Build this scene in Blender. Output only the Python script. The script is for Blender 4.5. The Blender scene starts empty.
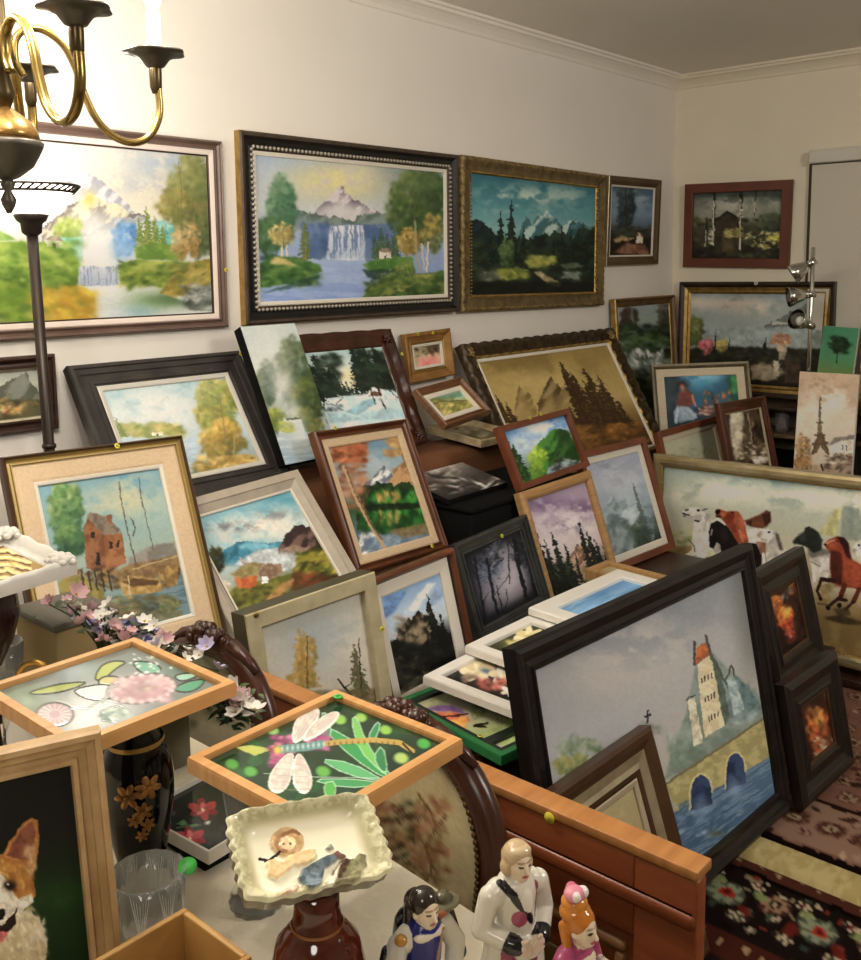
import bpy, math, random
import numpy as np
from mathutils import Vector, Matrix
random.seed(4)
D2R = math.pi/180
SC = bpy.context.scene
COL = SC.collection

# ------------------------------------------------------------------ camera
CAM = np.array([-4.761, -2.5, 1.5])
FPX, YAW, PITCH, ROLL, CX, CY = 970.13, .84339, .12326, -.00999, 430.5, 389.35
def cam_axes():
    f = np.array([math.sin(YAW)*math.cos(PITCH), math.cos(YAW)*math.cos(PITCH), -math.sin(PITCH)])
    r = np.cross(f, [0, 0, 1]); r /= np.linalg.norm(r); u = np.cross(r, f)
    return np.array([math.cos(ROLL)*r+math.sin(ROLL)*u, -math.sin(ROLL)*r+math.cos(ROLL)*u, f])
RC = cam_axes()
cd = bpy.data.cameras.new('camera'); cam = bpy.data.objects.new('camera', cd); COL.objects.link(cam)
cd.sensor_fit = 'HORIZONTAL'; cd.sensor_width = 36; cd.lens = FPX*36/861
cd.shift_x = 0; cd.shift_y = -(480-CY)/861; cd.clip_start = .05
mw = Matrix.Identity(4)
for i in range(3):
    mw[i][0] = RC[0][i]; mw[i][1] = RC[1][i]; mw[i][2] = -RC[2][i]; mw[i][3] = CAM[i]
cam.matrix_world = mw
SC.camera = cam

# ------------------------------------------------------------------ materials
def lin(c):
    c = np.asarray(c, float)
    return np.where(c <= .04045, c/12.92, ((c+.055)/1.055)**2.4)
def hx(s):
    if not isinstance(s, str): return np.array(s, float)
    if len(s) == 3: s = ''.join(k*2 for k in s)
    return np.array([int(s[i:i+2], 16)/255 for i in (0, 2, 4)])
def L4(s): return (*[float(v) for v in lin(hx(s))], 1)
MATS = {}
def mat(name, c, rough=.5, metal=0, c2=None, scale=8, stretch=(1, 1, 1), bump=0, bscale=None, kind='noise', spec=None, detail=6):
    if name in MATS: return MATS[name]
    m = bpy.data.materials.new(name); m.use_nodes = True; nt = m.node_tree; b = nt.nodes['Principled BSDF']
    b.inputs['Base Color'].default_value = L4(c); b.inputs['Roughness'].default_value = rough; b.inputs['Metallic'].default_value = metal
    if spec is not None: b.inputs['Specular IOR Level'].default_value = spec
    tc = nt.nodes.new('ShaderNodeTexCoord'); mp = nt.nodes.new('ShaderNodeMapping'); mp.inputs['Scale'].default_value = stretch
    nt.links.new(tc.outputs['Object'], mp.inputs['Vector'])
    def tex(sc):
        if kind == 'voronoi':
            t = nt.nodes.new('ShaderNodeTexVoronoi'); t.inputs['Scale'].default_value = sc; o = t.outputs['Distance']
        else:
            t = nt.nodes.new('ShaderNodeTexNoise'); t.inputs['Scale'].default_value = sc; t.inputs['Detail'].default_value = detail; o = t.outputs['Fac']
        nt.links.new(mp.outputs['Vector'], t.inputs['Vector']); return o
    if c2 is not None:
        o = tex(scale); r = nt.nodes.new('ShaderNodeValToRGB'); nt.links.new(o, r.inputs['Fac'])
        r.color_ramp.elements[0].position = .32; r.color_ramp.elements[1].position = .68
        r.color_ramp.elements[0].color = L4(c); r.color_ramp.elements[1].color = L4(c2)
        nt.links.new(r.outputs['Color'], b.inputs['Base Color'])
    if bump:
        o = tex(bscale or scale); bp = nt.nodes.new('ShaderNodeBump'); bp.inputs['Strength'].default_value = bump; bp.inputs['Distance'].default_value = .006
        nt.links.new(o, bp.inputs['Height']); nt.links.new(bp.outputs['Normal'], b.inputs['Normal'])
    MATS[name] = m; return m
def wood(name, c, c2, rough=.4, scale=14, st=(1, 1, 1)):
    return mat(name, c, rough, 0, c2, scale, st, bump=.15)
def glass(name, col='fff', rough=.06, ior=1.18, tr=.82):
    if name in MATS: return MATS[name]
    m = bpy.data.materials.new(name); m.use_nodes = True; b = m.node_tree.nodes['Principled BSDF']
    b.inputs['Base Color'].default_value = L4(col); b.inputs['Transmission Weight'].default_value = tr; b.inputs['Coat Weight'].default_value = .6; b.inputs['Coat Roughness'].default_value = .03; b.inputs['Roughness'].default_value = rough; b.inputs['IOR'].default_value = ior
    MATS[name] = m; return m
def emis(name, col, st, base='fff'):
    if name in MATS: return MATS[name]
    m = bpy.data.materials.new(name); m.use_nodes = True; b = m.node_tree.nodes['Principled BSDF']
    b.inputs['Base Color'].default_value = L4(base); b.inputs['Emission Color'].default_value = L4(col); b.inputs['Emission Strength'].default_value = st; b.inputs['Roughness'].default_value = .3
    MATS[name] = m; return m
def vcol(name, rough=.5, spec=.35):
    if name in MATS: return MATS[name]
    m = bpy.data.materials.new(name); m.use_nodes = True; nt = m.node_tree; b = nt.nodes['Principled BSDF']
    a = nt.nodes.new('ShaderNodeVertexColor'); a.layer_name = 'paint'
    nt.links.new(a.outputs['Color'], b.inputs['Base Color']); b.inputs['Roughness'].default_value = rough; b.inputs['Specular IOR Level'].default_value = spec
    MATS[name] = m; return m
M_OIL = vcol('oil_paint', .55, .3); M_GLOSS = vcol('glazed_paint', .12, .5); M_PRINT = vcol('printed_paint', .4, .3); M_WOOL = vcol('rug_wool', .95, .05)
GOLD = mat('antique_gold', '8f7238', .38, .75, 'b8985a', 30, bump=.25, bscale=60)
GOLDW = mat('worn_gold_carving', '5a4a2c', .45, .45, 'a38b58', 45, bump=.8, bscale=90)
SILVER = mat('silver_leaf', 'a9a086', .35, .7, 'c4bb9e', 20, bump=.1)
CHROME = mat('chrome', 'c8c8c4', .15, 1)
BRASS = mat('brass', 'b39a5c', .25, .9, '8a7442', 6)
CREAM = mat('cream_linen', 'd8cbb2', .85, 0, 'cdbfa4', 120, bump=.15)
LINEN = mat('tan_linen', 'cdb391', .9, 0, 'd6be9d', 140, bump=.2)
WHITE = mat('white_paint', 'e4e2dc', .45)
IVORY = mat('ivory_liner', 'dcd6c8', .6)
BLACK = mat('black_lacquer', '0c0b0b', .35, 0, '191614', 20, bump=.1)
BLACKEDGE = mat('black_canvas_edge', '070708', .9, spec=.2)
DKBROWN = wood('dark_brown_wood', '2a1812', '3b241a', .35, 10, (1, 12, 1))
REDBR = wood('red_brown_wood', '5a2a18', '70381f', .4, 9, (1, 9, 1))
MIDBR = wood('mid_brown_wood', '5d3a22', '7a5030', .4, 9, (1, 9, 1))
TANW = wood('tan_wood', 'a07a4c', 'b58d5c', .45, 9, (1, 9, 1))
ORANGEW = wood('orange_pine', 'b98046', 'cf9a5e', .4, 8, (1, 9, 1))
BACKING = mat('backing_card', '4c4034', .9)
YEL = mat('yellow_sticker', 'cdc43a', .6); GRN = mat('green_sticker', '3fc04a', .6); INK = mat('sticker_ink', '2a2a20', .7)

# ------------------------------------------------------------------ mesh helpers
class MB:
    def __init__(s): s.v = []; s.f = []; s.m = []; s.sm = []
    def add(s, vs, fs, mi=0, smooth=False):
        o = len(s.v); s.v += [tuple(map(float, p)) for p in vs]
        for f in fs: s.f.append([i+o for i in f]); s.m.append(mi); s.sm.append(smooth)
        return s
    def box(s, x0, x1, y0, y1, z0, z1, mi=0, bev=0):
        if bev <= 0:
            vs = [(x, y, z) for z in (z0, z1) for y in (y0, y1) for x in (x0, x1)]
            return s.add(vs, [(0, 2, 3, 1), (4, 5, 7, 6), (0, 1, 5, 4), (2, 6, 7, 3), (0, 4, 6, 2), (1, 3, 7, 5)], mi)
        b = min(bev, (x1-x0)/2.01, (y1-y0)/2.01, (z1-z0)/2.01)
        rings = []; n = 3
        def rr(ins, z):
            pts = []
            X0, X1, Y0, Y1 = x0+ins, x1-ins, y0+ins, y1-ins; r = b
            r = max(r-ins*.6, .0005)
            for cx, cy, a0 in ((X1-r, Y1-r, 0), (X0+r, Y1-r, 90), (X0+r, Y0+r, 180), (X1-r, Y0+r, 270)):
                for k in range(n+1):
                    a = (a0+90*k/n)*D2R; pts.append((cx+r*math.cos(a), cy+r*math.sin(a), z))
            return pts
        prof = [(b, z0), (b*.3, z0+b*.3), (0, z0+b), (0, z1-b), (b*.3, z1-b*.3), (b, z1)]
        N = 4*(n+1); vs = []
        for i, z in prof: vs += rr(i, z)
        fs = [[r*N+k, r*N+(k+1) % N, (r+1)*N+(k+1) % N, (r+1)*N+k] for r in range(5) for k in range(N)]
        fs += [list(range(N))[::-1], [5*N+k for k in range(N)]]
        return s.add(vs, fs, mi, True)
    def lathe(s, prof, c=(0, 0, 0), n=28, mi=0, wob=None, smooth=True, cap=True):
        vs = []
        for r, z in prof:
            for k in range(n):
                a = 2*math.pi*k/n; q = r*(wob(a, z) if wob else 1)
                vs.append((c[0]+q*math.cos(a), c[1]+q*math.sin(a), c[2]+z))
        fs = [[i*n+k, i*n+(k+1) % n, (i+1)*n+(k+1) % n, (i+1)*n+k] for i in range(len(prof)-1) for k in range(n)]
        if cap: fs += [list(range(n))[::-1], [(len(prof)-1)*n+k for k in range(n)]]
        return s.add(vs, fs, mi, smooth)
    def tube(s, pts, r, n=10, mi=0, flat=None, cap=True, closed=False):
        P = [Vector(p) for p in pts]; N = len(P); R = r if isinstance(r, (list, tuple)) else [r]*N
        vs = []; up = None
        for i in range(N):
            t = (P[(i+1) % N]-P[i-1] if closed else P[min(i+1, N-1)]-P[max(i-1, 0)]).normalized()
            if up is None:
                up = Vector((0, 0, 1)) if abs(t.z) < .9 else Vector((1, 0, 0))
            a = up-t*up.dot(t)
            if a.length < 1e-5: a = Vector((1, 0, 0)).cross(t)
            a.normalize(); up = a; b = t.cross(a)
            fa, fb = flat or (1, 1)
            for k in range(n):
                an = 2*math.pi*k/n
                vs.append(P[i]+a*(math.cos(an)*R[i]*fa)+b*(math.sin(an)*R[i]*fb))
        M = N if closed else N-1
        fs = [[i*n+k, i*n+(k+1) % n, ((i+1) % N)*n+(k+1) % n, ((i+1) % N)*n+k] for i in range(M) for k in range(n)]
        if cap and not closed: fs += [list(range(n))[::-1], [(N-1)*n+k for k in range(n)]]
        return s.add(vs, fs, mi, True)
    def ball(s, c, r, mi=0, n=10, sq=(1, 1, 1)):
        prof = [(max(1e-4, math.sin(math.pi*i/n)), -math.cos(math.pi*i/n)) for i in range(n+1)]
        vs = []; m = n+4
        for q, z in prof:
            for k in range(m):
                a = 2*math.pi*k/m; vs.append((c[0]+r*q*math.cos(a)*sq[0], c[1]+r*q*math.sin(a)*sq[1], c[2]+r*z*sq[2]))
        fs = [[i*m+k, i*m+(k+1) % m, (i+1)*m+(k+1) % m, (i+1)*m+k] for i in range(n) for k in range(m)]
        return s.add(vs, fs, mi, True)
    def prism(s, pts, z0, z1, mi=0):
        n = len(pts); vs = [(x, y, z0) for x, y in pts]+[(x, y, z1) for x, y in pts]
        return s.add(vs, [list(range(n))[::-1], [n+k for k in range(n)]]+[[k, (k+1) % n, n+(k+1) % n, n+k] for k in range(n)], mi)
    def xf(s, M, start=0):
        s.v[start:] = [tuple(M @ Vector(p)) for p in s.v[start:]]; return s
    def build(s, name, mats, parent=None, mw=None):
        me = bpy.data.meshes.new(name); me.from_pydata(s.v, [], s.f)
        for m in (mats if isinstance(mats, (list, tuple)) else [mats]): me.materials.append(m)
        me.polygons.foreach_set('material_index', s.m); me.polygons.foreach_set('use_smooth', s.sm)
        me.update()
        return link(name, me, parent, mw)
def link(name, me, parent=None, mw=None):
    o = bpy.data.objects.new(name, me); COL.objects.link(o)
    if parent is not None: o.parent = parent
    if mw is not None: o.matrix_world = mw
    return o
def tag(o, label, cat, group=None, kind=None):
    if label: o['label'] = label
    if cat: o['category'] = cat
    if group: o['group'] = group
    if kind: o['kind'] = kind
    return o
def thing(name, label, cat, loc=(0, 0, 0), mw=None, group=None, rz=0):
    o = bpy.data.objects.new(name, None); COL.objects.link(o); o.empty_display_size = .05
    if mw is not None: o.matrix_world = mw
    else: o.location = loc; o.rotation_euler = (0, 0, rz)
    return tag(o, label, cat, group)
def struct(o): o['kind'] = 'structure'; return o

def pose_matrix(x, y, z, w, h, yaw, lean, roll):
    a, t, r = yaw*D2R, lean*D2R, roll*D2R
    R0 = np.array([math.cos(a), math.sin(a), 0]); B = np.array([-math.sin(a), math.cos(a), 0])
    U0 = math.cos(t)*np.array([0, 0, 1])+math.sin(t)*B
    R = math.cos(r)*R0+math.sin(r)*U0; U = -math.sin(r)*R0+math.cos(r)*U0; N = np.cross(R, U)
    m = Matrix.Identity(4); c = np.array([x, y, z])-U*h/2
    for i in range(3): m[i][0] = R[i]; m[i][1] = U[i]; m[i][2] = N[i]; m[i][3] = c[i]
    return m

# ------------------------------------------------------------------ painter: colours of a grid of points
def fbm(x, y, s, seed=0, o=4):
    rs = np.random.RandomState(seed+11); t = 0; a = 1; tot = 0
    for k in range(o):
        g = rs.rand(64, 64); X = x/s*2**k+rs.rand()*60; Y = y/s*2**k+rs.rand()*60
        xi = np.floor(X).astype(int); yi = np.floor(Y).astype(int); fx = X-xi; fy = Y-yi
        fx = fx*fx*(3-2*fx); fy = fy*fy*(3-2*fy)
        G = lambda i, j: g[(yi+j) % 64, (xi+i) % 64]
        t = t+a*((G(0, 0)*(1-fx)+G(1, 0)*fx)*(1-fy)+(G(0, 1)*(1-fx)+G(1, 1)*fx)*fy); tot += a; a *= .55
    return t/tot
def sst(a, b, x): t = np.clip((x-a)/(b-a+1e-9), 0, 1); return t*t*(3-2*t)
class Painter:
    """colours a grid of surface points; X, Y are drawing coordinates over the surface, U, V run 0..1"""
    def __init__(s, U, V, PX, PY, z, tilt=None, seed=1, warp=1.0):
        s.warp = warp
        s.U, s.V, s.PX, s.PY = U, V, PX, PY; s.c = np.zeros(U.shape+(3,)); s.rs = np.random.RandomState(seed); s.seed = seed
        s.H = np.zeros(U.shape); s.z(*z)
    warp = 1.0
    def z(s, x0, y0, k):
        wx = (fbm(s.PX, s.PY, 4.5, s.seed+401, 3)-.5)*2.6*s.warp; wy = (fbm(s.PX, s.PY, 4.5, s.seed+402, 3)-.5)*2.6*s.warp
        s.X = (s.PX+wx-x0)*k; s.Y = (s.PY+wy-y0)*k; s.k = k
        n = s.X.shape[1]//2; s.tilt = (s.X[-1, n]-s.X[0, n])/(s.Y[-1, n]-s.Y[0, n]) if abs(s.Y[-1, n]-s.Y[0, n]) > 1 else 0
        n = s.X.shape[0]//2; s.hs = (s.Y[n, -1]-s.Y[n, 0])/(s.X[n, -1]-s.X[n, 0]) if abs(s.X[n, -1]-s.X[n, 0]) > 1 else 0
    def mix(s, m, col):
        m = np.clip(m, 0, 1)[..., None]; s.c = s.c*(1-m)+hx(col)*m if not (isinstance(col, np.ndarray) and col.ndim == 3) else s.c*(1-m)+col*m
    def grad(s, *st):          # (v, colour) stops top to bottom
        vs = [q[0] for q in st]; cs = np.array([hx(q[1]) for q in st])
        s.c = np.stack([np.interp(s.V, vs, cs[:, i]) for i in range(3)], -1)
    def ugrad(s, col, u0, u1, a=1): s.mix(a*sst(u0, u1, s.U), col)
    def noise(s, sc, seed=0, o=4, sx=1, sy=1): return fbm(s.X*sx, s.Y*sy, sc*s.k, s.seed*7+seed, o)
    def clouds(s, col, x, y, rx, ry, a=.8, sc=9, thr=.48, seed=0):
        n = s.noise(sc, seed+3, 5, 1, 1.4); d = ((s.X-x)/rx)**2+((s.Y-y)/ry)**2
        s.mix(a*sst(thr-.12, thr+.14, n)*np.exp(-d), col)
    def glow(s, col, x, y, rx, ry, a=.8): s.mix(a*np.exp(-((s.X-x)/rx)**2-((s.Y-y)/ry)**2), col)
    def pmask(s, pts, soft=0):
        m = np.zeros(s.X.shape, bool); n = len(pts)
        for i in range(n):
            x0, y0 = pts[i]; x1, y1 = pts[(i+1) % n]
            if y0 == y1: continue
            cr = ((y0 > s.Y) != (y1 > s.Y)) & (s.X < (x1-x0)*(s.Y-y0)/(y1-y0)+x0); m ^= cr
        m = m.astype(float)
        for _ in range(soft):
            p = np.pad(m, 1, mode='edge'); m = (p[:-2, 1:-1]+p[2:, 1:-1]+p[1:-1, :-2]+p[1:-1, 2:]+2*m)/6
        return m
    @staticmethod
    def cz(pts, n=2):
        for _ in range(n):
            q = []
            for i in range(len(pts)):
                a, b = pts[i], pts[(i+1) % len(pts)]; q += [(a[0]*.75+b[0]*.25, a[1]*.75+b[1]*.25), (a[0]*.25+b[0]*.75, a[1]*.25+b[1]*.75)]
            pts = q
        return pts
    def poly(s, pts, col, a=1, soft=0, var=None, sc=4, seed=0):
        m = s.pmask(pts, soft)*a
        if var is not None:
            n = sst(.35, .65, s.noise(sc, seed+21, 3))[..., None]; s.mix(m, hx(col)*(1-n)+hx(var)*n)
        elif s.warp > .2:
            n = fbm(s.X, s.Y, 5*s.k, s.seed+len(pts)+abs(int(pts[0][0])), 3)[..., None]; s.mix(m, np.clip(hx(col)*(.72+.56*n), 0, 1)+0*s.c)
        else: s.mix(m, col)
        return m
    def ridge(s, pts, light, dark, rough=4, bottom=None, fade=None, fa=.8, fh=60, sc=7, seed=0, a=1, lean=.7):
        xs = [p[0] for p in pts]; ys = [p[1] for p in pts]
        yr = np.interp(s.X, xs, ys)+(fbm(s.X, s.X*0, 6*s.k, s.seed+seed, 4)-.5)*rough*s.k
        m = ((s.Y > yr) & (s.X >= xs[0]) & (s.X <= xs[-1])).astype(float)
        if bottom is not None: m *= sst(bottom+14, bottom-14, s.Y)
        n = sst(.40, .62, fbm(s.X+lean*s.Y, s.Y*.5-s.X*.25, sc*s.k, s.seed+seed+5, 4))[..., None]
        c = hx(dark)*(1-n)+hx(light)*n
        if fade is not None:
            q = (fa*sst(0, fh, s.Y-yr))[..., None]; c = c*(1-q)+hx(fade)*q
        s.mix(m*a, c)
    def dab(s, x, y, rx, ry, ang, col, a=.8, hard=2):
        c, n = math.cos(ang), math.sin(ang); dx = s.X-x; dy = s.Y-y
        q = ((dx*c+dy*n)/rx)**2+((-dx*n+dy*c)/ry)**2
        s.mix(a*(np.exp(-q*.9)*1.15 if hard == 2 else np.clip((1.25-q)*hard, 0, 1)), col)
    def dabs(s, n, box, r, cols, a=.75, ang=0, asp=2, angr=.6, mask=None):
        x0, y0, x1, y1 = box
        for _ in range(n):
            x = s.rs.uniform(x0, x1); y = s.rs.uniform(y0, y1); q = r*s.rs.uniform(.6, 1.4)
            col = np.clip(hx(cols[s.rs.randint(len(cols))])*s.rs.uniform(.88, 1.12), 0, 1)
            s.dab(x, y, q*math.sqrt(asp), q/math.sqrt(asp), ang+s.rs.uniform(-angr, angr), col, a)
    def crown(s, x, y, rx, ry, n, r, cols, a=.7, ell=True):
        n = int(n*1.5); r *= .8
        for _ in range(n):
            an = s.rs.uniform(0, 6.283); q = math.sqrt(s.rs.rand())*(.82+.3*s.rs.rand()); px = x+rx*q*math.cos(an); py = y+ry*q*math.sin(an)
            lt = (x-px)/rx*.4+(y-py)/ry*.6+s.rs.uniform(-.5, .5)
            col = np.clip(hx(cols[int(np.clip((.5-lt*.5)*len(cols), 0, len(cols)-1))])*s.rs.uniform(.82, 1.18), 0, 1)
            s.dab(px, py, r*s.rs.uniform(.5, 1.3), r*s.rs.uniform(.4, 1), s.rs.uniform(0, 3), col, a)
    def pine(s, x, yt, yb, w, col, hl=None, seed=0, rows=9, a=.95):
        t = (s.Y-yt)/(yb-yt); cx = x+s.tilt*(s.Y-yb)
        saw = (t*rows+.25*(s.noise(3, seed+31, 2)-.5)*4) % 1
        hw = w*np.clip(t, 0, 1)**.85*(.45+.6*saw)+w*.04
        d = np.abs(s.X-cx+(s.noise(2.5, seed+7, 2)-.5)*w*.5)
        m = ((d < hw) & (t > 0) & (t < 1))*a
        s.mix(m, col)
        if hl: s.mix(m*sst(.5, .65, s.noise(2, seed+9, 2))*(s.X < cx+w*.2)*.8, hl)
    def line(s, pts, w, col, a=1):
        for (x0, y0), (x1, y1) in zip(pts[:-1], pts[1:]):
            dx, dy = x1-x0, y1-y0; L = dx*dx+dy*dy+1e-9; t = np.clip(((s.X-x0)*dx+(s.Y-y0)*dy)/L, 0, 1)
            d = np.hypot(s.X-x0-t*dx, s.Y-y0-t*dy); s.mix(a*np.clip((w-d)/(.35*s.k)+.5, 0, 1), col)
    def water(s, pts, top, bot, streak=None, a=1, sc=5, seed=0, vert=False, sa=.5, thr=.55):
        m = s.pmask(pts, 1)*a; ys = [p[1] for p in pts]; t = np.clip((s.Y-min(ys))/(max(ys)-min(ys)), 0, 1)[..., None]
        s.mix(m, hx(top)*(1-t)+hx(bot)*t)
        if streak:
            Yp = s.Y-s.hs*s.X; Xp = s.X-s.tilt*s.Y
            n = fbm(Xp*(4 if vert else .35), Yp*(.35 if vert else 3), sc*s.k, s.seed+seed+60, 3)
            s.mix(m*sa*sst(thr-.1, thr+.1, n), streak)
    def house(s, x, y, w, h, wall, roof, dark='332a22', sk=0):
        s.poly([(x, y), (x+w, y+sk), (x+w, y-h+sk), (x, y-h)], wall); s.poly([(x-w*.1, y-h), (x+w*1.1, y-h+sk), (x+w*.8, y-h*1.6+sk), (x+w*.25, y-h*1.6)], roof)
        s.poly([(x+w*.4, y+sk*.4), (x+w*.6, y+sk*.6), (x+w*.6, y-h*.55+sk*.6), (x+w*.4, y-h*.55+sk*.4)], dark)
    def brush(s, a=.06, sc=2.2): s.c = np.clip(s.c*(1+a*1.1*(s.noise(sc, 77, 2)-.5)[..., None]), 0, 1)
    def out(s, gain=1, sat=1):
        c = np.clip(.46+(s.c-.46)*(1.14 if s.warp > .2 else 1), 0, 1); g = lin(c)*gain
        if sat != 1:
            l = g.mean(-1, keepdims=True); g = l+(g-l)*sat
        return np.clip(g, 0, .95)

def project(P):
    q = (P-CAM) @ RC.T
    return CX+FPX*q[..., 0]/q[..., 2], CY-FPX*q[..., 1]/q[..., 2]
def grid_mesh(name, P, col, m, parent=None, mw=None, flip=False):
    H, W = P.shape[:2]; me = bpy.data.meshes.new(name)
    i = np.arange(H*W).reshape(H, W); a, b, c, d = i[:-1, :-1].ravel(), i[1:, :-1].ravel(), i[1:, 1:].ravel(), i[:-1, 1:].ravel()
    f = np.stack([a, d, c, b] if flip else [a, b, c, d], 1).astype(np.int32); n = len(f)
    me.vertices.add(H*W); me.vertices.foreach_set('co', P.reshape(-1).astype(np.float32))
    me.loops.add(n*4); me.loops.foreach_set('vertex_index', f.ravel()); me.polygons.add(n)
    me.polygons.foreach_set('loop_start', np.arange(0, n*4, 4, dtype=np.int32)); me.polygons.foreach_set('use_smooth', np.ones(n, bool))
    me.update(calc_edges=True); me.validate()
    ca = me.color_attributes.new('paint', 'FLOAT_COLOR', 'POINT')
    ca.data.foreach_set('color', np.concatenate([col.reshape(-1, 3), np.ones((H*W, 1))], 1).astype(np.float32).ravel())
    me.materials.append(m)
    return link(name, me, parent, mw)
def local_project(mw, x, y, z):
    M = np.array(mw); P = np.stack([x, y, z], -1) @ M[:3, :3].T+M[:3, 3]
    return project(P)
def painted_panel(name, mw, x0, x1, y0, y1, zl, fn, zoom, m, parent, gain=1, seed=1, sat=.88, relief=0, res=1.1, wrap=0):
    """flat painted panel in the local plane of a frame; row 0 is the top"""
    cx, cy = local_project(mw, np.array([x0, x1, x1, x0]), np.array([y1, y1, y0, y0]), np.full(4, zl))
    wp = max(math.hypot(cx[1]-cx[0], cy[1]-cy[0]), math.hypot(cx[2]-cx[3], cy[2]-cy[3])); hp = max(math.hypot(cx[3]-cx[0], cy[3]-cy[0]), math.hypot(cx[2]-cx[1], cy[2]-cy[1]))
    W = int(np.clip(wp*res, 24, 330)); H = int(np.clip(hp*res, 24, 330))
    U, V = np.meshgrid((np.arange(W))/(W-1), (np.arange(H))/(H-1))
    X = x0+(x1-x0)*U; Y = y1-(y1-y0)*V; Z = np.full_like(X, zl)
    PX, PY = local_project(mw, X, Y, Z)
    p = Painter(U, V, PX, PY, zoom, seed=seed, warp=getattr(fn, 'warp', .15 if relief else 1.0)); fn(p)
    if relief: Z = Z+p.H*relief
    return grid_mesh(name, np.stack([X, Y, Z], -1), p.out(gain, sat), m, parent)
# ------------------------------------------------------------------ the pictures
ZA = (0, 0, 3.5875); ZB = (220, 100, 3.3115); ZC = (440, 130, 3.5875); ZD = (600, 140, 3.2989); ZE = (0, 320, 3.5875); ZF = (220, 300, 3.5875)
ZG = (400, 310, 3.3115); ZH = (620, 330, 3.556); ZI = (180, 460, 3.075); ZJ = (400, 480, 3.2); ZK = (500, 520, 2.385); ZL = (0, 500, 3.3115)
ZM = (0, 700, 3.3115); ZN = (180, 660, 2.69); ZP = (0, 120, 3.5875); ZQ = (640, 470, 3.896)

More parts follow.
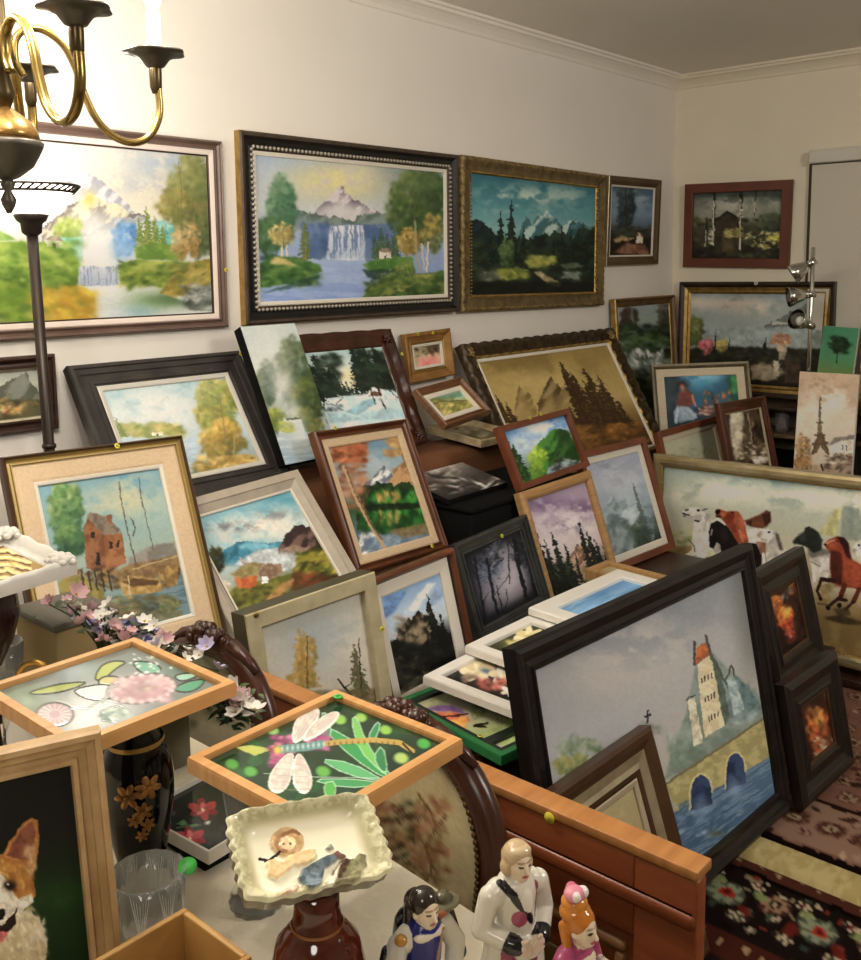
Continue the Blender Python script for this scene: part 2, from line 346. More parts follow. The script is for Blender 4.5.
def p_bright_falls(p):
    p.grad((0, 'e4e4de'), (.3, 'efe9d2'), (.55, 'e6e6e0'), (1, 'dfe4e0'))
    p.clouds('b4c6de', 600, 160, 160, 50, .8, 14, .45); p.clouds('c6cad2', 520, 230, 150, 40, .8, 12, .45, 2); p.glow('fff6da', 260, 150, 150, 60, .8)
    p.ridge([(120, 340), (220, 235), (300, 188), (345, 205), (400, 250), (480, 320)], 'e2e2e6', 'b4b4be', 8, fade='e8e8e6', fh=130)
    p.ridge([(150, 385), (200, 345), (250, 305), (300, 290), (330, 262), (372, 292), (450, 318), (530, 350)], 'eee6c4', '8c8580', 9, fade='e2e2e0', fh=110, sc=10)
    p.ridge([(250, 420), (330, 400), (420, 352), (500, 345), (600, 372)], 'd5d8da', 'b0b5ba', 6, fade='e8eaea', fh=70)
    p.glow('d8c24a', 320, 285, 22, 30, .7)
    p.crown(445, 425, 48, 65, 70, 13, ['8cbce8', '5d97d8', '4a80c4']); p.glow('7fb4e0', 445, 450, 40, 30, .5)
    p.crown(600, 415, 40, 55, 60, 12, ['8fd8cc', '62c0b4'])
    for x, yt, w in ((505, 350, 22), (532, 310, 26), (560, 345, 24), (585, 375, 18)): p.pine(x, yt, 450, w, '7d9548', 'b5bb5a', x)
    p.crown(245, 400, 50, 50, 90, 12, ['d0d880', 'a9c25a', '8fae48']); p.poly([(215, 420), (300, 420), (300, 510), (215, 500)], '8fdcd2', .8, 2)
    p.glow('f6f4ee', 345, 460, 60, 90, 1); p.glow('f6f4ee', 345, 500, 50, 60, .9); p.glow('9cc8ee', 440, 470, 40, 40, .8)
    p.poly([(-700, 430), (60, 435), (170, 440), (240, 470), (285, 520), (285, 610), (200, 660), (-700, 740)], '8fb53e', 1, 2, 'b5cf55', 14)
    p.poly([(-600, 380), (0, 395), (60, 430), (-600, 470)], '7fae4a', .9, 2, 'a5c860', 14); p.house(165, 455, 60, 24, 'ece4d0', 'b8a890', sk=3)
    p.dabs(260, (-500, 440, 280, 620), 14, ['a9c84c', 'c4d466', '7fa336', '5f8a30', 'd2dc80'], .6, .15); p.dabs(120, (-100, 530, 280, 610), 12, ['6f9434', '547a2c', '9ab848'], .6)
    p.poly([(-700, 560), (60, 570), (150, 610), (240, 700), (230, 760), (-700, 760)], '7aa030', 1, 2, '9cbc40', 14)
    p.water([(285, 590), (430, 590), (480, 600), (790, 640), (790, 760), (240, 760), (270, 640)], 'eef0ee', 'd6e4e8', 'f8f8f6', sc=8)
    p.poly([(285, 526), (420, 526), (425, 592), (280, 596)], 'd4dae6', 1, 1); p.water([(285, 526), (420, 526), (425, 592), (280, 596)], 'dde2ec', 'b9c6dc', '94a4c0', vert=True, sc=6, sa=.8)
    p.poly([(425, 520), (490, 500), (690, 515), (680, 560), (600, 600), (430, 590)], '86a03e', 1, 2, 'b4be58', 10); p.dabs(120, (430, 505, 690, 600), 11, ['a8b84a', '6e8a34', 'c0c860', '4f6a2c'], .6)
    p.poly([(480, 455), (560, 440), (680, 455), (660, 505), (490, 500)], '8fae4a', 1, 2, '6f9440', 10)
    p.glow('86b070', 560, 650, 110, 34, .8); p.glow('5a7a4a', 640, 640, 110, 26, .8); p.glow('90c0c8', 500, 690, 60, 26, .7)
    p.crown(690, 270, 90, 140, 330, 16, ['b0b070', '959a58', '7a8a50', '63754a'], .6); p.crown(640, 310, 70, 60, 90, 14, ['b4a860', '98954e', '7d8448']); p.crown(720, 400, 60, 90, 130, 15, ['9c9458', '6f7a48', '586844'])
    p.line([(668, 500), (655, 380), (650, 250), (640, 150)], 2, '7a6f54', .5); p.line([(700, 500), (690, 380), (690, 280)], 2, '7a6f54', .5)
    p.crown(665, 440, 55, 62, 90, 10, ['dcc48a', 'c8a765', 'a98a4c'], .75)
    p.poly([(570, 620), (620, 560), (690, 510), (800, 490), (800, 640), (700, 660)], '9a8f3c', 1, 2, 'c9b45a', 9); p.dabs(90, (600, 520, 770, 620), 11, ['d4c068', 'b8a048', '7f8a3c', '6a6a34'], .6, -.4)
    p.poly([(640, 640), (700, 600), (800, 575), (800, 690), (680, 680)], '7f8880', 1, 2, 'a2aaa2', 9); p.dabs(70, (645, 590, 790, 675), 8, ['d2d6d2', 'aab0aa', '757c74', '5c665a'], .7, -.3)
    p.dabs(200, (120, 610, 330, 745), 14, ['f2c82e', 'e0b020', 'e8d060', 'c89a1c', 'a9a830'], .7); p.dabs(160, (-450, 570, 150, 750), 14, ['86a838', '6a9030', 'a8c048', 'c8d070', '55782c'], .6); p.line([(270, 580), (250, 740)], 2, 'e8e4d8', .0)
    p.brush(.05)

def p_blue_falls(p):
    p.grad((0, 'a9bbd2'), (.35, 'c4ccd2'), (.6, '9fb4d8'), (1, '86a0d8'))
    p.glow('e8dc96', 390, 270, 170, 65, 1); p.glow('efe6b8', 480, 250, 90, 40, .8); p.glow('8f9c9c', 620, 240, 110, 60, .8); p.clouds('d2ccd0', 370, 260, 130, 50, .7, 14, .5)
    p.ridge([(290, 400), (330, 352), (362, 322), (378, 308), (402, 286), (425, 312), (445, 322), (470, 345), (540, 380)], 'ddd2d8', '76697a', 9, fade='d9d6d8', fh=75, sc=8)
    p.glow('dad8da', 410, 372, 120, 28, .9); p.ridge([(130, 400), (230, 375), (300, 372), (350, 388), (420, 392), (500, 378), (600, 390)], '8a9a92', '62756e', 14, bottom=430, fade='8fa0a0', fh=40)
    p.poly([(265, 408), (360, 414), (470, 412), (580, 410), (590, 520), (480, 540), (300, 528)], '6c84b0', 1, 2, '55709c', 9); p.dabs(60, (280, 412, 360, 520), 12, ['5a78a8', '7d94bc', '4a6690'], .5, 1.5)
    p.water([(362, 416), (474, 414), (482, 532), (352, 532)], 'e6eaf2', 'b8c8e2', '6f88b4', vert=True, sc=6, sa=.85, thr=.56); p.glow('e8edf6', 418, 530, 70, 12, .8)
    p.water([(110, 560), (300, 528), (480, 532), (520, 600), (470, 680), (110, 720)], 'a6bde4', '7d99da', 'c4d4f0', sc=8, sa=.35)
    p.glow('3f5f58', 260, 610, 90, 14, .0); p.crown(205, 360, 45, 110, 210, 13, ['7fa080', '5f8a68', '4f7a5c', '40684e'], .65); p.crown(160, 460, 50, 70, 90, 13, ['5f8458', '4a7048', '3c5e40'])
    p.pine(282, 400, 530, 26, '6d7d48', 'a09a58', 3); p.line([(205, 525), (203, 440)], 3, 'e0d8b8'); p.line([(222, 520), (216, 440)], 3, 'e0d8b8'); p.crown(203, 445, 40, 38, 70, 9, ['d8c88a', 'b9a866', '948a50'], .75)
    p.poly([(130, 545), (175, 515), (250, 520), (330, 545), (338, 568), (260, 600), (130, 625)], '49763c', 1, 2, '638f4a', 8); p.poly([(165, 540), (180, 516), (225, 528), (270, 560)], 'cdb87a', .9, 2); p.dabs(110, (140, 550, 320, 610), 9, ['5f8a44', '3f6634', '87a458', '2f5230'], .6, .2)
    p.poly([(250, 600), (340, 575), (300, 612), (140, 640)], '2f5044', .7, 2)
    for x, yt, w in ((515, 440, 20), (535, 420, 22), (555, 435, 20), (580, 430, 26)): p.pine(x, yt, 525, w, '4a6650', '6a8460', x)
    p.poly([(470, 545), (530, 520), (640, 520), (640, 575), (500, 570)], '52803e', 1, 2, '6f9a4a', 8); p.poly([(470, 562), (600, 560), (640, 575), (600, 600), (490, 590)], '2c4a40', .8, 2)
    p.house(528, 526, 40, 22, 'e6ddcc', '9a8a78', sk=-2)
    p.crown(650, 350, 90, 120, 320, 15, ['7a8a52', '57703e', '46603a', '384f34'], .65); p.crown(700, 300, 60, 60, 110, 13, ['5f7a4c', '4a643e']); p.crown(625, 470, 36, 45, 60, 10, ['d0b060', 'b09448', '8a7a3a']); p.crown(705, 440, 40, 60, 60, 11, ['b8a458', '8a8444', '56683a'])
    p.line([(664, 575), (650, 500), (646, 400)], 3.5, 'b8ac88', .8); p.line([(646, 400), (640, 290)], 2.5, '6f6a4c', .7); p.line([(684, 565), (690, 470)], 3, 'e0dccc'); p.line([(676, 560), (668, 480)], 2.5, 'd8cfae')
    p.poly([(465, 670), (500, 610), (590, 580), (680, 575), (760, 560), (760, 700), (465, 700)], '445f32', 1, 2, '5f7d3e', 8); p.poly([(520, 655), (570, 615), (650, 580), (720, 575), (660, 600), (600, 635)], 'bdb262', .85, 2)
    for x, y in ((540, 600), (565, 585), (588, 575), (610, 565), (630, 560)): p.crown(x, y, 13, 26, 22, 6, ['98a050', '6f8440', '4f6a36'])
    p.dabs(150, (480, 590, 755, 670), 8, ['5a7a3c', '3c5630', '98a24e', '2f4428', '7f9044'], .6); p.brush(.06)

def p_teal_peaks(p):
    p.grad((0, '2c6674'), (.25, '4f8a94'), (.45, '7aa6a6'), (.6, '3a5048'), (1, '18201c'))
    p.clouds('b8c8bc', 300, 245, 170, 45, .95, 14, .47); p.clouds('a8beb6', 450, 240, 90, 40, .7, 12, .5, 3)
    p.ridge([(280, 410), (292, 345), (312, 310), (332, 342), (352, 298), (366, 312), (386, 288), (410, 318), (440, 345), (474, 314), (500, 332), (530, 345), (570, 352)], 'a8c0bc', '3f6a70', 8, bottom=430, sc=9)
    p.ridge([(440, 400), (474, 316), (500, 338), (570, 352)], '4f7a80', '34585e', 6, bottom=430); p.ridge([(90, 330), (120, 318), (155, 330), (200, 370), (230, 400), (300, 420)], '22363a', '1a2a2c', 6, bottom=480)
    p.ridge([(90, 420), (200, 400), (300, 395), (360, 380), (420, 372), (500, 360), (570, 352)], '2f4434', '1c2a22', 20, sc=9)
    p.dabs(220, (110, 400, 560, 580), 11, ['1a241e', '26342a', '33442f', '141c18', '3c4a30'], .7)
    for x, yt, yb, w in ((215, 285, 480, 24), (253, 250, 480, 30), (298, 350, 500, 20), (437, 335, 470, 17), (470, 350, 470, 16), (405, 390, 470, 13), (180, 350, 480, 20), (520, 380, 480, 18)): p.pine(x, yt, yb, w, '16241f', '2c4034', x)
    p.crown(240, 450, 26, 60, 60, 9, ['5f7a44', '47603a', '324a30']); p.dabs(60, (310, 455, 410, 485), 8, ['8f9444', '7a8438', 'a8a858'], .7, .1); p.dabs(60, (210, 500, 310, 535), 8, ['7f8838', '5f6c2c', '98984a'], .7, .1)
    p.poly([(338, 512), (360, 508), (440, 555), (425, 566), (385, 555)], 'a59a70', .9, 1); p.poly([(430, 480), (490, 475), (520, 490), (450, 500)], '5f7058', .8, 2); p.dabs(30, (440, 510, 500, 530), 6, ['8a9488', '6a746a'], .8); p.dabs(40, (140, 510, 210, 540), 6, ['6f7464', '4a5244'], .8)
    p.poly([(90, 545), (570, 545), (570, 620), (90, 620)], '121612', .75, 4); p.brush(.08)

def p_tall_tree(p):
    p.grad((0, '40566a'), (.4, '5d7488'), (.6, '4a5860'), (1, '1a1512'))
    p.clouds('98a8b4', 130, 170, 60, 60, .7, 10, .47); p.clouds('8496a4', 60, 190, 40, 60, .6, 9, .5, 2)
    p.crown(85, 215, 28, 90, 150, 9, ['3c4a50', '2c383c', '20282c'], .75); p.line([(88, 310), (84, 160)], 2.5, '2a2420')
    p.poly([(30, 300), (190, 295), (190, 390), (30, 390)], '241c18', .9, 2); p.dabs(70, (35, 285, 180, 320), 6, ['3a4038', '28302a', '4a4a3c'], .7)
    p.house(120, 340, 22, 22, 'c9b8a4', '6a4a3c', sk=1); p.poly([(118, 340), (130, 300), (142, 340)], 'd8c8b4', .8); p.poly([(40, 372), (90, 340), (150, 345), (165, 380)], '8a6650', .9, 2, '6a4a3a', 5); p.dabs(25, (50, 320, 110, 335), 4, ['8a7a58', 'a8946a'], .7); p.brush(.08)

def p_white_birch(p):
    p.grad((0, '39433c'), (.2, '6f766c'), (.42, '87897c'), (.55, '4a4c3e'), (1, '22231b'))
    p.clouds('a8a89c', 430, 215, 90, 30, .95, 10, .42); p.clouds('a0a294', 560, 200, 60, 25, .7, 9, .45, 2); p.poly([(300, 160), (610, 160), (610, 190), (300, 185)], '3c4640', .7, 3)
    p.dabs(200, (305, 260, 605, 385), 8, ['2c2e22', '3a3c2c', '4a4a36', '1f2018', '54543c'], .75)
    p.poly([(375, 270), (420, 235), (462, 262), (462, 370), (380, 370)], '40382a', 1, 1); p.line([(375, 272), (420, 236), (464, 264)], 4, '2a241a'); p.poly([(405, 300), (440, 300), (440, 370), (405, 370)], '5a5038', .9, 1)
    p.crown(560, 270, 40, 30, 70, 9, ['5a604a', '45503c', '30382a'])
    for x, y0, y1, w in ((378, 165, 345, 5), (466, 165, 360, 5), (352, 260, 350, 2), (514, 165, 250, 2)):
        p.line([(x, y0), (x-3, y1)], w, '1e1c18'); p.line([(x-2, y0+40), (x-5, y1)], w*.55, 'b8b4a4')
    p.dabs(40, (360, 290, 378, 345), 3, ['d0ccb8', '8a8678'], .8); p.dabs(30, (456, 190, 472, 260), 3, ['c8c4b0', '5a564a'], .8)
    p.dabs(60, (480, 300, 600, 360), 4, ['c8c088', 'a8a060', 'e0d8b0', '8a8a50'], .8); p.dabs(50, (415, 290, 470, 320), 4, ['b0a468', '8f8850'], .7); p.dabs(16, (555, 315, 600, 330), 6, ['b8b448', 'd0c860'], .7); p.brush(.1)

def p_dim_hill(p):
    p.grad((0, '9fa59c'), (.3, 'b4b6a8'), (1, '5a5640')); p.ridge([(-300, 280), (-60, 200), (0, 235), (60, 210), (95, 190), (130, 250), (170, 290)], '7f8478', '5c6054', 8, sc=12)
    p.poly([(-300, 290), (170, 285), (170, 380), (-300, 380)], '4c4834', 1, 3, '5f5a40', 12); p.dabs(60, (-250, 280, 140, 345), 9, ['8a7a4a', 'a8925a', '3c3828', '6a6444'], .6); p.dabs(20, (10, 310, 70, 335), 7, ['d8c890', 'c8a860', '8a4a30'], .8); p.brush(.06)

def p_golden_grove(p):
    p.grad((0, '9fc0ca'), (.35, 'c6d4d6'), (.7, 'b4c8d4'), (1, '8fa0a0')); p.clouds('dfe0dc', 560, 310, 170, 90, .9, 16, .42); p.clouds('d4dade', 480, 380, 150, 40, .8, 12, .45, 1)
    p.dabs(110, (425, 375, 650, 420), 10, ['a8b070', '8a9858', 'c0b878', '74844c'], .7); p.house(545, 415, 40, 14, 'e8e4d8', 'a89880'); p.pine(440, 350, 420, 24, '7f8f58', 'a8b070'); p.dabs(30, (560, 375, 640, 400), 9, ['d0c080', 'a8a860'], .7)
    p.water([(430, 425), (700, 425), (720, 540), (480, 600), (430, 500)], 'b4c8d8', '8fa8bc', 'd0dce4', sc=8)
    p.crown(780, 320, 75, 110, 260, 14, ['c8bc6a', 'a8a454', '8a8f48', '6a7a40'], .65); p.crown(800, 430, 80, 70, 170, 13, ['d4b860', 'b89a4a', '8f8040', '74703c'], .7); p.crown(750, 260, 50, 50, 70, 12, ['b8b878', '94a060'])
    p.line([(822, 500), (806, 400), (790, 280)], 2.5, '8a7a58', .6); p.line([(840, 500), (840, 420)], 2, 'c8b890', .6)
    p.poly([(690, 590), (720, 540), (800, 490), (900, 480), (960, 560), (900, 620)], 'a88a48', 1, 2, 'c8a860', 9); p.dabs(140, (700, 490, 930, 590), 9, ['d8b868', 'b0904c', '8a7434', 'e0c880', '6f6a34'], .65, -.25); p.brush(.06)

def p_mist_lake(p):
    p.grad((0, 'ccdad8'), (.35, 'dfe4dc'), (.6, 'b4c0b4'), (.8, 'a8bcc4'), (1, '8fb0c8'))
    p.crown(275, 250, 70, 120, 200, 15, ['7f8c68', '5f7354', '485f44', '3c5038'], .6); p.crown(310, 370, 62, 100, 190, 13, ['76803f', '566838', '42552f', '33452a'], .65); p.crown(170, 300, 34, 80, 120, 12, ['7a8a74', '5c7262', '4a6050'], .55); p.crown(240, 200, 30, 60, 60, 12, ['8a9876', '6a7c60'], .5); p.crown(140, 330, 30, 60, 60, 12, ['8f9a80', '78886c'], .4)
    p.pine(180, 235, 330, 18, '5f7468', '7f9080', 2); p.glow('f0f0ea', 225, 300, 40, 60, .85); p.glow('eef0ea', 180, 180, 50, 90, .5); p.crown(200, 430, 45, 40, 100, 10, ['b0b858', '8a9a48', '5f7a3c'], .7); p.crown(300, 430, 50, 40, 90, 10, ['8a8f4c', '647440', '4a5c34'])
    p.glow('e4ecee', 260, 400, 30, 50, .8); p.water([(225, 425), (290, 425), (320, 520), (390, 600), (200, 620), (205, 500)], 'd4dee0', '90b4d0', 'eef2f2', sc=7); p.glow('dfe8e8', 285, 490, 40, 60, .8); p.line([(238, 428), (285, 424)], 3, '5a5f48', .8)
    p.crown(350, 480, 30, 60, 60, 9, ['8a8a4a', '6a7040', '98824a']); p.dabs(30, (210, 440, 260, 470), 7, ['c8cc70', '98a850'], .7); p.line([(380, 430), (395, 450)], 3, '8a7a58', .5); p.brush(.05)

def p_snow_wood(p):
    p.grad((0, 'a8c0c4'), (.25, 'd0dcd8'), (.42, 'ece2c0'), (.5, 'cfdfe2'), (1, 'b4d0da')); p.glow('eeddb0', 460, 270, 50, 26, .9)
    p.pine(435, 260, 340, 22, '34443c', None, 2); 
    for x in range(440, 540, 14): p.pine(x, 285+(x*7) % 25, 345, 13, '2c3a34', None, x)
    for x, yt, yb, w in ((345, 170, 365, 52), (385, 190, 350, 55), (320, 190, 370, 40), (420, 230, 340, 30), (520, 170, 325, 48), (560, 160, 320, 60), (600, 165, 330, 50), (625, 240, 340, 30)): p.pine(x, yt, yb, w, '1e2a22', '3a4a3a', x, 12)
    p.dabs(120, (490, 180, 620, 310), 10, ['26342a', '1c2820', '3c4c3a'], .7, .5); p.dabs(80, (320, 200, 430, 340), 10, ['26342a', '1c2820', '3a4a3c'], .7, .5)
    p.poly([(360, 378), (440, 345), (540, 335), (600, 322), (650, 330), (690, 420), (690, 460), (380, 470)], 'dfeaee', 1, 2, 'c4dae2', 12); p.poly([(450, 400), (520, 360), (560, 350), (560, 375), (490, 415)], '86b4c4', .85, 2); p.poly([(380, 405), (450, 405), (520, 430), (390, 445)], '9cc4d2', .7, 2); p.poly([(500, 415), (600, 385), (680, 400), (680, 425), (520, 430)], '9cc4d2', .6, 2)
    p.poly([(522, 345), (548, 312), (590, 322), (585, 345)], 'eef2f2', 1, 1); p.poly([(532, 345), (552, 325), (580, 335), (580, 347)], '6a4a34', .9); p.line([(565, 310), (592, 390)], 3, '3a2e26'); p.line([(540, 320), (556, 372)], 2.5, '3a2e26'); p.line([(600, 320), (640, 350)], 2, '4a4038'); p.line([(375, 395), (368, 340)], 3, '2a2420'); p.line([(420, 372), (440, 350)], 2, '3a3028')
    p.dabs(30, (370, 370, 440, 400), 5, ['5a7078', '8aa8b0', '3a4a4c'], .6, .2); p.dabs(24, (560, 345, 660, 360), 5, ['8a9ea4', 'f2f6f6'], .6, .2); p.brush(.04)

def p_red_dress(p):
    p.grad((0, '8a8068'), (.4, 'b0a080'), (1, 'c8a890')); p.dabs(60, (700, 150, 815, 200), 6, ['5a5040', '8a7a58', '3c3428', 'c0b090'], .7); p.crown(765, 245, 45, 40, 90, 9, ['f0a09c', 'e07878', 'c85858'], .75); p.crown(735, 225, 20, 22, 30, 7, ['e89890', 'd87070']); p.crown(795, 225, 18, 26, 30, 7, ['e8a498', 'd07a70'])
    p.dab(752, 186, 8, 12, 0, '3a2a20', .9); p.dab(775, 182, 8, 13, 0, '35261e', .9); p.dab(750, 200, 7, 10, 0, 'e0b090', .9); p.dab(776, 198, 7, 10, 0, 'e0b090', .9); p.dab(762, 215, 14, 10, 0, 'e88880', .8); p.brush(.05)

def p_country_lane(p):
    p.grad((0, '6fb0a8'), (.35, '8fbcae'), (.5, 'a8a468'), (1, '9a8a44')); p.clouds('b4d0c4', 150, 275, 40, 14, .8, 6, .45); p.poly([(70, 295), (140, 285), (200, 268), (200, 285), (110, 315), (80, 312)], '5a7a60', .8, 2); p.dabs(160, (100, 295, 260, 355), 6, ['c0b058', '98904a', '6f7a3c', 'd4c478', '7f6a38'], .7, -.25); p.line([(90, 318), (150, 300), (220, 300)], 2, '5f5030', .7)
    for x in range(120, 250, 18): p.line([(x, 345-(x-120)*.12), (x+8, 318-(x-120)*.12)], 1.2, '54482c', .7)
    p.brush(.06)

def p_small_study(p): p.grad((0, 'a89a84'), (.5, '7f745c'), (1, '5c5038')); p.dabs(90, (180, 355, 340, 420), 7, ['8a7c60', 'b8aa90', '5a4e38', '6f7448'], .6); p.brush(.08)

def p_sepia_peaks(p):
    p.grad((0, '957f45'), (.3, 'b0995a'), (.5, 'b59d63'), (.8, '6f5228'), (1, '40290f')); p.clouds('73602f', 430, 190, 200, 60, .9, 22, .46); p.clouds('c4ae70', 500, 240, 130, 50, .7, 18, .48, 2); p.clouds('7f6c38', 330, 200, 100, 30, .6, 18, .5, 4); p.glow('bca668', 480, 260, 180, 60, .5)
    p.ridge([(380, 330), (393, 250), (410, 268), (432, 278), (450, 320)], 'a08c5a', '7a6638', 6, fade='a8925a', fh=70); p.ridge([(455, 310), (475, 265), (500, 218), (515, 250), (535, 262), (560, 230), (590, 255), (610, 270), (640, 300)], '94805a', '554526', 9, fade='a08a55', fh=100, sc=9)
    p.ridge([(520, 300), (545, 240), (575, 238), (600, 262), (660, 330)], 'ab9868', '7d6a3e', 6, fade='a08a55', fh=90)
    for x, yt, yb, w in ((612, 168, 400, 40), (640, 205, 420, 44), (600, 200, 390, 26), (680, 195, 400, 46), (715, 215, 400, 46), (665, 230, 410, 40), (750, 300, 410, 34), (330, 250, 370, 24), (352, 280, 375, 22), (380, 300, 385, 20), (575, 320, 400, 22)): p.pine(x+20 if x > 560 else x+5, yt, yb, w, '3e2d15', '5d4722', x, 14)
    p.poly([(480, 375), (620, 390), (830, 395), (840, 430), (600, 470), (450, 440)], '553a18', .9, 3, '6f4d20', 10); p.dabs(110, (560, 380, 820, 450), 8, ['7d5828', '40290f', '94682c', '5a3c18'], .6); p.dabs(50, (680, 375, 800, 410), 6, ['a06f2c', '7d5424'], .6); p.brush(.07)

def p_green_peaks(p):
    p.grad((0, '3f78bc'), (.22, '78a8d8'), (.4, 'b4cce0'), (1, '3c5a38')); p.clouds('eef2f4', 470, 390, 90, 26, .95, 10, .4); p.clouds('e4ecf2', 420, 430, 60, 20, .8, 8, .42, 2); p.poly([(345, 440), (560, 400), (570, 420), (350, 470)], 'c4d4dc', .5, 3)
    p.ridge([(440, 470), (470, 430), (490, 405), (515, 390), (545, 395), (580, 430), (620, 470)], '4f8a3c', '2a5a2c', 8, sc=8); p.poly([(530, 395), (560, 400), (590, 470), (560, 500), (500, 500), (520, 450)], '2c4f28', .9, 2); p.ridge([(490, 480), (520, 460), (560, 440), (600, 470)], '3c6a30', '24481f', 6)
    p.pine(372, 405, 560, 30, '1c3a20', '3f6a34', 2); p.pine(398, 400, 575, 40, '18341c', '35602e', 3); p.pine(420, 440, 570, 30, '204022', '44702f', 4); p.crown(455, 490, 30, 34, 80, 8, ['c0d84c', '98bc38', '6f9a2c'], .75); p.crown(455, 530, 26, 26, 40, 8, ['7fa034', '5a822c'])
    p.water([(490, 520), (560, 495), (600, 500), (610, 560), (480, 575)], '98b4c0', '5f7a84', 'd8e4e8', sc=5, sa=.7); p.dabs(60, (500, 490, 600, 540), 5, ['3a3a38', '6a7070', 'a0b0b4', '2a2c2c'], .7); p.dabs(50, (410, 560, 520, 595), 7, ['4f8a34', '2c5a24', '86b04a'], .7); p.brush(.04)

def p_mauve_dusk(p):
    p.grad((0, '9a8aa0'), (.2, 'a99aac'), (.45, 'c6bcc0'), (.65, 'bcb0b0'), (1, '3f4434')); p.clouds('6f5a80', 470, 80, 80, 26, .9, 9, .44); p.clouds('70587c', 590, 90, 60, 30, .9, 9, .44, 2); p.clouds('5f5670', 540, 150, 70, 24, .6, 8, .48, 3); p.clouds('e4dcdc', 530, 130, 120, 40, .6, 12, .5, 5)
    p.ridge([(540, 260), (565, 200), (578, 215), (592, 202), (615, 235), (640, 260)], 'b09078', '6a5044', 8); p.poly([(500, 300), (560, 275), (640, 265), (690, 300), (690, 400), (510, 410)], 'a88f72', .9, 2)
    p.dabs(90, (455, 270, 560, 390), 9, ['22301f', '2e3e28', '3f5234', '16201a'], .8); p.dabs(60, (600, 270, 680, 340), 8, ['4f6a3c', '34502c', '7f9450', '243420'], .8)
    for x, yt, yb, w in ((475, 140, 370, 34), (460, 170, 360, 30), (500, 190, 380, 30), (530, 165, 370, 26), (552, 200, 345, 20), (610, 130, 320, 24), (630, 160, 320, 24), (648, 190, 320, 22), (572, 235, 330, 12), (665, 210, 310, 18)): p.pine(x+12, yt, yb, w, '141c1a', '2c3a2c', x)
    p.line([(560, 290), (568, 380)], 2, '2a201a'); p.dabs(30, (520, 360, 560, 400), 8, ['3f7a4c', '2a5a38'], .7); p.brush(.06)

def p_grey_mist(p):
    p.grad((0, '8a93a8'), (.3, '9aa6b4'), (.55, '8496a2'), (.8, '4a5854'), (1, '2a302a')); p.glow('a4a2b0', 720, 540, 90, 60, .5); p.clouds('b4bcc8', 760, 560, 100, 60, .6, 14, .46); p.clouds('6f7a90', 680, 520, 80, 40, .5, 12, .5, 2)
    p.ridge([(670, 690), (700, 600), (722, 640), (745, 610), (775, 650), (800, 620), (840, 680)], '9fb0b8', '5f727c', 16, bottom=820, sc=10, a=.7); p.clouds('c4d0d6', 760, 690, 70, 60, .7, 9, .48, 4)
    p.crown(720, 740, 40, 60, 80, 11, ['6f7f84', '57686a', '44544f'], .5); p.pine(812, 570, 720, 15, '4a5654', None, 2, 9, .7); p.crown(790, 800, 45, 90, 170, 12, ['46564a', '34443a', '242f28'], .7); p.crown(740, 860, 50, 50, 100, 12, ['3f4c40', '2c362c', '566458'], .7); p.dabs(60, (690, 730, 770, 800), 9, ['7a8a90', '98a6ac', '5f7074'], .6, 1.2); p.brush(.07)

def p_pale_marsh(p):
    p.grad((0, '9b9c88'), (.5, 'a8a78f'), (1, '8a8970')); p.clouds('b4b29a', 240, 400, 90, 40, .6, 14, .45); p.line([(300, 440), (303, 415)], 2, '5a5844', .8); p.dabs(20, (180, 420, 330, 460), 6, ['7f7f66', '94947c'], .5); p.brush(.05)

def p_dark_alley(p):
    p.grad((0, '30281f'), (.6, '3c3024'), (1, '2a2018')); p.poly([(390, 300), (440, 285), (448, 420), (410, 465), (395, 400)], 'b4ac98', 1, 2); p.dabs(130, (440, 280, 530, 470), 9, ['241c16', '4a3c2c', '6a5a44', '1a1410', '5c5040'], .75, 1.5); p.line([(455, 300), (470, 400)], 2, 'a09480', .8); p.line([(505, 270), (520, 460)], 2, '857a62', .6); p.line([(470, 330), (462, 400)], 3, '8a7c64', .6); p.dabs(60, (415, 400, 540, 480), 6, ['a89c84', '6f6048', 'd0c8b4', '4a4030'], .7); p.dabs(18, (470, 445, 530, 470), 6, ['d8d4c4', 'b4ae9c'], .8); p.brush(.08)

def p_night_cafe(p):
    p.grad((0, '1c4058'), (.3, '25607c'), (.6, '1d4050'), (1, '14222c')); p.glow('4a9cc0', 285, 180, 70, 40, .9); p.glow('6fb4d0', 330, 160, 40, 20, .7); p.clouds('86bcd0', 290, 165, 70, 20, .7, 10, .45); p.poly([(150, 150), (210, 165), (205, 280), (150, 340)], '24343c', .9, 2, '35464c', 9); p.poly([(380, 170), (430, 145), (430, 270), (385, 260)], '2f7a58', .9, 2, '225040', 9); p.poly([(395, 150), (425, 142), (425, 230), (400, 225)], '3f8f50', .7, 1)
    p.poly([(150, 290), (430, 262), (430, 340), (150, 350)], '22323a', .8, 3); p.dabs(50, (300, 220, 400, 280), 6, ['8a4a30', '3a4a50', 'c87848', '1c2c34', '2a5a70'], .7, 1.5)
    p.poly([(205, 225), (240, 210), (262, 235), (258, 270), (200, 275)], '6f3c30', 1, 1); p.dab(222, 195, 18, 14, 0, '2a1a18', 1); p.dab(222, 206, 9, 11, 0, 'b87858', .9); p.poly([(190, 290), (205, 270), (245, 272), (275, 300), (262, 318), (215, 330), (195, 320)], '8598a8', 1, 1); p.line([(205, 280), (200, 330)], 4, 'b4c0c8', .8); p.line([(240, 280), (270, 310)], 4, 'a4b2bc', .8); p.line([(258, 235), (270, 270)], 4, 'b87858'); p.dabs(20, (280, 270, 330, 300), 6, ['d0b0a0', '7a3c34'], .7); p.brush(.06)

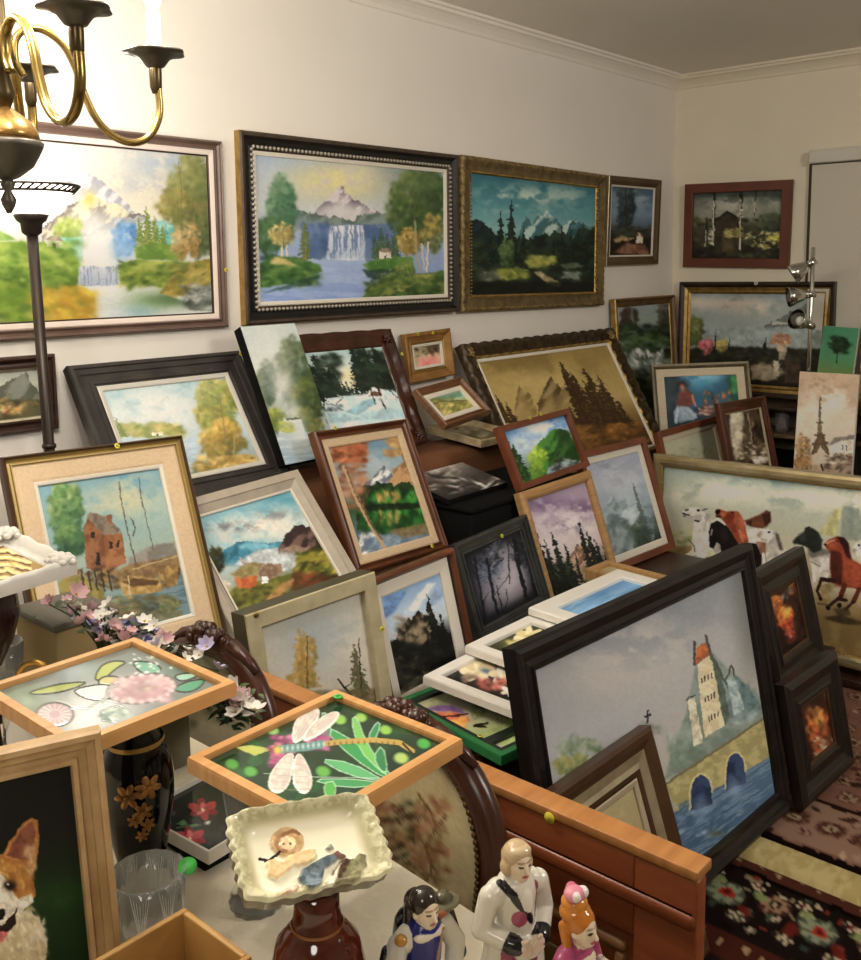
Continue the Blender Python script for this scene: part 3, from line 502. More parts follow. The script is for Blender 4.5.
def p_dim_garden(p):
    p.grad((0, '7c8890'), (.3, '8f9894'), (.42, '54624c'), (.7, '22301f'), (1, '1a201a')); p.crown(95, 590, 28, 40, 70, 9, ['4a3c34', '382c28', '2a3022'], .8); p.crown(215, 580, 26, 40, 60, 9, ['5a5048', '403a30', '34402c'], .8); p.line([(105, 560), (110, 620)], 4, '7a7468', .7); p.glow('7a8a78', 160, 590, 30, 25, .6); p.dabs(160, (65, 610, 250, 720), 9, ['223420', '2f4428', '1a241a', '3f5232', '121a14'], .75); p.dabs(30, (100, 640, 200, 680), 6, ['4f6a3c', '3a5030'], .6)
    p.dabs(70, (100, 695, 210, 760), 6, ['a4aaa4', '7a827c', '545c56', 'c8ccc8'], .75, 1.2); p.dabs(60, (80, 760, 240, 900), 9, ['1a201a', '2a3028'], .7); p.brush(.07)

def p_lake_terrace(p):
    p.grad((0, '6f828c'), (.2, '8f9a98'), (.42, '9aa6a8'), (.55, '93a09c'), (.7, '5a5c50'), (1, '241c15'))
    p.clouds('c0b8ac', 420, 540, 100, 26, 1, 12, .38); p.clouds('c4bcb0', 330, 535, 60, 22, .9, 10, .42, 2); p.clouds('c8bdae', 520, 550, 70, 30, .9, 10, .4, 3); p.clouds('aeb0aa', 600, 530, 60, 20, .6, 10, .45, 4)
    p.ridge([(540, 615), (590, 592), (640, 560), (700, 530), (760, 515)], '6a706c', '525a58', 6, bottom=625); p.line([(570, 605), (640, 603), (730, 598)], 4, 'c4c4b8', .7)
    p.poly([(290, 618), (760, 616), (760, 690), (290, 690)], '98a4a4', .7, 2); p.poly([(290, 690), (400, 680), (760, 690), (760, 800), (290, 800)], '2c2a20', .95, 3)
    p.crown(310, 630, 30, 50, 90, 9, ['7a8048', '5f6a3c', '44502f'], .8); p.crown(350, 680, 22, 24, 40, 7, ['d86a74', 'b84a58', 'e08a8a']); p.crown(400, 680, 20, 22, 40, 7, ['c8b860', 'a8984c', '857a40'])
    for x, yt in ((378, 625), (425, 650), (545, 650), (540, 660)): p.pine(x, yt, 710, 7, '1c241c', None, x, 14)
    p.dabs(90, (310, 690, 740, 730), 7, ['2a3024', '3a4030', '1c2018', '4c4a38'], .7); p.crown(598, 660, 32, 20, 50, 7, ['b88a6a', '98684c', 'c8a078'], .85); p.poly([(578, 672), (622, 672), (614, 700), (588, 700)], 'c4b49a', .95, 1); p.poly([(588, 700), (612, 700), (610, 725), (590, 725)], 'a89a84', .95, 1)
    p.poly([(500, 745), (560, 740), (600, 770), (560, 795), (500, 790)], 'a89c84', .9, 2); p.poly([(572, 728), (588, 726), (590, 780), (572, 782)], 'c8c0b0', .95, 1); p.poly([(610, 730), (660, 735), (660, 800), (610, 800)], '4a3a2e', .9, 1); p.dabs(40, (500, 735, 600, 790), 6, ['c4b8a0', '7a6c54', '9a8a70'], .6); p.brush(.06)

def p_green_palm(p):
    p.grad((0, '4f9a78'), (.4, '5a9c70'), (.6, '7f9450'), (.75, '8a7c30'), (1, '14200f')); p.crown(790, 675, 28, 24, 60, 7, ['2c4a2c', '1c3420', '14281a'], .85); p.line([(785, 690), (780, 735)], 2, '1c281a'); p.dabs(30, (760, 650, 825, 700), 6, ['1c3420', '2c4a2c'], .8, .5); p.brush(.05)

def p_tower_sepia(p):
    p.grad((0, 'bca68c'), (.2, 'b49e86'), (.35, 'c8bcac'), (.7, 'bcb0a0'), (1, '9a8a76')); p.clouds('e0d8cc', 760, 250, 80, 50, .9, 12, .42); p.clouds('d8cfc2', 690, 300, 60, 60, .8, 12, .44, 2); p.clouds('94795c', 720, 190, 90, 30, .6, 10, .5, 3)
    p.poly([(690, 440), (704, 370), (714, 370), (742, 440), (730, 440), (712, 408), (702, 440)], '6a5a44', .95); p.poly([(700, 372), (707, 300), (714, 300), (720, 372)], '6f5f48', .95); p.poly([(706, 300), (709, 250), (713, 250), (715, 300)], '5f503c', .95); p.dab(711, 245, 4, 6, 0, '4a3e30', 1); p.line([(694, 372), (726, 372)], 4, '564833'); p.line([(700, 330), (720, 330)], 3, '564833'); p.line([(686, 405), (738, 402)], 5, '5f503a')
    p.line([(706, 370), (686, 440)], 5, '5f503a'); p.line([(716, 370), (742, 438)], 5, '5f503a')
    p.crown(650, 440, 26, 70, 130, 7, ['b89a70', '9a7c52', '7a603c', 'c8b490'], .75); p.crown(650, 480, 34, 30, 70, 7, ['8a6c44', 'b08a58', '5f4a30']); p.poly([(745, 410), (800, 375), (840, 385), (840, 500), (745, 500)], 'd0c8b8', .95, 1); p.poly([(740, 412), (760, 385), (840, 372), (840, 390), (790, 392)], '6f6a64', .9, 1)
    for x, y in ((790, 410), (803, 412), (790, 440), (803, 442)): p.poly([(x, y), (x+5, y), (x+5, y+14), (x, y+14)], '5a524a')
    p.poly([(680, 480), (850, 470), (850, 540), (680, 540)], 'a08a70', .8, 3); p.dabs(70, (735, 440, 835, 510), 6, ['8a7a68', '5f5040', 'b4a48c', '4a3e34'], .7); p.poly([(715, 475), (722, 475), (722, 500), (715, 500)], '3a2e28'); p.brush(.06)

def p_horses(p):
    p.grad((0, '8fa39c'), (.25, 'aaaf9f'), (.5, 'b3ab93'), (.62, '8a9068'), (.66, '8c7c54'), (.85, '6f5f3c'), (1, '7a6a44')); p.ugrad('868868', .65, 1, .25)
    p.clouds('e0dccc', 330, 80, 170, 55, .95, 20, .4); p.clouds('dcd8c8', 620, 110, 170, 50, .95, 20, .4, 2); p.clouds('d0cdbd', 170, 100, 80, 40, .8, 14, .45, 3); p.clouds('d8d4c4', 850, 130, 150, 60, .9, 20, .42, 5); p.clouds('6f9094', 500, 40, 200, 26, .7, 16, .5, 4)
    p.poly([(700, 250), (760, 150), (790, 150), (760, 260)], 'b0aa5c', .6, 4); p.poly([(780, 270), (790, 140), (850, 150), (900, 280)], '6c7a74', .6, 4); p.dabs(40, (85, 240, 300, 290), 10, ['7f8f58', '9aa268', '6a7848'], .6, .1)
    p.poly([(60, 300), (300, 290), (460, 300), (1100, 380), (1100, 900), (60, 900)], '8a7448', .85, 4, '745f38', 14); p.dabs(90, (90, 300, 420, 420), 9, ['a48f60', '75623c', '8c7a4c'], .5, .1)
    p.clouds('c8c4b8', 850, 420, 300, 90, .9, 18, .36, 8); p.clouds('b4ae9e', 560, 330, 150, 40, .7, 14, .4, 9)
    W, W2, B, R, R2, BR = 'd2cec4', 'aaa69c', '1f1a18', '8a4026', '552416', '6a402a'
    p.z(650, 490, 7.827)
    p.poly([(440, 420), (560, 400), (700, 440), (900, 480), (900, 620), (470, 520)], W2, 1, 1)
    p.poly([(335, 330), (350, 235), (415, 165), (470, 190), (482, 245), (465, 330), (470, 430), (490, 505), (400, 545), (335, 500), (325, 420)], W, 1, 1); p.poly([(420, 170), (470, 190), (480, 240), (440, 330), (415, 320), (430, 240)], '9c988f', .9, 2); p.poly([(335, 330), (350, 240), (385, 250), (375, 340), (350, 430)], 'bdb8b0', .8, 2); p.dabs(26, (345, 260, 470, 470), 20, ['e2ded6', 'c2beb6', 'b0aca6'], .5, 1.3)
    p.poly([(253, 180), (264, 156), (310, 138), (380, 138), (412, 158), (436, 168), (430, 205), (400, 235), (350, 240), (330, 216), (292, 200), (270, 212), (256, 196)], W, 1, 1); p.poly([(300, 200), (350, 205), (420, 190), (400, 238), (350, 240)], 'a8a49c', .8, 2); p.line([(350, 238), (385, 244)], 7, '3a3632'); p.dab(378, 160, 13, 10, 0, '1c1816', 1, 3); p.poly([(398, 152), (452, 146), (424, 178)], W2, 1); p.line([(408, 160), (448, 148)], 4, '2c2826'); p.dab(288, 156, 18, 9, -.3, '57524e', .9, 3); p.line([(258, 184), (304, 196)], 7, '3a3230'); p.dab(272, 204, 14, 9, 0, '6a625c', .9, 3)
    p.line([(350, 480), (300, 515), (245, 545)], 22, 'c4beac'); p.line([(245, 545), (195, 590)], 13, 'cec8b4'); p.line([(195, 590), (155, 622)], 15, 'b8b29c'); p.dab(155, 628, 20, 12, -.5, 'cfc9ba', 1, 3); p.line([(470, 470), (420, 508), (356, 522)], 24, 'd0ccc2'); p.line([(352, 522), (346, 556)], 15, W2); p.poly([(440, 480), (500, 470), (520, 520), (450, 530)], 'c6c29c', .8, 2); p.line([(300, 385), (345, 440), (352, 480)], 6, '6a6258', .8)
    p.poly([(460, 330), (478, 255), (520, 234), (590, 262), (640, 330), (700, 430), (640, 520), (560, 490), (548, 425), (522, 408), (498, 462), (466, 445)], B, 1, 1); p.line([(486, 248), (530, 228), (588, 268)], 9, 'c8c4ba', .9); p.line([(486, 310), (478, 350)], 7, '9a968c', .8); p.poly([(545, 300), (600, 300), (620, 400), (560, 420)], '332c2a', .7, 3)
    p.poly([(514, 185), (522, 152), (545, 148), (600, 170), (650, 162), (694, 172), (722, 220), (748, 300), (770, 390), (760, 430), (690, 418), (640, 330), (602, 272), (566, 232), (540, 214), (520, 214)], R, 1, 1); p.poly([(668, 165), (700, 176), (735, 240), (760, 380), (705, 405), (680, 320), (660, 230)], 'a65a3c', .9, 2); p.poly([(600, 180), (660, 190), (650, 260), (600, 262), (570, 222)], '6a2a1a', .7, 3); p.poly([(555, 172), (600, 176), (580, 215), (550, 205)], 'b06a4a', .8, 3); p.dab(530, 170, 18, 20, .4, '1c1210', 1, 3); p.line([(518, 205), (552, 208)], 6, '1c1210'); p.dab(645, 178, 8, 7, 0, '120c0a', 1, 3); p.line([(700, 320), (730, 400)], 10, 'c07a58', .6)
    p.poly([(735, 238), (790, 222), (850, 196), (905, 160), (945, 172), (948, 240), (880, 305), (780, 285)], BR, 1, 1); p.poly([(880, 190), (940, 175), (945, 250), (900, 300)], '3a2218', .9, 2); p.poly([(745, 250), (800, 240), (790, 280), (755, 275)], '2c1a14', .8, 2); p.poly([(750, 310), (840, 300), (861, 420), (780, 420)], W, .9, 2)
    p.z(751, 490, 6.4)
    p.poly([(0, 340), (40, 345), (70, 420), (60, 520), (-60, 520), (-60, 400)], '241815', 1, 1); p.poly([(30, 330), (95, 335), (100, 410), (60, 410)], '8a6450', 1, 1); p.line([(78, 410), (86, 470)], 9, W)
    p.poly([(96, 330), (150, 272), (186, 300), (200, 380), (240, 380), (200, 460), (100, 470), (95, 400)], 'b4b0a6', 1, 1); p.poly([(18, 268), (60, 248), (112, 252), (152, 270), (136, 312), (100, 334), (58, 330), (28, 302)], W, 1, 1); p.poly([(152, 262), (178, 290), (206, 385), (180, 380), (160, 310)], '4a443e', .9, 2); p.dab(116, 270, 9, 7, 0, '181412', 1, 3); p.poly([(132, 276), (172, 256), (150, 290)], W2); p.dab(50, 290, 14, 18, .3, '8a7468', .8); p.poly([(60, 310), (110, 315), (100, 334), (60, 330)], '948c84', .8, 2)
    p.poly([(360, 380), (440, 370), (515, 392), (512, 430), (400, 440), (370, 420)], '5c5a54', .8, 4); p.poly([(376, 442), (440, 420), (512, 408), (512, 500), (490, 565), (404, 585)], 'bab4ac', 1, 3); p.line([(396, 470), (404, 580)], 10, 'c8c4bc'); p.line([(388, 460), (440, 490)], 4, '6a645e', .7)
    p.poly([(266, 330), (286, 304), (338, 268), (350, 240), (392, 244), (432, 270), (458, 320), (452, 385), (400, 405), (350, 362), (300, 345), (274, 348)], '262b26', 1, 2); p.poly([(300, 300), (345, 275), (360, 320), (320, 335)], '3a413a', .7, 3); p.line([(300, 285), (328, 270)], 4, '6a706a', .7); p.line([(352, 246), (372, 238)], 6, '1a1e1a')
    p.poly([(468, 348), (500, 314), (545, 298), (592, 304), (622, 342), (645, 445), (704, 478), (860, 500), (960, 560), (960, 680), (860, 640), (704, 645), (640, 625), (580, 625), (520, 592), (504, 500), (512, 402), (486, 380)], R, 1, 1); p.poly([(510, 385), (575, 400), (590, 470), (580, 610), (522, 592), (505, 500)], '46201a', .9, 3); p.poly([(590, 460), (640, 455), (704, 490), (720, 560), (690, 625), (610, 610)], '96482c', .8, 4); p.poly([(545, 298), (596, 302), (626, 345), (644, 445), (610, 430), (590, 370), (565, 330)], '38191a', 1, 2); p.poly([(480, 345), (540, 312), (560, 345), (510, 370)], 'a8583a', .8, 3); p.dab(552, 328, 7, 6, 0, '140c0a', 1, 3); p.dab(476, 350, 10, 8, .5, '2c1612', .9, 3); p.line([(486, 342), (530, 320)], 5, 'd0a890', .6)
    L = '351a14'
    p.line([(530, 580), (450, 572)], 15, L); p.line([(450, 572), (424, 645)], 11, L); p.line([(424, 645), (444, 690)], 9, L); p.dab(446, 697, 13, 11, .3, '1c1210', 1, 3)
    p.line([(600, 610), (575, 680)], 17, '5c2a1c'); p.line([(575, 680), (505, 738)], 11, L); p.dab(494, 752, 15, 19, 0, '1c1210', 1, 3); p.line([(555, 700), (608, 706)], 11, L); p.dab(566, 738, 15, 16, .4, '1c1210', 1, 3); p.line([(694, 636), (655, 715)], 16, '5c2a1c'); p.line([(655, 715), (605, 765)], 9, L); p.line([(860, 640), (830, 740), (790, 790)], 16, L); p.line([(930, 650), (960, 760), (930, 800)], 16, L)
    p.glow('b4a894', 500, 650, 50, 50, .0); p.poly([(470, 815), (560, 800), (704, 838), (900, 850), (900, 870), (600, 860), (480, 830)], '3a3022', .85, 3); p.poly([(530, 760), (620, 750), (640, 800), (560, 815)], '40362a', .8, 4); p.line([(425, 725), (500, 738)], 5, '4a4034', .8)
    p.poly([(648, 372), (682, 330), (720, 308), (780, 330), (800, 420), (704, 470), (672, 410)], 'c8c6c0', 1, 2); p.dab(690, 352, 8, 7, 0, '2a2624', .9, 3); p.dab(662, 385, 14, 14, 0, '7a7470', .7)
    p.brush(.05)
p_horses.warp = .3

def p_harbour(p):
    p.z(*ZE); p.grad((0, '7faab8'), (.35, '8fb0b0'), (.5, '9fb4aa'), (1, '6f8f9c')); p.clouds('ccc8a4', 460, 640, 90, 70, .95, 14, .42); p.clouds('c4c4a8', 360, 660, 80, 50, .8, 14, .44, 2); p.clouds('5f98b8', 500, 560, 120, 50, .6, 14, .5, 3); p.clouds('b8c4b4', 560, 650, 60, 80, .7, 14, .46, 4)
    p.crown(235, 680, 60, 100, 190, 13, ['a8b878', '74985c', '4f7c4c', '3a6040'], .7); p.crown(255, 790, 60, 60, 110, 13, ['6f8f54', '3f6a44', '2c5038'], .75); p.crown(215, 610, 25, 30, 40, 9, ['86a868', '5f8c50'])
    p.z(*ZL); p.poly([(430, 190), (500, 150), (620, 130), (640, 190), (600, 230), (420, 240)], '9a8f84', .8, 3, '7a7068', 9)
    p.line([(452, 215), (425, 110), (400, 0), (395, -60)], 2, '54463c', .8); p.line([(508, 165), (488, 80), (466, -20), (462, -75)], 1.8, '54463c', .75); p.line([(432, 60), (450, 90), (440, 120)], 2, '4a3c34', .8)
    p.poly([(285, 225), (278, 95), (290, 55), (345, 115), (405, 110), (418, 210), (350, 240)], '8c5a34', 1, 0, 'a8744a', 8); p.poly([(278, 95), (290, 55), (345, 115), (350, 240), (290, 225)], '74482a', .8, 1, '94643c', 8); p.poly([(285, 55), (296, 40), (355, 55), (405, 108), (345, 116)], '6f6258', 1, 1, '8a7c6c', 6); p.poly([(355, 70), (352, 48), (370, 48), (375, 80)], '8a5a3c')
    for x, y, w, h in ((300, 105, 14, 22), (360, 138, 12, 22), (385, 135, 11, 22), (318, 175, 14, 40)): p.poly([(x, y), (x+w, y), (x+w, y+h), (x, y+h)], '2c1e16')
    p.dabs(120, (200, 225, 620, 290), 9, ['8a6a3c', '5a4228', 'a88a50', '3c2c1c', 'b89a60'], .75, -.1); p.poly([(195, 270), (260, 250), (340, 290), (350, 330), (200, 330)], 'a0924c', 1, 2, '7f7a3c', 8); p.poly([(365, 240), (430, 215), (610, 175), (612, 215), (520, 250), (420, 280)], '7a5c3a', .9, 2, '9a7c50', 7); p.line([(440, 230), (600, 180)], 3, 'c0a878', .8)
    for x in range(270, 380, 22): p.line([(x, 235), (x+10, 300)], 3, '3c2a1c', .85)
    p.poly([(395, 270), (450, 252), (530, 262), (535, 300), (480, 318), (410, 318)], 'a88648', 1, 1, 'c8a868', 5); p.poly([(400, 270), (450, 258), (528, 268), (520, 280), (440, 285)], '5a4024', .9, 1); p.poly([(520, 235), (560, 215), (590, 215), (585, 285), (550, 282)], 'b8985a', .95, 1, '8a6c3c', 6)
    p.water([(340, 325), (535, 305), (590, 280), (600, 200), (640, 190), (700, 440), (480, 440), (350, 400)], '7f98a0', '6f909c', '4f6a74', sc=7, sa=.6); p.dabs(110, (380, 320, 600, 390), 9, ['8a7448', '5a5438', 'a8945c', '44503f', '6f7a58'], .6, -.1); p.poly([(195, 330), (340, 325), (420, 360), (460, 400), (260, 420)], '7a6a48', .7, 3); p.crown(560, 350, 40, 25, 40, 8, ['8a8a54', '6f7448'], .5); p.line([(425, 250), (432, 315)], 2, 'd0c4a0'); p.brush(.07)

def p_orange_house(p):
    p.grad((0, '6fb0c4'), (.3, '9cc4cc'), (.5, 'b4c4c4'), (1, '5a5c30')); p.clouds('eee8dc', 270, 200, 150, 50, 1, 16, .38); p.clouds('d0ccc4', 150, 230, 60, 40, .9, 12, .42, 2); p.clouds('747880', 160, 205, 90, 14, .9, 8, .42, 3); p.clouds('868a90', 300, 170, 60, 14, .8, 8, .44, 4); p.clouds('3f98b4', 300, 120, 90, 20, .6, 10, .5, 5)
    p.ridge([(100, 310), (150, 265), (190, 245), (240, 258), (310, 250), (340, 240)], '3f8aa4', '2c6a80', 8, bottom=320); p.dabs(20, (185, 258, 290, 275), 8, ['8cc4d8', '6fb0c8'], .7, .1)
    p.poly([(170, 320), (230, 280), (310, 268), (380, 290), (370, 320), (310, 345), (200, 330)], 'c4ccd0', 1, 2); p.ridge([(300, 275), (325, 230), (345, 208), (375, 200), (410, 205), (450, 240), (490, 290)], '7a6058', '3f2f30', 9, bottom=285, sc=8); p.poly([(305, 275), (350, 262), (400, 268), (380, 282), (310, 280)], 'a08878', .9, 1)
    p.poly([(350, 340), (380, 285), (440, 250), (480, 280), (530, 360), (340, 390)], '30301c', 1, 2, '45421f', 8); p.dabs(100, (360, 285, 490, 350), 8, ['b0a030', '8a8428', '5f6a28', 'c8b83c', '3c441f'], .75, -.5); p.dabs(50, (340, 350, 520, 400), 9, ['6a3820', '8a4a28', '4a2c1c', '55421f'], .7, -.2)
    p.poly([(130, 400), (250, 370), (340, 350), (330, 400), (240, 450), (145, 490)], '6a6c2c', 1, 2, '8a8838', 8); p.dabs(120, (135, 390, 330, 480), 9, ['7f8034', '4f5424', 'a09a48', '3c4020', '908038'], .65, -.3); p.poly([(260, 440), (300, 390), (350, 360), (345, 385), (300, 430)], 'c09058', .8, 2)
    p.poly([(165, 360), (180, 395), (235, 390), (240, 350)], 'b85c2c', 1, 1, 'd07838', 5); p.poly([(155, 352), (200, 318), (255, 315), (240, 352), (180, 365)], '8a7c50', 1, 1, 'a49868', 5); p.poly([(240, 350), (255, 318), (310, 320), (318, 345), (260, 378)], 'a08468', .95, 1, '7c6450', 5); p.poly([(252, 360), (272, 358), (272, 380), (252, 382)], 'd0d0cc'); p.crown(140, 390, 18, 18, 20, 8, ['d8d4c0', 'b8b49c']); p.crown(108, 310, 26, 40, 60, 9, ['4a4a2c', '383a24', '2a2c1c']); p.line([(185, 300), (196, 325)], 2.5, 'b0a898'); p.brush(.07)

def p_autumn_lake(p):
    p.grad((0, '6f92ac'), (.25, '94acb8'), (.4, 'a8b4b4'), (.6, '3c5a38'), (.8, '60788a'), (1, '54707f')); p.clouds('b4c0c4', 560, 570, 80, 50, .6, 12, .46); p.clouds('5a86a4', 560, 520, 90, 30, .5, 12, .48, 2)
    p.ridge([(500, 670), (545, 640), (575, 610), (590, 598), (612, 622), (640, 650), (660, 670)], 'dfe0e0', '6a7484', 8, sc=6); p.poly([(600, 480), (680, 480), (760, 640), (640, 660), (618, 610), (660, 580), (640, 530)], 'b08a58', .95, 3, '8f6c40', 9); p.ridge([(600, 665), (640, 600), (665, 580), (700, 600), (740, 660)], 'c0986a', '8a6844', 8, bottom=670)
    p.ridge([(490, 700), (520, 670), (570, 658), (610, 665), (660, 655), (720, 665), (760, 680)], '2a4a26', '1a3018', 10, bottom=830); p.dabs(130, (500, 690, 740, 770), 10, ['3f9a3c', '2c7a30', '1c4a20', '54b04a', '143018'], .7, 1.4); p.dabs(20, (560, 690, 640, 730), 8, ['c0a458', 'a88a44'], .7, 1.4); p.poly([(520, 735), (740, 725), (760, 745), (530, 760)], '122012', .8, 2); p.dabs(90, (510, 765, 760, 830), 10, ['2f7a34', '1f5a28', '143a1c', '44943e'], .65, 1.5); p.dabs(14, (570, 760, 640, 800), 8, ['a89a50', '8a8040'], .6, 1.5)
    p.z(*ZI); p.poly([(560, 240), (640, 230), (760, 200), (790, 270), (700, 300), (590, 330)], '7f98ac', .8, 3, '60788c', 9); p.poly([(640, 220), (760, 190), (780, 225), (690, 240)], '8c7450', .8, 3)
    p.z(*ZF); p.dabs(170, (405, 510, 520, 580), 9, ['b0643c', '8f4a2c', 'c88050', '704028', 'a87a5c'], .75); p.dabs(70, (420, 580, 520, 760), 10, ['94583a', 'a8704c', '6f4430', 'b88a68'], .65); p.dabs(60, (590, 480, 690, 560), 9, ['b8935c', '98744a', 'c4a470'], .7)
    p.line([(445, 600), (480, 690), (530, 790), (575, 860), (610, 930)], 7, 'b89c78'); p.line([(450, 600), (484, 690), (534, 790), (580, 860)], 2.5, '6f5238'); p.line([(490, 700), (470, 630), (500, 590)], 4, '9a7c5c'); p.line([(505, 730), (540, 680)], 3, '5a4030'); p.brush(.06)

def p_autumn_pines(p):
    p.grad((0, 'bdb9ab'), (.4, 'c3bdb0'), (.7, 'b9b3a4'), (1, 'a09884')); p.glow('9eabb0', 400, 570, 90, 90, .9); p.glow('a5b0b2', 470, 520, 90, 60, .8); p.clouds('d0cabc', 520, 560, 60, 90, .6, 14, .45)
    p.pine(392, 515, 700, 52, 'a8884a', 'c4a868', 2, 8, .6); p.crown(385, 600, 34, 70, 110, 9, ['c8a860', 'a98a48', '8a7438'], .5); p.crown(375, 680, 45, 30, 60, 9, ['b09048', '8a7a3c'], .5); p.line([(390, 540), (392, 700)], 2, '6a5430')
    p.pine(560, 565, 745, 40, '57563c', '807a50', 3, 9, .9); p.line([(550, 550), (560, 740)], 2, '3a3424'); p.line([(485, 675), (510, 705), (525, 725)], 3, '1c1814'); p.line([(505, 700), (520, 690)], 2, '1c1814'); p.poly([(300, 715), (640, 700), (640, 800), (300, 800)], '6a6040', .7, 4); p.brush(.05)

def p_black_crag(p):
    p.grad((0, '7ea0c8'), (.25, 'aebfd2'), (.45, 'b4c0ca'), (.7, '20201e'), (1, '1a1c18')); p.poly([(625, 420), (700, 400), (660, 470), (625, 490)], '5a82b8', .8, 4); p.poly([(690, 470), (760, 380), (790, 375), (730, 460)], 'e0e6ea', .8, 4); p.poly([(740, 460), (800, 380), (830, 400), (790, 440)], '7c9cc4', .6, 4)
    p.ridge([(620, 600), (665, 545), (685, 500), (715, 488), (735, 458), (765, 475), (785, 500), (860, 560)], '8f7f64', '1c1a18', 12, sc=9); p.dabs(40, (670, 480, 780, 560), 8, ['a8977a', '6a5c48', '201c1a'], .6, .9); p.pine(795, 410, 580, 26, '191c18', '2a2e26', 2); p.pine(825, 470, 590, 24, '191c18', None, 3); p.dabs(120, (630, 560, 860, 700), 12, ['1c1e1a', '282a24', '121412', '32352c'], .8); p.poly([(690, 690), (790, 640), (830, 690), (800, 730), (700, 740)], '6a6c58', .6, 4, '3c4034', 8); p.brush(.06)

def p_dark_wood(p):
    p.grad((0, '24272f'), (.4, '5c5c6c'), (.65, '777280'), (1, '22222a')); p.glow('b0aab2', 350, 310, 50, 80, .9); p.glow('9a94a2', 320, 260, 70, 60, .6); p.crown(270, 260, 60, 60, 120, 8, ['3c4450', '2a303a', '606c80'], .6); p.crown(400, 220, 50, 50, 90, 8, ['2c3038', '1c2028', '4c5464'], .6); p.ugrad('16181e', .8, 1, .7); p.mix(.8*sst(.2, .0, p.U), '16181e'); p.mix(.9*sst(.82, 1, p.V), '14141a'); p.mix(.7*sst(.14, 0, p.V), '14161c')
    for pts, w in (([(278, 250), (300, 380), (330, 470)], 5), ([(365, 190), (385, 300), (420, 430)], 7), ([(395, 190), (420, 300), (450, 420)], 5), ([(300, 280), (330, 250)], 2), ([(240, 250), (275, 470)], 4), ([(345, 200), (352, 330)], 2), ([(425, 180), (455, 330), (480, 410)], 6), ([(310, 340), (340, 480)], 2)): p.line(pts, w, '101218', .9)
    for pts in ([(278, 250), (255, 215), (235, 225)], [(282, 280), (310, 245), (325, 200)], [(300, 375), (330, 330), (350, 300)], [(370, 230), (350, 200), (340, 180)], [(375, 260), (400, 225)], [(390, 200), (430, 170)], [(420, 300), (445, 260)], [(246, 290), (225, 260)], [(330, 420), (345, 380), (340, 350)], [(262, 400), (285, 360)]): p.line(pts, 1.6, '14161c', .8)
    p.dabs(90, (235, 190, 330, 330), 3, ['8088a0', '1c2028', '5f687c'], .6); p.dabs(70, (370, 180, 460, 330), 3, ['6a7286', '14181e', '3c4450'], .6)
    p.dabs(60, (270, 420, 470, 490), 6, ['1a1a20', '2a2830', '6a6470'], .6, 1.4); p.brush(.07)

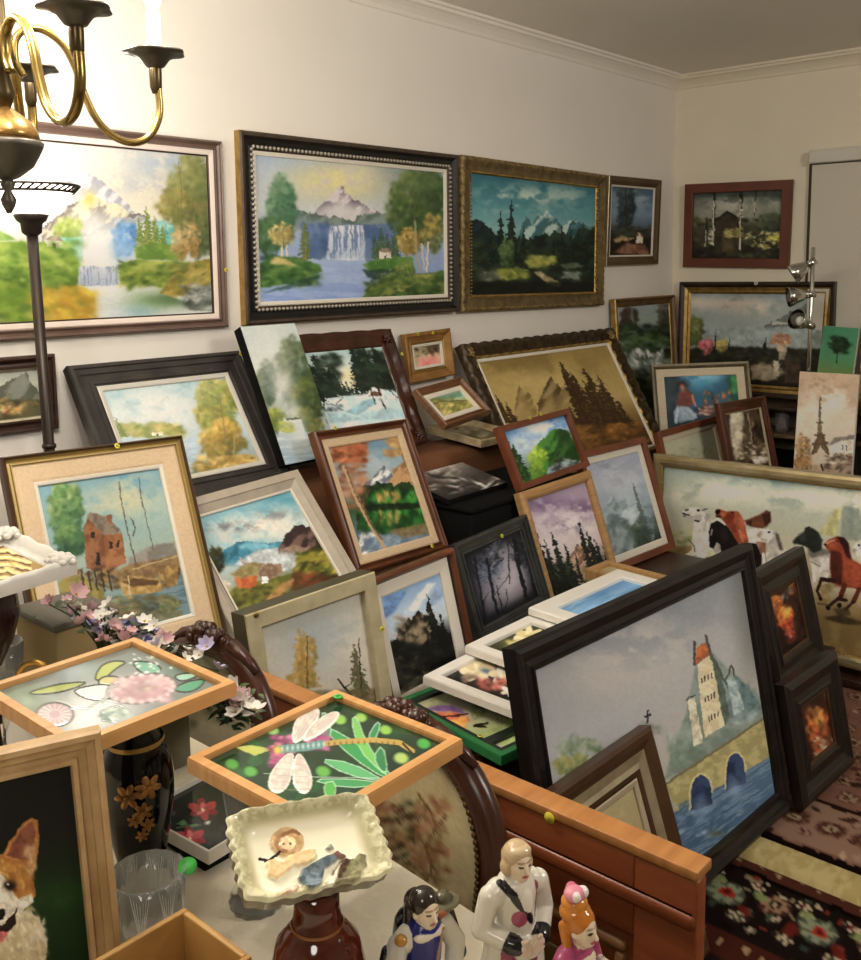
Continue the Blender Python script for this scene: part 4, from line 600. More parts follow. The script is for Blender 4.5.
def p_bridge(p):
    p.grad((0, '7f848a'), (.3, '9a9ca0'), (.55, 'a39f9c'), (.75, '8f9492'), (1, '3c5468')); p.clouds('b4aea8', 330, 300, 180, 70, .7, 24, .44); p.clouds('747a82', 430, 220, 140, 50, .5, 22, .48, 2); p.glow('b0a8a0', 250, 380, 160, 60, .5); p.mix(.5*sst(.86, 1, p.U)*sst(.6, .3, p.V), '55584f')
    p.poly([(410, 560), (445, 450), (470, 330), (490, 300), (540, 350), (620, 420), (650, 470), (640, 520), (390, 620)], '5f7468', .75, 5, '7a8a84', 12); p.crown(190, 560, 60, 45, 120, 9, ['8a9a80', '6a7c60', 'a8b098', '56684e'], .5); p.crown(170, 590, 40, 30, 60, 8, ['a09a5c', '7f8850', '5c6c48'], .6); p.crown(560, 440, 60, 50, 90, 10, ['7f9494', '5c7074', '8fa4a4'], .5); p.crown(440, 540, 50, 40, 70, 10, ['86948c', '6a7c70'], .5)
    p.poly([(470, 345), (505, 320), (535, 490), (488, 520)], 'cfc4a6', 1, 0, 'bdb294', 6); p.poly([(503, 320), (520, 340), (550, 470), (535, 490)], '54635a', 1, 1); p.poly([(466, 345), (470, 305), (490, 290), (502, 320)], 'b86838', 1, 1, '8f5634', 5); p.line([(464, 345), (464, 290)], 3, '564c40'); p.line([(505, 330), (490, 275)], 3, '565048'); p.line([(503, 320), (545, 400)], 3, '4c5a50')
    p.poly([(448, 430), (464, 420), (484, 530), (462, 540)], 'c4bea8', 1); p.line([(446, 430), (452, 422), (466, 418)], 2, '4c4c44'); p.poly([(540, 380), (558, 365), (582, 450), (560, 470)], 'a4b4b4', 1, 0, '86989a', 5); p.poly([(556, 365), (600, 410), (620, 440), (590, 460)], '5c7478', .9, 1); p.line([(540, 378), (552, 348), (560, 368)], 2, '54504a')
    for r in range(3):
        for c in range(4): p.line([(482+c*7+r*8, 378+r*46-c*4), (483+c*7+r*8, 388+r*46-c*4)], 1.8, '54483c')
    p.poly([(395, 630), (640, 465), (660, 560), (420, 695)], 'a9a070', 1, 0, '938c60', 8); p.line([(392, 632), (640, 466)], 3, '6f6a4c'); p.line([(420, 698), (660, 562)], 3, '6f6a54', .7)
    p.water([(412, 700), (660, 555), (690, 660), (520, 800), (415, 800)], '4f6c86', '3a5470', '8fa4b8', sc=7, sa=.4); p.dabs(90, (425, 660, 660, 770), 6, ['6a859e', '44607c', '8aa0b4', '34506c'], .5, -.5)
    for x, y, w, h in ((480, 650, 26, 45), (562, 600, 24, 46)): p.poly([(x-w, y+45)]+[(x+w*math.cos(a), y-h*math.sin(a)) for a in [math.pi*(1-k/10) for k in range(11)]]+[(x+w, y+28)], '24304a', 1, 1, '34486a', 8); p.line([(x-w, y+40)]+[(x+w*math.cos(a), y-h*math.sin(a)) for a in [math.pi*(1-k/10) for k in range(11)]], 2.5, 'c0b888', .8); p.glow('7f98b4', x, y+40, 20, 25, .6)
    p.line([(350, 490), (353, 455)], 2.5, '2c2a2c'); p.line([(345, 470), (360, 464)], 2.5, '2c2a2c'); p.dabs(40, (330, 485, 380, 510), 5, ['6a7070', '8a8e8a'], .5); p.dabs(30, (500, 740, 680, 790), 7, ['6a6a44', '54583c'], .5, -.5); p.brush(.05)

def p_fire_street(p):
    p.grad((0, '4a2a18'), (.5, '3a1c14'), (1, '1c1210')); p.crown(400, 240, 50, 60, 90, 14, ['e8a040', 'b8602c', '7a3820'], .7); p.crown(460, 310, 42, 60, 90, 12, ['f8c048', 'ec8c30', 'd0502a', '942c20'], .8); p.glow('ffd860', 465, 280, 22, 28, .8); p.crown(490, 400, 34, 50, 50, 10, ['e07848', 'a83c2c', '6a2420']); p.crown(500, 150, 24, 40, 30, 9, ['d87834', '8a4424']); p.dabs(30, (440, 130, 530, 220), 9, ['8f9aa4', '5f646c', '3a2c28', 'a4602c'], .7, 1.4); p.line([(470, 150), (448, 240)], 3, '241814'); p.line([(500, 130), (520, 260)], 3, '241814'); p.dabs(50, (500, 230, 570, 420), 10, ['2c2420', '44342c', '6a3c28', '54504c'], .6, 1.4); p.dab(485, 408, 12, 10, 0, 'f0b090', .7); p.dabs(30, (430, 420, 600, 500), 9, ['4a2420', '342420', '8a3428'], .6); p.brush(.1)

def p_lantern_street(p):
    p.z(700, 640, 3.0); p.grad((0, '3a2a20'), (.5, '54281a'), (1, '241814')); p.crown(355, 250, 36, 50, 80, 9, ['f0a03c', 'd06a2c', '94401f'], .8); p.glow('ffcc58', 358, 240, 14, 22, .8); p.crown(370, 330, 30, 40, 60, 8, ['d88038', 'a04c26', '5c2a1a']); p.dabs(60, (320, 200, 430, 420), 8, ['3c2418', '8a4a28', '241814', 'b86a34', '54402c'], .6, 1.3); p.crown(370, 390, 30, 30, 40, 7, ['c8823c', '8a5428']); p.dabs(14, (340, 290, 410, 400), 6, ['d8d0c4', 'b8a890'], .8); p.dab(403, 298, 7, 7, 0, 'e4e0d8', .9); p.dab(375, 327, 8, 9, .4, 'c8c0b0', .9); p.dab(381, 165, 8, 8, 0, 'c0b8a4', .8); p.brush(.1)

def p_plain_tan(p): p.grad((0, '9c8f6a'), (1, '857a58')); p.clouds('aea27c', 290, 700, 80, 60, .5, 16, .46); p.brush(.04)

def p_green_panel(p):
    p.grad((0, 'a8a88c'), (.5, 'b8b49c'), (1, '94a868')); p.poly([(240, 160), (330, 110), (480, 60), (560, 110), (460, 150), (350, 200)], '94986a', .8, 4, 'b4b48c', 9); p.poly([(280, 170), (420, 150), (500, 175), (520, 210), (440, 190), (320, 190)], '7a5494', .9, 4); p.poly([(330, 200), (430, 190), (520, 215), (560, 250), (460, 280), (390, 240)], 'd0604c', .95, 3, 'e08858', 7); p.poly([(420, 250), (530, 225), (530, 310), (470, 290)], 'e0a04c', .9, 3)
    p.line([(380, 225), (450, 222), (535, 205)], 6, '3a2a20'); p.line([(580, 280), (640, 270), (660, 265)], 9, '28201c'); p.line([(600, 285), (650, 290)], 6, '28201c'); p.crown(600, 190, 50, 60, 50, 13, ['a8ac84', '8a9068', '74784c']); p.crown(740, 230, 40, 60, 40, 12, ['b0b088', '8c9064']); p.poly([(640, 330), (830, 230), (860, 250), (700, 360)], '98a468', .6, 3); p.poly([(700, 370), (860, 270), (900, 500), (800, 420)], 'a4bc70', .9, 3, 'c0d090', 12)

def flower5(p, x, y, r, col, c2, ang=0, n=6, sy=.6):
    for k in range(n):
        a = ang+6.283*k/n; p.dab(x+r*.62*math.cos(a), y+r*.62*sy*math.sin(a), r*.5, r*.36*sy*1.3, math.atan2(math.sin(a)*sy, math.cos(a)), col if k % 2 else c2, .98, 4)
def p_magnolia(p):
    p.grad((0, '1c1a1c'), (1, '241c1a')); p.dabs(60, (130, 320, 360, 500), 13, ['2a2422', '3c4440', '4a2c28', '14100f'], .7, .4); flower5(p, 235, 375, 58, 'd8ccaa', 'c4b48c', .3, 7); p.dab(262, 382, 20, 8, .2, '5a6a7c', .95); flower5(p, 315, 395, 40, 'e0d8c4', 'ccc0a4', .8, 5); p.line([(290, 370), (320, 345), (330, 340)], 4, 'c09090'); p.dabs(24, (240, 410, 320, 445), 9, ['a85a54', 'c87a70', '6a2c2c'], .8, .2); flower5(p, 340, 450, 26, 'e4e0d4', 'd0c8b4', .1, 5); p.dabs(8, (170, 395, 230, 420), 8, ['6a5c50', '8a7a68'], .7)
p_magnolia.warp = .3
def p_magnolia_b(p):
    p.grad((0, '3a3c24'), (1, '1c1a16')); p.dabs(40, (320, 235, 500, 310), 12, ['4a4c2c', '28281c', '6a6c3c'], .7, .2); flower5(p, 410, 262, 48, 'd8d0a8', 'c8bc88', .2, 7, .5); p.dab(412, 262, 12, 5, 0, 'a8945c', .9); p.dabs(14, (340, 280, 400, 300), 10, ['a8a468', 'c4bc80'], .8, .3)
def p_blue_strip(p): p.grad((0, '4f7ea8'), (.3, '6f9cc4'), (.6, '3f6f98'), (1, '5a8ab4')); p.dabs(30, (560, 110, 740, 190), 12, ['7fa8cc', '3a6890', '94b4d0'], .5, -.45, 6, .1)

def p_gilt_relief(p):
    p.grad((0, 'c8a860'), (1, 'a8883c'))
    for k in range(-4, 6): p.line([(-300, 350+k*52-30), (60, 310+k*52-20), (240, 330+k*52)], 12, 'e8d49a'); p.line([(-300, 370+k*52-30), (60, 332+k*52-20), (240, 352+k*52)], 5, '4a3418')
    p.dabs(30, (-100, 300, 230, 420), 14, ['e8d080', 'c0983c', 'fff0c0'], .6, .1)

def p_dragonfly(p):
    p.grad((0, '1c3a20'), (1, '163424')); p.dabs(150, (90, 110, 690, 390), 16, ['1f4a26', '2c6030', '14301c', '1a4030', '276a34'], .6)
    for x, y, r, c in ((430, 160, 16, '9fd850'), (487, 155, 14, 'a8d860'), (553, 188, 15, '9cd850'), (595, 264, 18, 'c0e070'), (655, 225, 16, '4cc048'), (385, 300, 18, '6ac04c'), (190, 300, 16, '5cb848'), (250, 190, 14, 'a8d880'), (140, 280, 16, '58b04c'), (520, 210, 10, '8ad050')): p.dab(x, y, r*1.2, r*.9, .2, c, .85, 1.2)
    for pts, c in (([(390, 190), (460, 260), (560, 325), (570, 305), (480, 225), (400, 180)], '2f9a50'), ([(460, 160), (475, 150), (500, 220), (560, 310), (540, 300), (480, 240)], '6fbf58'), ([(505, 205), (530, 165), (540, 175), (520, 225)], '2c8a58'), ([(520, 260), (545, 225), (560, 300), (540, 300)], '2a8050'), ([(370, 265), (460, 275), (560, 330), (450, 310)], '58b070'), ([(345, 320), (480, 320), (560, 335), (440, 345)], '3f9a5c'), ([(385, 330), (420, 325), (415, 385), (395, 385)], '4fae48'), ([(385, 130), (410, 180), (395, 230), (378, 180)], '2c9468')): pts = p.cz(pts, 1); p.poly(pts, c, 1, 1); p.line(pts+[pts[0]], 1.4, 'b8dcc0', .8)
    p.line([(225, 305), (370, 315), (560, 318)], 1.2, 'c8d8d0', .7); p.poly([(150, 235), (190, 228), (250, 240), (200, 258)], 'b8c058', 1, 1); p.dabs(70, (245, 200, 300, 285), 6, ['a8487c', 'c87098', '7c3060'], .9); p.dabs(50, (345, 195, 395, 240), 6, ['a8487c', 'c06890', '7c3060'], .9)
    p.line([(270, 240), (340, 232), (430, 220), (520, 215), (590, 222), (625, 245)], 7, 'b89a48'); p.line([(270, 240), (340, 234), (380, 226)], 11, '5a8a8a'); 
    for k in range(9): p.dab(275+k*14, 239-k*1.6, 3, 7, 0, 'c8d8d0', .8)
    for k in range(12): p.dab(400+k*16, 222-abs(k-6)*-.6, 2, 5, 0, '6a4c1c', .9)
    p.dab(262, 242, 10, 10, 0, 'e0c040', 1); p.line([(600, 225), (635, 262), (645, 250)], 3, '241c10')
    for pts in ([(300, 225), (310, 160), (345, 130), (375, 128), (370, 165), (330, 215)], [(325, 222), (355, 175), (395, 145), (430, 138), (420, 165), (370, 205)], [(290, 250), (245, 300), (237, 345), (265, 362), (295, 335), (308, 255)], [(312, 252), (302, 320), (318, 355), (345, 360), (358, 320), (330, 258)]):
        pts = p.cz(pts); m = p.poly(pts, 'd8d4c8', 1, 1, 'c8bcb4', 5); p.H += m; p.line(pts+[pts[0]], 2.2, 'efece4', 1)
    for k in range(7): p.line([(240+k*4, 348-k*18), (350-k*3, 350-k*16)], 1, 'b49a98', .5)
    for k in range(5): p.line([(305+k*12, 215-k*4), (350+k*14, 140)], 1, 'b49a98', .5)

def p_lily_tile(p):
    p.grad((0, '7c8a84'), (.5, 'a4aaa8'), (1, '7f8c88')); p.glow('f0f0f4', 330, 690, 130, 70, .95); p.glow('ffffff', 260, 720, 90, 50, .8); p.glow('b8ccd8', 250, 560, 80, 40, .8); p.glow('5f8468', 130, 700, 90, 40, .7); p.glow('54786c', 600, 560, 80, 50, .7); p.dabs(40, (0, 620, 120, 720), 14, ['7f9a80', '68846c', '94a894'], .5)
    for pts, c in (([(70, 645), (180, 610), (310, 598), (200, 640)], 'b8c468'), ([(310, 600), (330, 550), (370, 532), (425, 535), (380, 560), (350, 590)], 'c4d070'), ([(320, 600), (350, 580), (410, 590), (390, 610), (340, 620)], 'dcd090'), ([(430, 530), (520, 540), (540, 570), (470, 580)], '7fc0a4'), ([(570, 580), (640, 570), (665, 580), (600, 605)], 'a8dcc8'), ([(560, 630), (620, 600), (690, 590), (640, 640)], '5fb08c'), ([(240, 625), (360, 605), (390, 640), (340, 670), (260, 650)], 'f4f2f4')): pts = p.cz(pts); p.poly(pts, c, 1, 1); p.line(pts+[pts[0]], 3, '3c4440', .9)
    p.dab(470, 625, 112, 48, -.12, '54504e', 1, 3); p.dab(470, 625, 105, 44, -.12, 'd0a8b0', 1, 3); p.dabs(60, (390, 590, 560, 665), 9, ['e8ccd0', 'c49ca4', 'f0dcdc', 'd4acb4'], .7); p.dab(480, 622, 26, 11, -.1, 'a89090', .9); p.dab(490, 625, 14, 7, 0, 'd8c0b0', .9)
    for k in range(20): a = 6.283*k/20; p.dab(470+105*math.cos(a), 625+44*math.sin(a)-8*math.cos(a), 9, 7, 0, 'ecd4d8', .95)
    p.dab(182, 710, 62, 40, 0, '4a4a4c', 1, 3); p.dab(182, 710, 57, 36, 0, 'd4b8c0', 1, 3)
    for k in range(16): a = 6.283*k/16; p.line([(182+20*math.cos(a), 710+14*math.sin(a)), (182+54*math.cos(a), 710+34*math.sin(a))], 2, 'ece0e4', .9)
    for pts in ([(235, 690), (290, 690), (340, 660), (390, 670)], [(335, 700), (360, 690), (400, 680), (430, 700)], [(335, 705), (340, 730), (380, 735), (420, 710)], [(390, 610), (360, 630), (340, 670)]): p.line(pts, 4, '7c8c88', .9); p.line(pts, 2, 'dfe6e4', .9)
    p.dabs(24, (330, 690, 430, 735), 8, ['b0c8bc', 'd8e4e0', '7c9c8c'], .7); p.dabs(26, (430, 510, 580, 580), 4, ['ffffff', 'e0f0e8'], .9)
    p.H = sst(.5, .9, p.c.mean(-1))

def p_corgi(p):
    p.grad((0, '0c0f0e'), (.3, '101812'), (.6, '1c3a1c'), (1, '14301a')); p.glow('264f22', 200, 650, 90, 50, .5); p.glow('1c3f1c', 220, 780, 60, 90, .6); p.clouds('2f5c28', 170, 650, 70, 50, .4, 14, .48)
    p.poly([(-200, 690), (-80, 660), (60, 690), (130, 720), (155, 790), (150, 900), (-200, 900)], 'd8cdb0', 1, 2, 'c4b48c', 9); p.dabs(120, (20, 690, 150, 870), 8, ['e4dcc4', 'cfc09c', 'b8a578', 'ece6d4'], .6, 1.4)
    p.poly([(-180, 520), (-40, 505), (20, 510), (80, 530), (110, 590), (118, 650), (80, 690), (20, 720), (-60, 740), (-170, 690)], 'c08a3c', 1, 2, 'a8702c', 9); p.dabs(110, (-100, 515, 110, 640), 8, ['d09c4c', 'b07a34', 'e0b468', '94602a'], .6, 1.2)
    p.poly([(5, 520), (30, 470), (75, 410), (105, 386), (125, 400), (130, 450), (122, 520), (108, 575), (80, 540)], 'b0783c', 1, 2); p.poly([(20, 515), (70, 430), (108, 398), (118, 450), (100, 535), (80, 530)], '8a5440', .9, 2, '6f3f34', 8); p.dabs(20, (85, 480, 118, 570), 8, ['d8b48c', 'c49a70'], .6, 1.4)
    p.poly([(-180, 480), (-150, 400), (-120, 400), (-80, 520)], 'a8702c', 1, 2)
    p.poly([(-60, 660), (0, 570), (22, 600), (60, 660), (105, 640), (112, 668), (50, 715), (0, 760), (-60, 760)], 'e8e0d0', 1, 2); p.poly([(-60, 640), (-20, 560), (0, 570), (10, 640), (-10, 690)], 'ece6da', 1, 2)
    p.dab(32, 614, 20, 18, .3, '4a2c1c', .9); p.dab(31, 615, 14, 13, 0, '140e0c', 1); p.dab(27, 609, 4, 4, 0, 'e8e8e8', 1); p.dab(-70, 620, 15, 14, 0, '140e0c', 1)
    p.poly([(-40, 695), (10, 690), (20, 708), (10, 725), (-30, 735)], '14100f', 1, 1); p.poly([(-60, 760), (10, 745), (50, 705), (52, 740), (20, 775), (-40, 800)], '2c1512', 1, 1); p.poly([(-50, 790), (10, 765), (30, 768), (10, 800), (-40, 815)], 'c06a64', 1, 1); p.line([(20, 735), (52, 705), (58, 690)], 3, '241412'); p.brush(.04)

def p_poppy_tile(p):
    p.grad((0, '2c302c'), (1, '383c38')); p.dabs(50, (0, 300, 420, 740), 24, ['3c423c', '262a28', '4a504a'], .4)
    for x, y, r in ((265, 425, 80), (185, 600, 85), (515, 420, 60)): flower5(p, x, y, r, 'b04048', '8a2c38', .4, 6); flower5(p, x, y, r*.6, 'c86068', 'a03c44', .9, 5); p.dab(x, y+5, 9, 8, 0, 'e8d8a0', 1)
    p.poly([(105, 515), (140, 490), (180, 520), (140, 530)], '5f8a5c', .9, 1); p.poly([(180, 525), (230, 515), (240, 530), (200, 540)], '6f9468', .9, 1); p.line([(100, 540), (250, 525)], 3, '5f7a58', .8); p.dab(293, 510, 14, 12, 0, 'f4f4f4', .9)

def p_plate(p):
    p.grad((0, 'd8d2bc'), (1, 'ddd8c6')); c = np.maximum(np.abs(p.U-.5)/.5, np.abs(p.V-.5)/.5); p.mix(sst(.66, .82, c), 'a8a484'); n = p.noise(5, 4, 3); p.mix(sst(.74, .86, c)*sst(.4, .6, n)*.7, 'cbc8ac'); p.mix(sst(.92, 1, c)*.8, 'c4c2a6'); p.H += .25*sst(.7, .9, c)*n
    q = np.zeros_like(p.H)
    def R(pts, col, h, v=None, s=2):
        nonlocal q
        m = p.poly(pts, col, 1, s, v, 5); q = np.maximum(q, m*h)
    el = lambda x, y, rx, ry, a=0, n=20: [(x+rx*math.cos(t)*math.cos(a)-ry*math.sin(t)*math.sin(a), y+rx*math.cos(t)*math.sin(a)+ry*math.sin(t)*math.cos(a)) for t in [6.283*k/n for k in range(n)]]
    R(el(320, 300, 80, 72, -.1), 'c0a47c', .5, 'a88c64'); R(el(300, 310, 40, 50), '8a6c50', .55); R(el(322, 315, 42, 40), 'e0c4a0', .9); p.dab(330, 320, 6, 5, 0, '3a2c24', 1); p.dab(300, 318, 5, 4, 0, '4a382c', .8); p.line([(300, 345), (318, 350)], 2.5, 'b07060'); p.line([(300, 265), (345, 250), (375, 262)], 9, '8a684c')
    R([(215, 400), (250, 385), (300, 400), (330, 370), (400, 345), (450, 335), (462, 370), (420, 410), (350, 420), (310, 450), (270, 480), (230, 465)], 'dcc49c', .9, 'cdb288')
    p.line([(190, 378), (235, 385), (285, 350)], 7, '2c2420'); p.line([(235, 385), (215, 392)], 5, '2c2420')
    R([(365, 480), (385, 440), (450, 400), (520, 365), (560, 365), (560, 390), (500, 430), (480, 490), (440, 528), (400, 515), (380, 500)], '66727a', 1, '4c5860'); R(el(440, 490, 40, 34), '7c8a94', 1, '5c6a74'); R(el(335, 530, 45, 16, -.5), 'dcb8a4', .6)
    R([(520, 365), (560, 340), (600, 370), (590, 385), (550, 380)], '7a5c58', .7); R([(500, 330), (530, 310), (545, 330), (520, 345)], '8a9080', .6)
    R([(500, 550), (540, 470), (560, 420), (600, 380), (640, 385), (660, 355), (695, 365), (700, 410), (660, 480), (600, 530), (540, 550)], '8a886c', .8, '6c6a50'); R([(530, 455), (580, 385), (620, 390), (600, 440), (560, 490)], '5c4a3c', .5, '44382e'); R([(480, 545), (520, 490), (580, 390), (560, 450), (520, 550)], 'd8d4c0', .5); p.H += q*1.2
# ------------------------------------------------------------------ frames
def sweep(mb, w, h, prof, mids, seg=1, dis=None, y0=0):
    """mitred moulding round a w x h rectangle standing on local y = 0; prof = (inset, height)"""
    cs = [(-1, 0), (1, 0), (1, 1), (-1, 1)]; n = len(prof)
    for s in range(4):
        vs = []
        for k in range(seg+1):
            t = k/seg
            for j, (d, z) in enumerate(prof):
                X = [-w/2+d, w/2-d, w/2-d, -w/2+d]; Y = [d, d, h-d, h-d]
                a, b = s, (s+1) % 4; x = X[a]+(X[b]-X[a])*t; y = Y[a]+(Y[b]-Y[a])*t; dd, dz = (dis(s, t, j, n, (w if s % 2 == 0 else h)) if dis else (0, 0))
                ox = (0, 1, 0, -1)[s]*dd; oy = (-1, 0, 1, 0)[s]*dd
                vs.append((x+ox, y+oy+y0, z+dz))
        fs = []; o = len(mb.v)
        for k in range(seg):
            for j in range(n-1): fs.append([k*n+j, (k+1)*n+j, (k+1)*n+j+1, k*n+j+1])
        mb.v += vs
        for q, f in enumerate(fs): mb.f.append([i+o for i in f]); mb.m.append(mids[q % (n-1)]); mb.sm.append(seg > 1)
PROF = {  # (fraction of rail, height) lists, front rim near 0
 'flat': [(0, 0), (.06, .004), (.94, .004), (1, .001)],
 'round': [(0, -.003), (.12, .002), (.35, .006), (.65, .006), (.88, .002), (1, -.003)],
 'scoop': [(0, 0), (.1, .004), (.24, .003), (.45, -.007), (.7, -.012), (.82, -.008), (.9, -.010), (1, -.014)],
 'step': [(0, -.004), (.05, .001), (.2, .002), (.23, -.003), (.45, -.005), (.48, -.009), (.7, -.010), (.74, -.006), (.88, -.006), (.92, -.012), (1, -.014)],
 'ogee': [(0, -.006), (.08, 0), (.22, .004), (.36, .001), (.4, -.004), (.6, -.010), (.8, -.008), (.86, -.003), (.94, -.003), (1, -.010)],
 'bevelin': [(0, 0), (.04, .003), (.5, .002), (.55, -.002), (.95, -.012), (1, -.015)],
}
def frame_part(parent, name, w, h, rail, depth, style, mats, mids=None, seg=1, dis=None, off=0, zoff=0, rec=.012, back=True):
    mb = MB(); pr = PROF[style]; prof = [(0, -depth)]+[(f*rail, z+zoff) for f, z in pr]+[(rail, -rec+zoff-.006)]
    prof = [(d+off, z) for d, z in prof]
    depth = max(depth, rec+.012)
    prof[0] = (prof[0][0], -depth)
    n = len(prof)-1; mi = mids(n) if mids else [0]*n
    sweep(mb, w, h, prof, mi, seg, dis)
    if back:
        o = len(mb.v); mb.v += [(-w/2+.002, .002, -depth), (w/2-.002, .002, -depth), (w/2-.002, h-.002, -depth), (-w/2+.002, h-.002, -depth)]; mb.f.append([o+3, o+2, o+1, o]); mb.m.append(len(mats)); mb.sm.append(False); mats = list(mats)+[BACKING]
    return mb.build(name, mats, parent)
def carve(amp, per, edge=.004):
    def f(s, t, j, n, L):
        u = t*L/per; e = min(t, 1-t)*L
        k = max(0, 1-e/.06)
        if j in (0,): return (0, 0)
        wv = (math.sin(u*6.283)+.6*math.sin(u*15.1+j))*amp
        q = (edge*(abs(math.sin(u*3.14))-.5)*min(1, e/.03)) if j in (1, 2) else 0
        return (q, wv*(1 if 1 < j < n-2 else .2)+(k*amp*1.2 if 1 < j < n-2 else 0))
    return f
def sticker(parent, mw, px, m=YEL, r=.008, z=.004):
    ro = np.array([(px[0]-CX)/FPX, -(px[1]-CY)/FPX, 1]) @ RC; M = np.array(mw); nrm = M[:3, 2]; org = M[:3, 3]+nrm*z
    s = ((org-CAM) @ nrm)/(ro @ nrm); q = CAM+ro*s-M[:3, 3]; x, y = q @ M[:3, 0], q @ M[:3, 1]
    mb = MB(); mb.lathe([(r, 0), (r, .0012), (r*.9, .0016)], (x, y, z), 18, 0); mb.box(x-r*.45, x-r*.2, y-r*.4, y+r*.4, z+.0012, z+.0019, 1); mb.box(x+.02*r, x+r*.45, y-r*.4, y-r*.15, z+.0012, z+.0019, 1); mb.box(x+.02*r, x+r*.45, y+r*.1, y+r*.35, z+.0012, z+.0019, 1)
    return mb.build('price_sticker', [m, INK], parent)
def picture(label, pose, rail, style, fmats, fn, zoom, depth=.022, liners=(), mids=None, gain=1, sat=.88, seg=1, dis=None, stick=(), name='framed_painting', cat='painting', group=None, seed=1, beads=None, corners=None, rec=.012, glossy=False, canvas='canvas', relief=0, res=1.1):
    x, y, z, w, h = pose[:5]; mw = pose_matrix(*pose)
    e = thing(name, label, cat, mw=mw, group=group or ROW); bpy.context.view_layer.update()
    fo = frame_part(e, 'frame', w, h, rail, depth, style, fmats, mids, seg, dis, rec=rec)
    off = rail; zo = -rec
    for lw, lm in liners:
        mb = MB(); sweep(mb, w, h, [(off-.001, zo+.001), (off+lw*.15, zo+.003), (off+lw*.85, zo+.001), (off+lw, zo-.001), (off+lw, zo-.006)], [0]*4); mb.build('liner', lm, e); off += lw; zo -= .003
    o = painted_panel(canvas, mw, -w/2+off-.002, w/2-off+.002, off-.002, h-off+.002, zo-.002, fn, zoom, M_GLOSS if glossy else M_OIL, e, gain, seed, sat, relief, res)
    if beads:
        d, sp, r, bm = beads; mb = MB()
        for s in range(4):
            L = (w if s % 2 == 0 else h)-2*d; n = int(L/sp)
            for k in range(n):
                t = (k+.5)/n*L; X, Y = ((-w/2+d+t, d), (w/2-d, d+t), (w/2-d-t, h-d), (-w/2+d, h-d-t))[s]; mb.ball((X, Y, -.002), r, 0, 4)
        mb.build('beading', bm, fo)
    if corners:
        cm, cr = corners
        for sx in (-1, 1):
            for Y in (0, 1):
                cx, cy = sx*(w/2-rail*.5), (rail*.5 if Y == 0 else h-rail*.5); mb = MB()
                for k in range(13):
                    a = k*2.4; q = cr*.24*math.sqrt(k); mb.ball((cx+q*math.cos(a), cy+q*math.sin(a), .002+.004*(1-k/13)), cr*(.34-.012*k), 0, 5, (1, 1, .7))
                mb.build('corner_ornament', cm, fo)
    for st in stick: sticker(fo, mw, st[:2], st[2] if len(st) > 2 else YEL, st[3] if len(st) > 3 else .0065)
    return e
def canvas_thing(label, pose, fn, zoom, edge=BLACKEDGE, depth=.03, gain=1, sat=.88, seed=1, group=None, name='unframed_canvas'):
    x, y, z, w, h = pose[:5]; mw = pose_matrix(*pose); e = thing(name, label, 'canvas', mw=mw, group=group); bpy.context.view_layer.update()
    mb = MB(); mb.box(-w/2, w/2, 0, h, -depth, -.0005, 0, .002); mb.build('stretcher', edge, e)
    painted_panel('painted_face', mw, -w/2+.001, w/2-.001, .001, h-.001, .0006, fn, zoom, M_OIL, e, gain, seed, sat); return e

ROW = None
def nearer(p, f): return tuple(float(CAM[i]+(p[i]-CAM[i])*f) for i in range(3))+(p[3]*f, p[4]*f)+tuple(p[5:])
two = lambda a, b: (lambda n: [0]*int(n*a)+[1]*(n-int(n*a)))
mid3 = lambda n: [0]*(n//3)+[1]*(n-2*(n//3))+[2]*(n//3)
BEADM = mat('bead_pearl', 'a8a294', .4, .3)
GR = 1.25
# ---- on the left wall
ROW = 'paintings hung on the walls'
picture('large bright waterfall landscape in a brown frame behind the white glass floor lamp', (-3.480, -.022, 1.609, 1.124, .566, 0, 0, .1), .028, 'ogee', [mat('walnut_grey', '5c4840', .4, 0, '6f5a50', 8)], p_bright_falls, ZP, .02, [(.016, mat('pinkish_liner', 'e0d2c8', .7)), (.004, DKBROWN)], stick=[(226, 270)], gain=.66)
picture('blue waterfall landscape in a black and gold beaded frame on the left wall', (-2.340, -.034, 1.633, 1.034, .603, -.8, 0, .2), .058, 'scoop', [BLACK, mat('dark_bronze', '3d3128', .4, .3, '54463a', 20), GOLD], p_blue_falls, ZB, .03, [(.013, IVORY)], mids=lambda n: [2, 1, 1, 0, 0, 0, 1, 1, 0][:n], beads=(.046, .0165, .0062, BEADM), gain=.92)
picture('dark teal mountain forest painting in a carved antique gold frame on the wall', (-1.267, -.034, 1.631, 1.063, .610, .3, 0, -.5), .066, 'scoop', [GOLDW, mat('dull_gold', '7d6c48', .45, .4, '5c4c30', 25, bump=.4, bscale=60), GOLD], p_teal_peaks, ZC, .03, mids=mid3, seg=60, dis=carve(.0022, .03, 0), beads=(.060, .014, .0045, GOLD), gain=1.3)
picture('small dark tall tree painting in a silver edged brown frame beside the room corner', (-.454, -.028, 1.723, .505, .426, 0, -2, .8), .042, 'bevelin', [SILVER, mat('olive_brown_wood', '4a3a22', .5, 0, '5e4a2c', 12)], p_tall_tree, ZD, .02, [(.008, IVORY)], mids=lambda n: [0, 0]+[1]*(n-2), gain=1.7)
picture('cottage with white birches in a plain red-brown frame on the right wall', (-.030, -.356, 1.705, .561, .427, -90, -2, -1.3), .048, 'flat', [wood('mahogany_flat', '5b2c1c', '6a3622', .45, 7)], p_white_birch, ZD, .02, gain=1.3)
picture('small dim hill landscape in a dark brown frame behind the floor lamp pole', (-3.654, -.022, 1.183, .331, .203, .3, 0, 0), .032, 'ogee', [DKBROWN], p_dim_hill, ZE, .02, [(.008, SILVER)], gain=1.15)
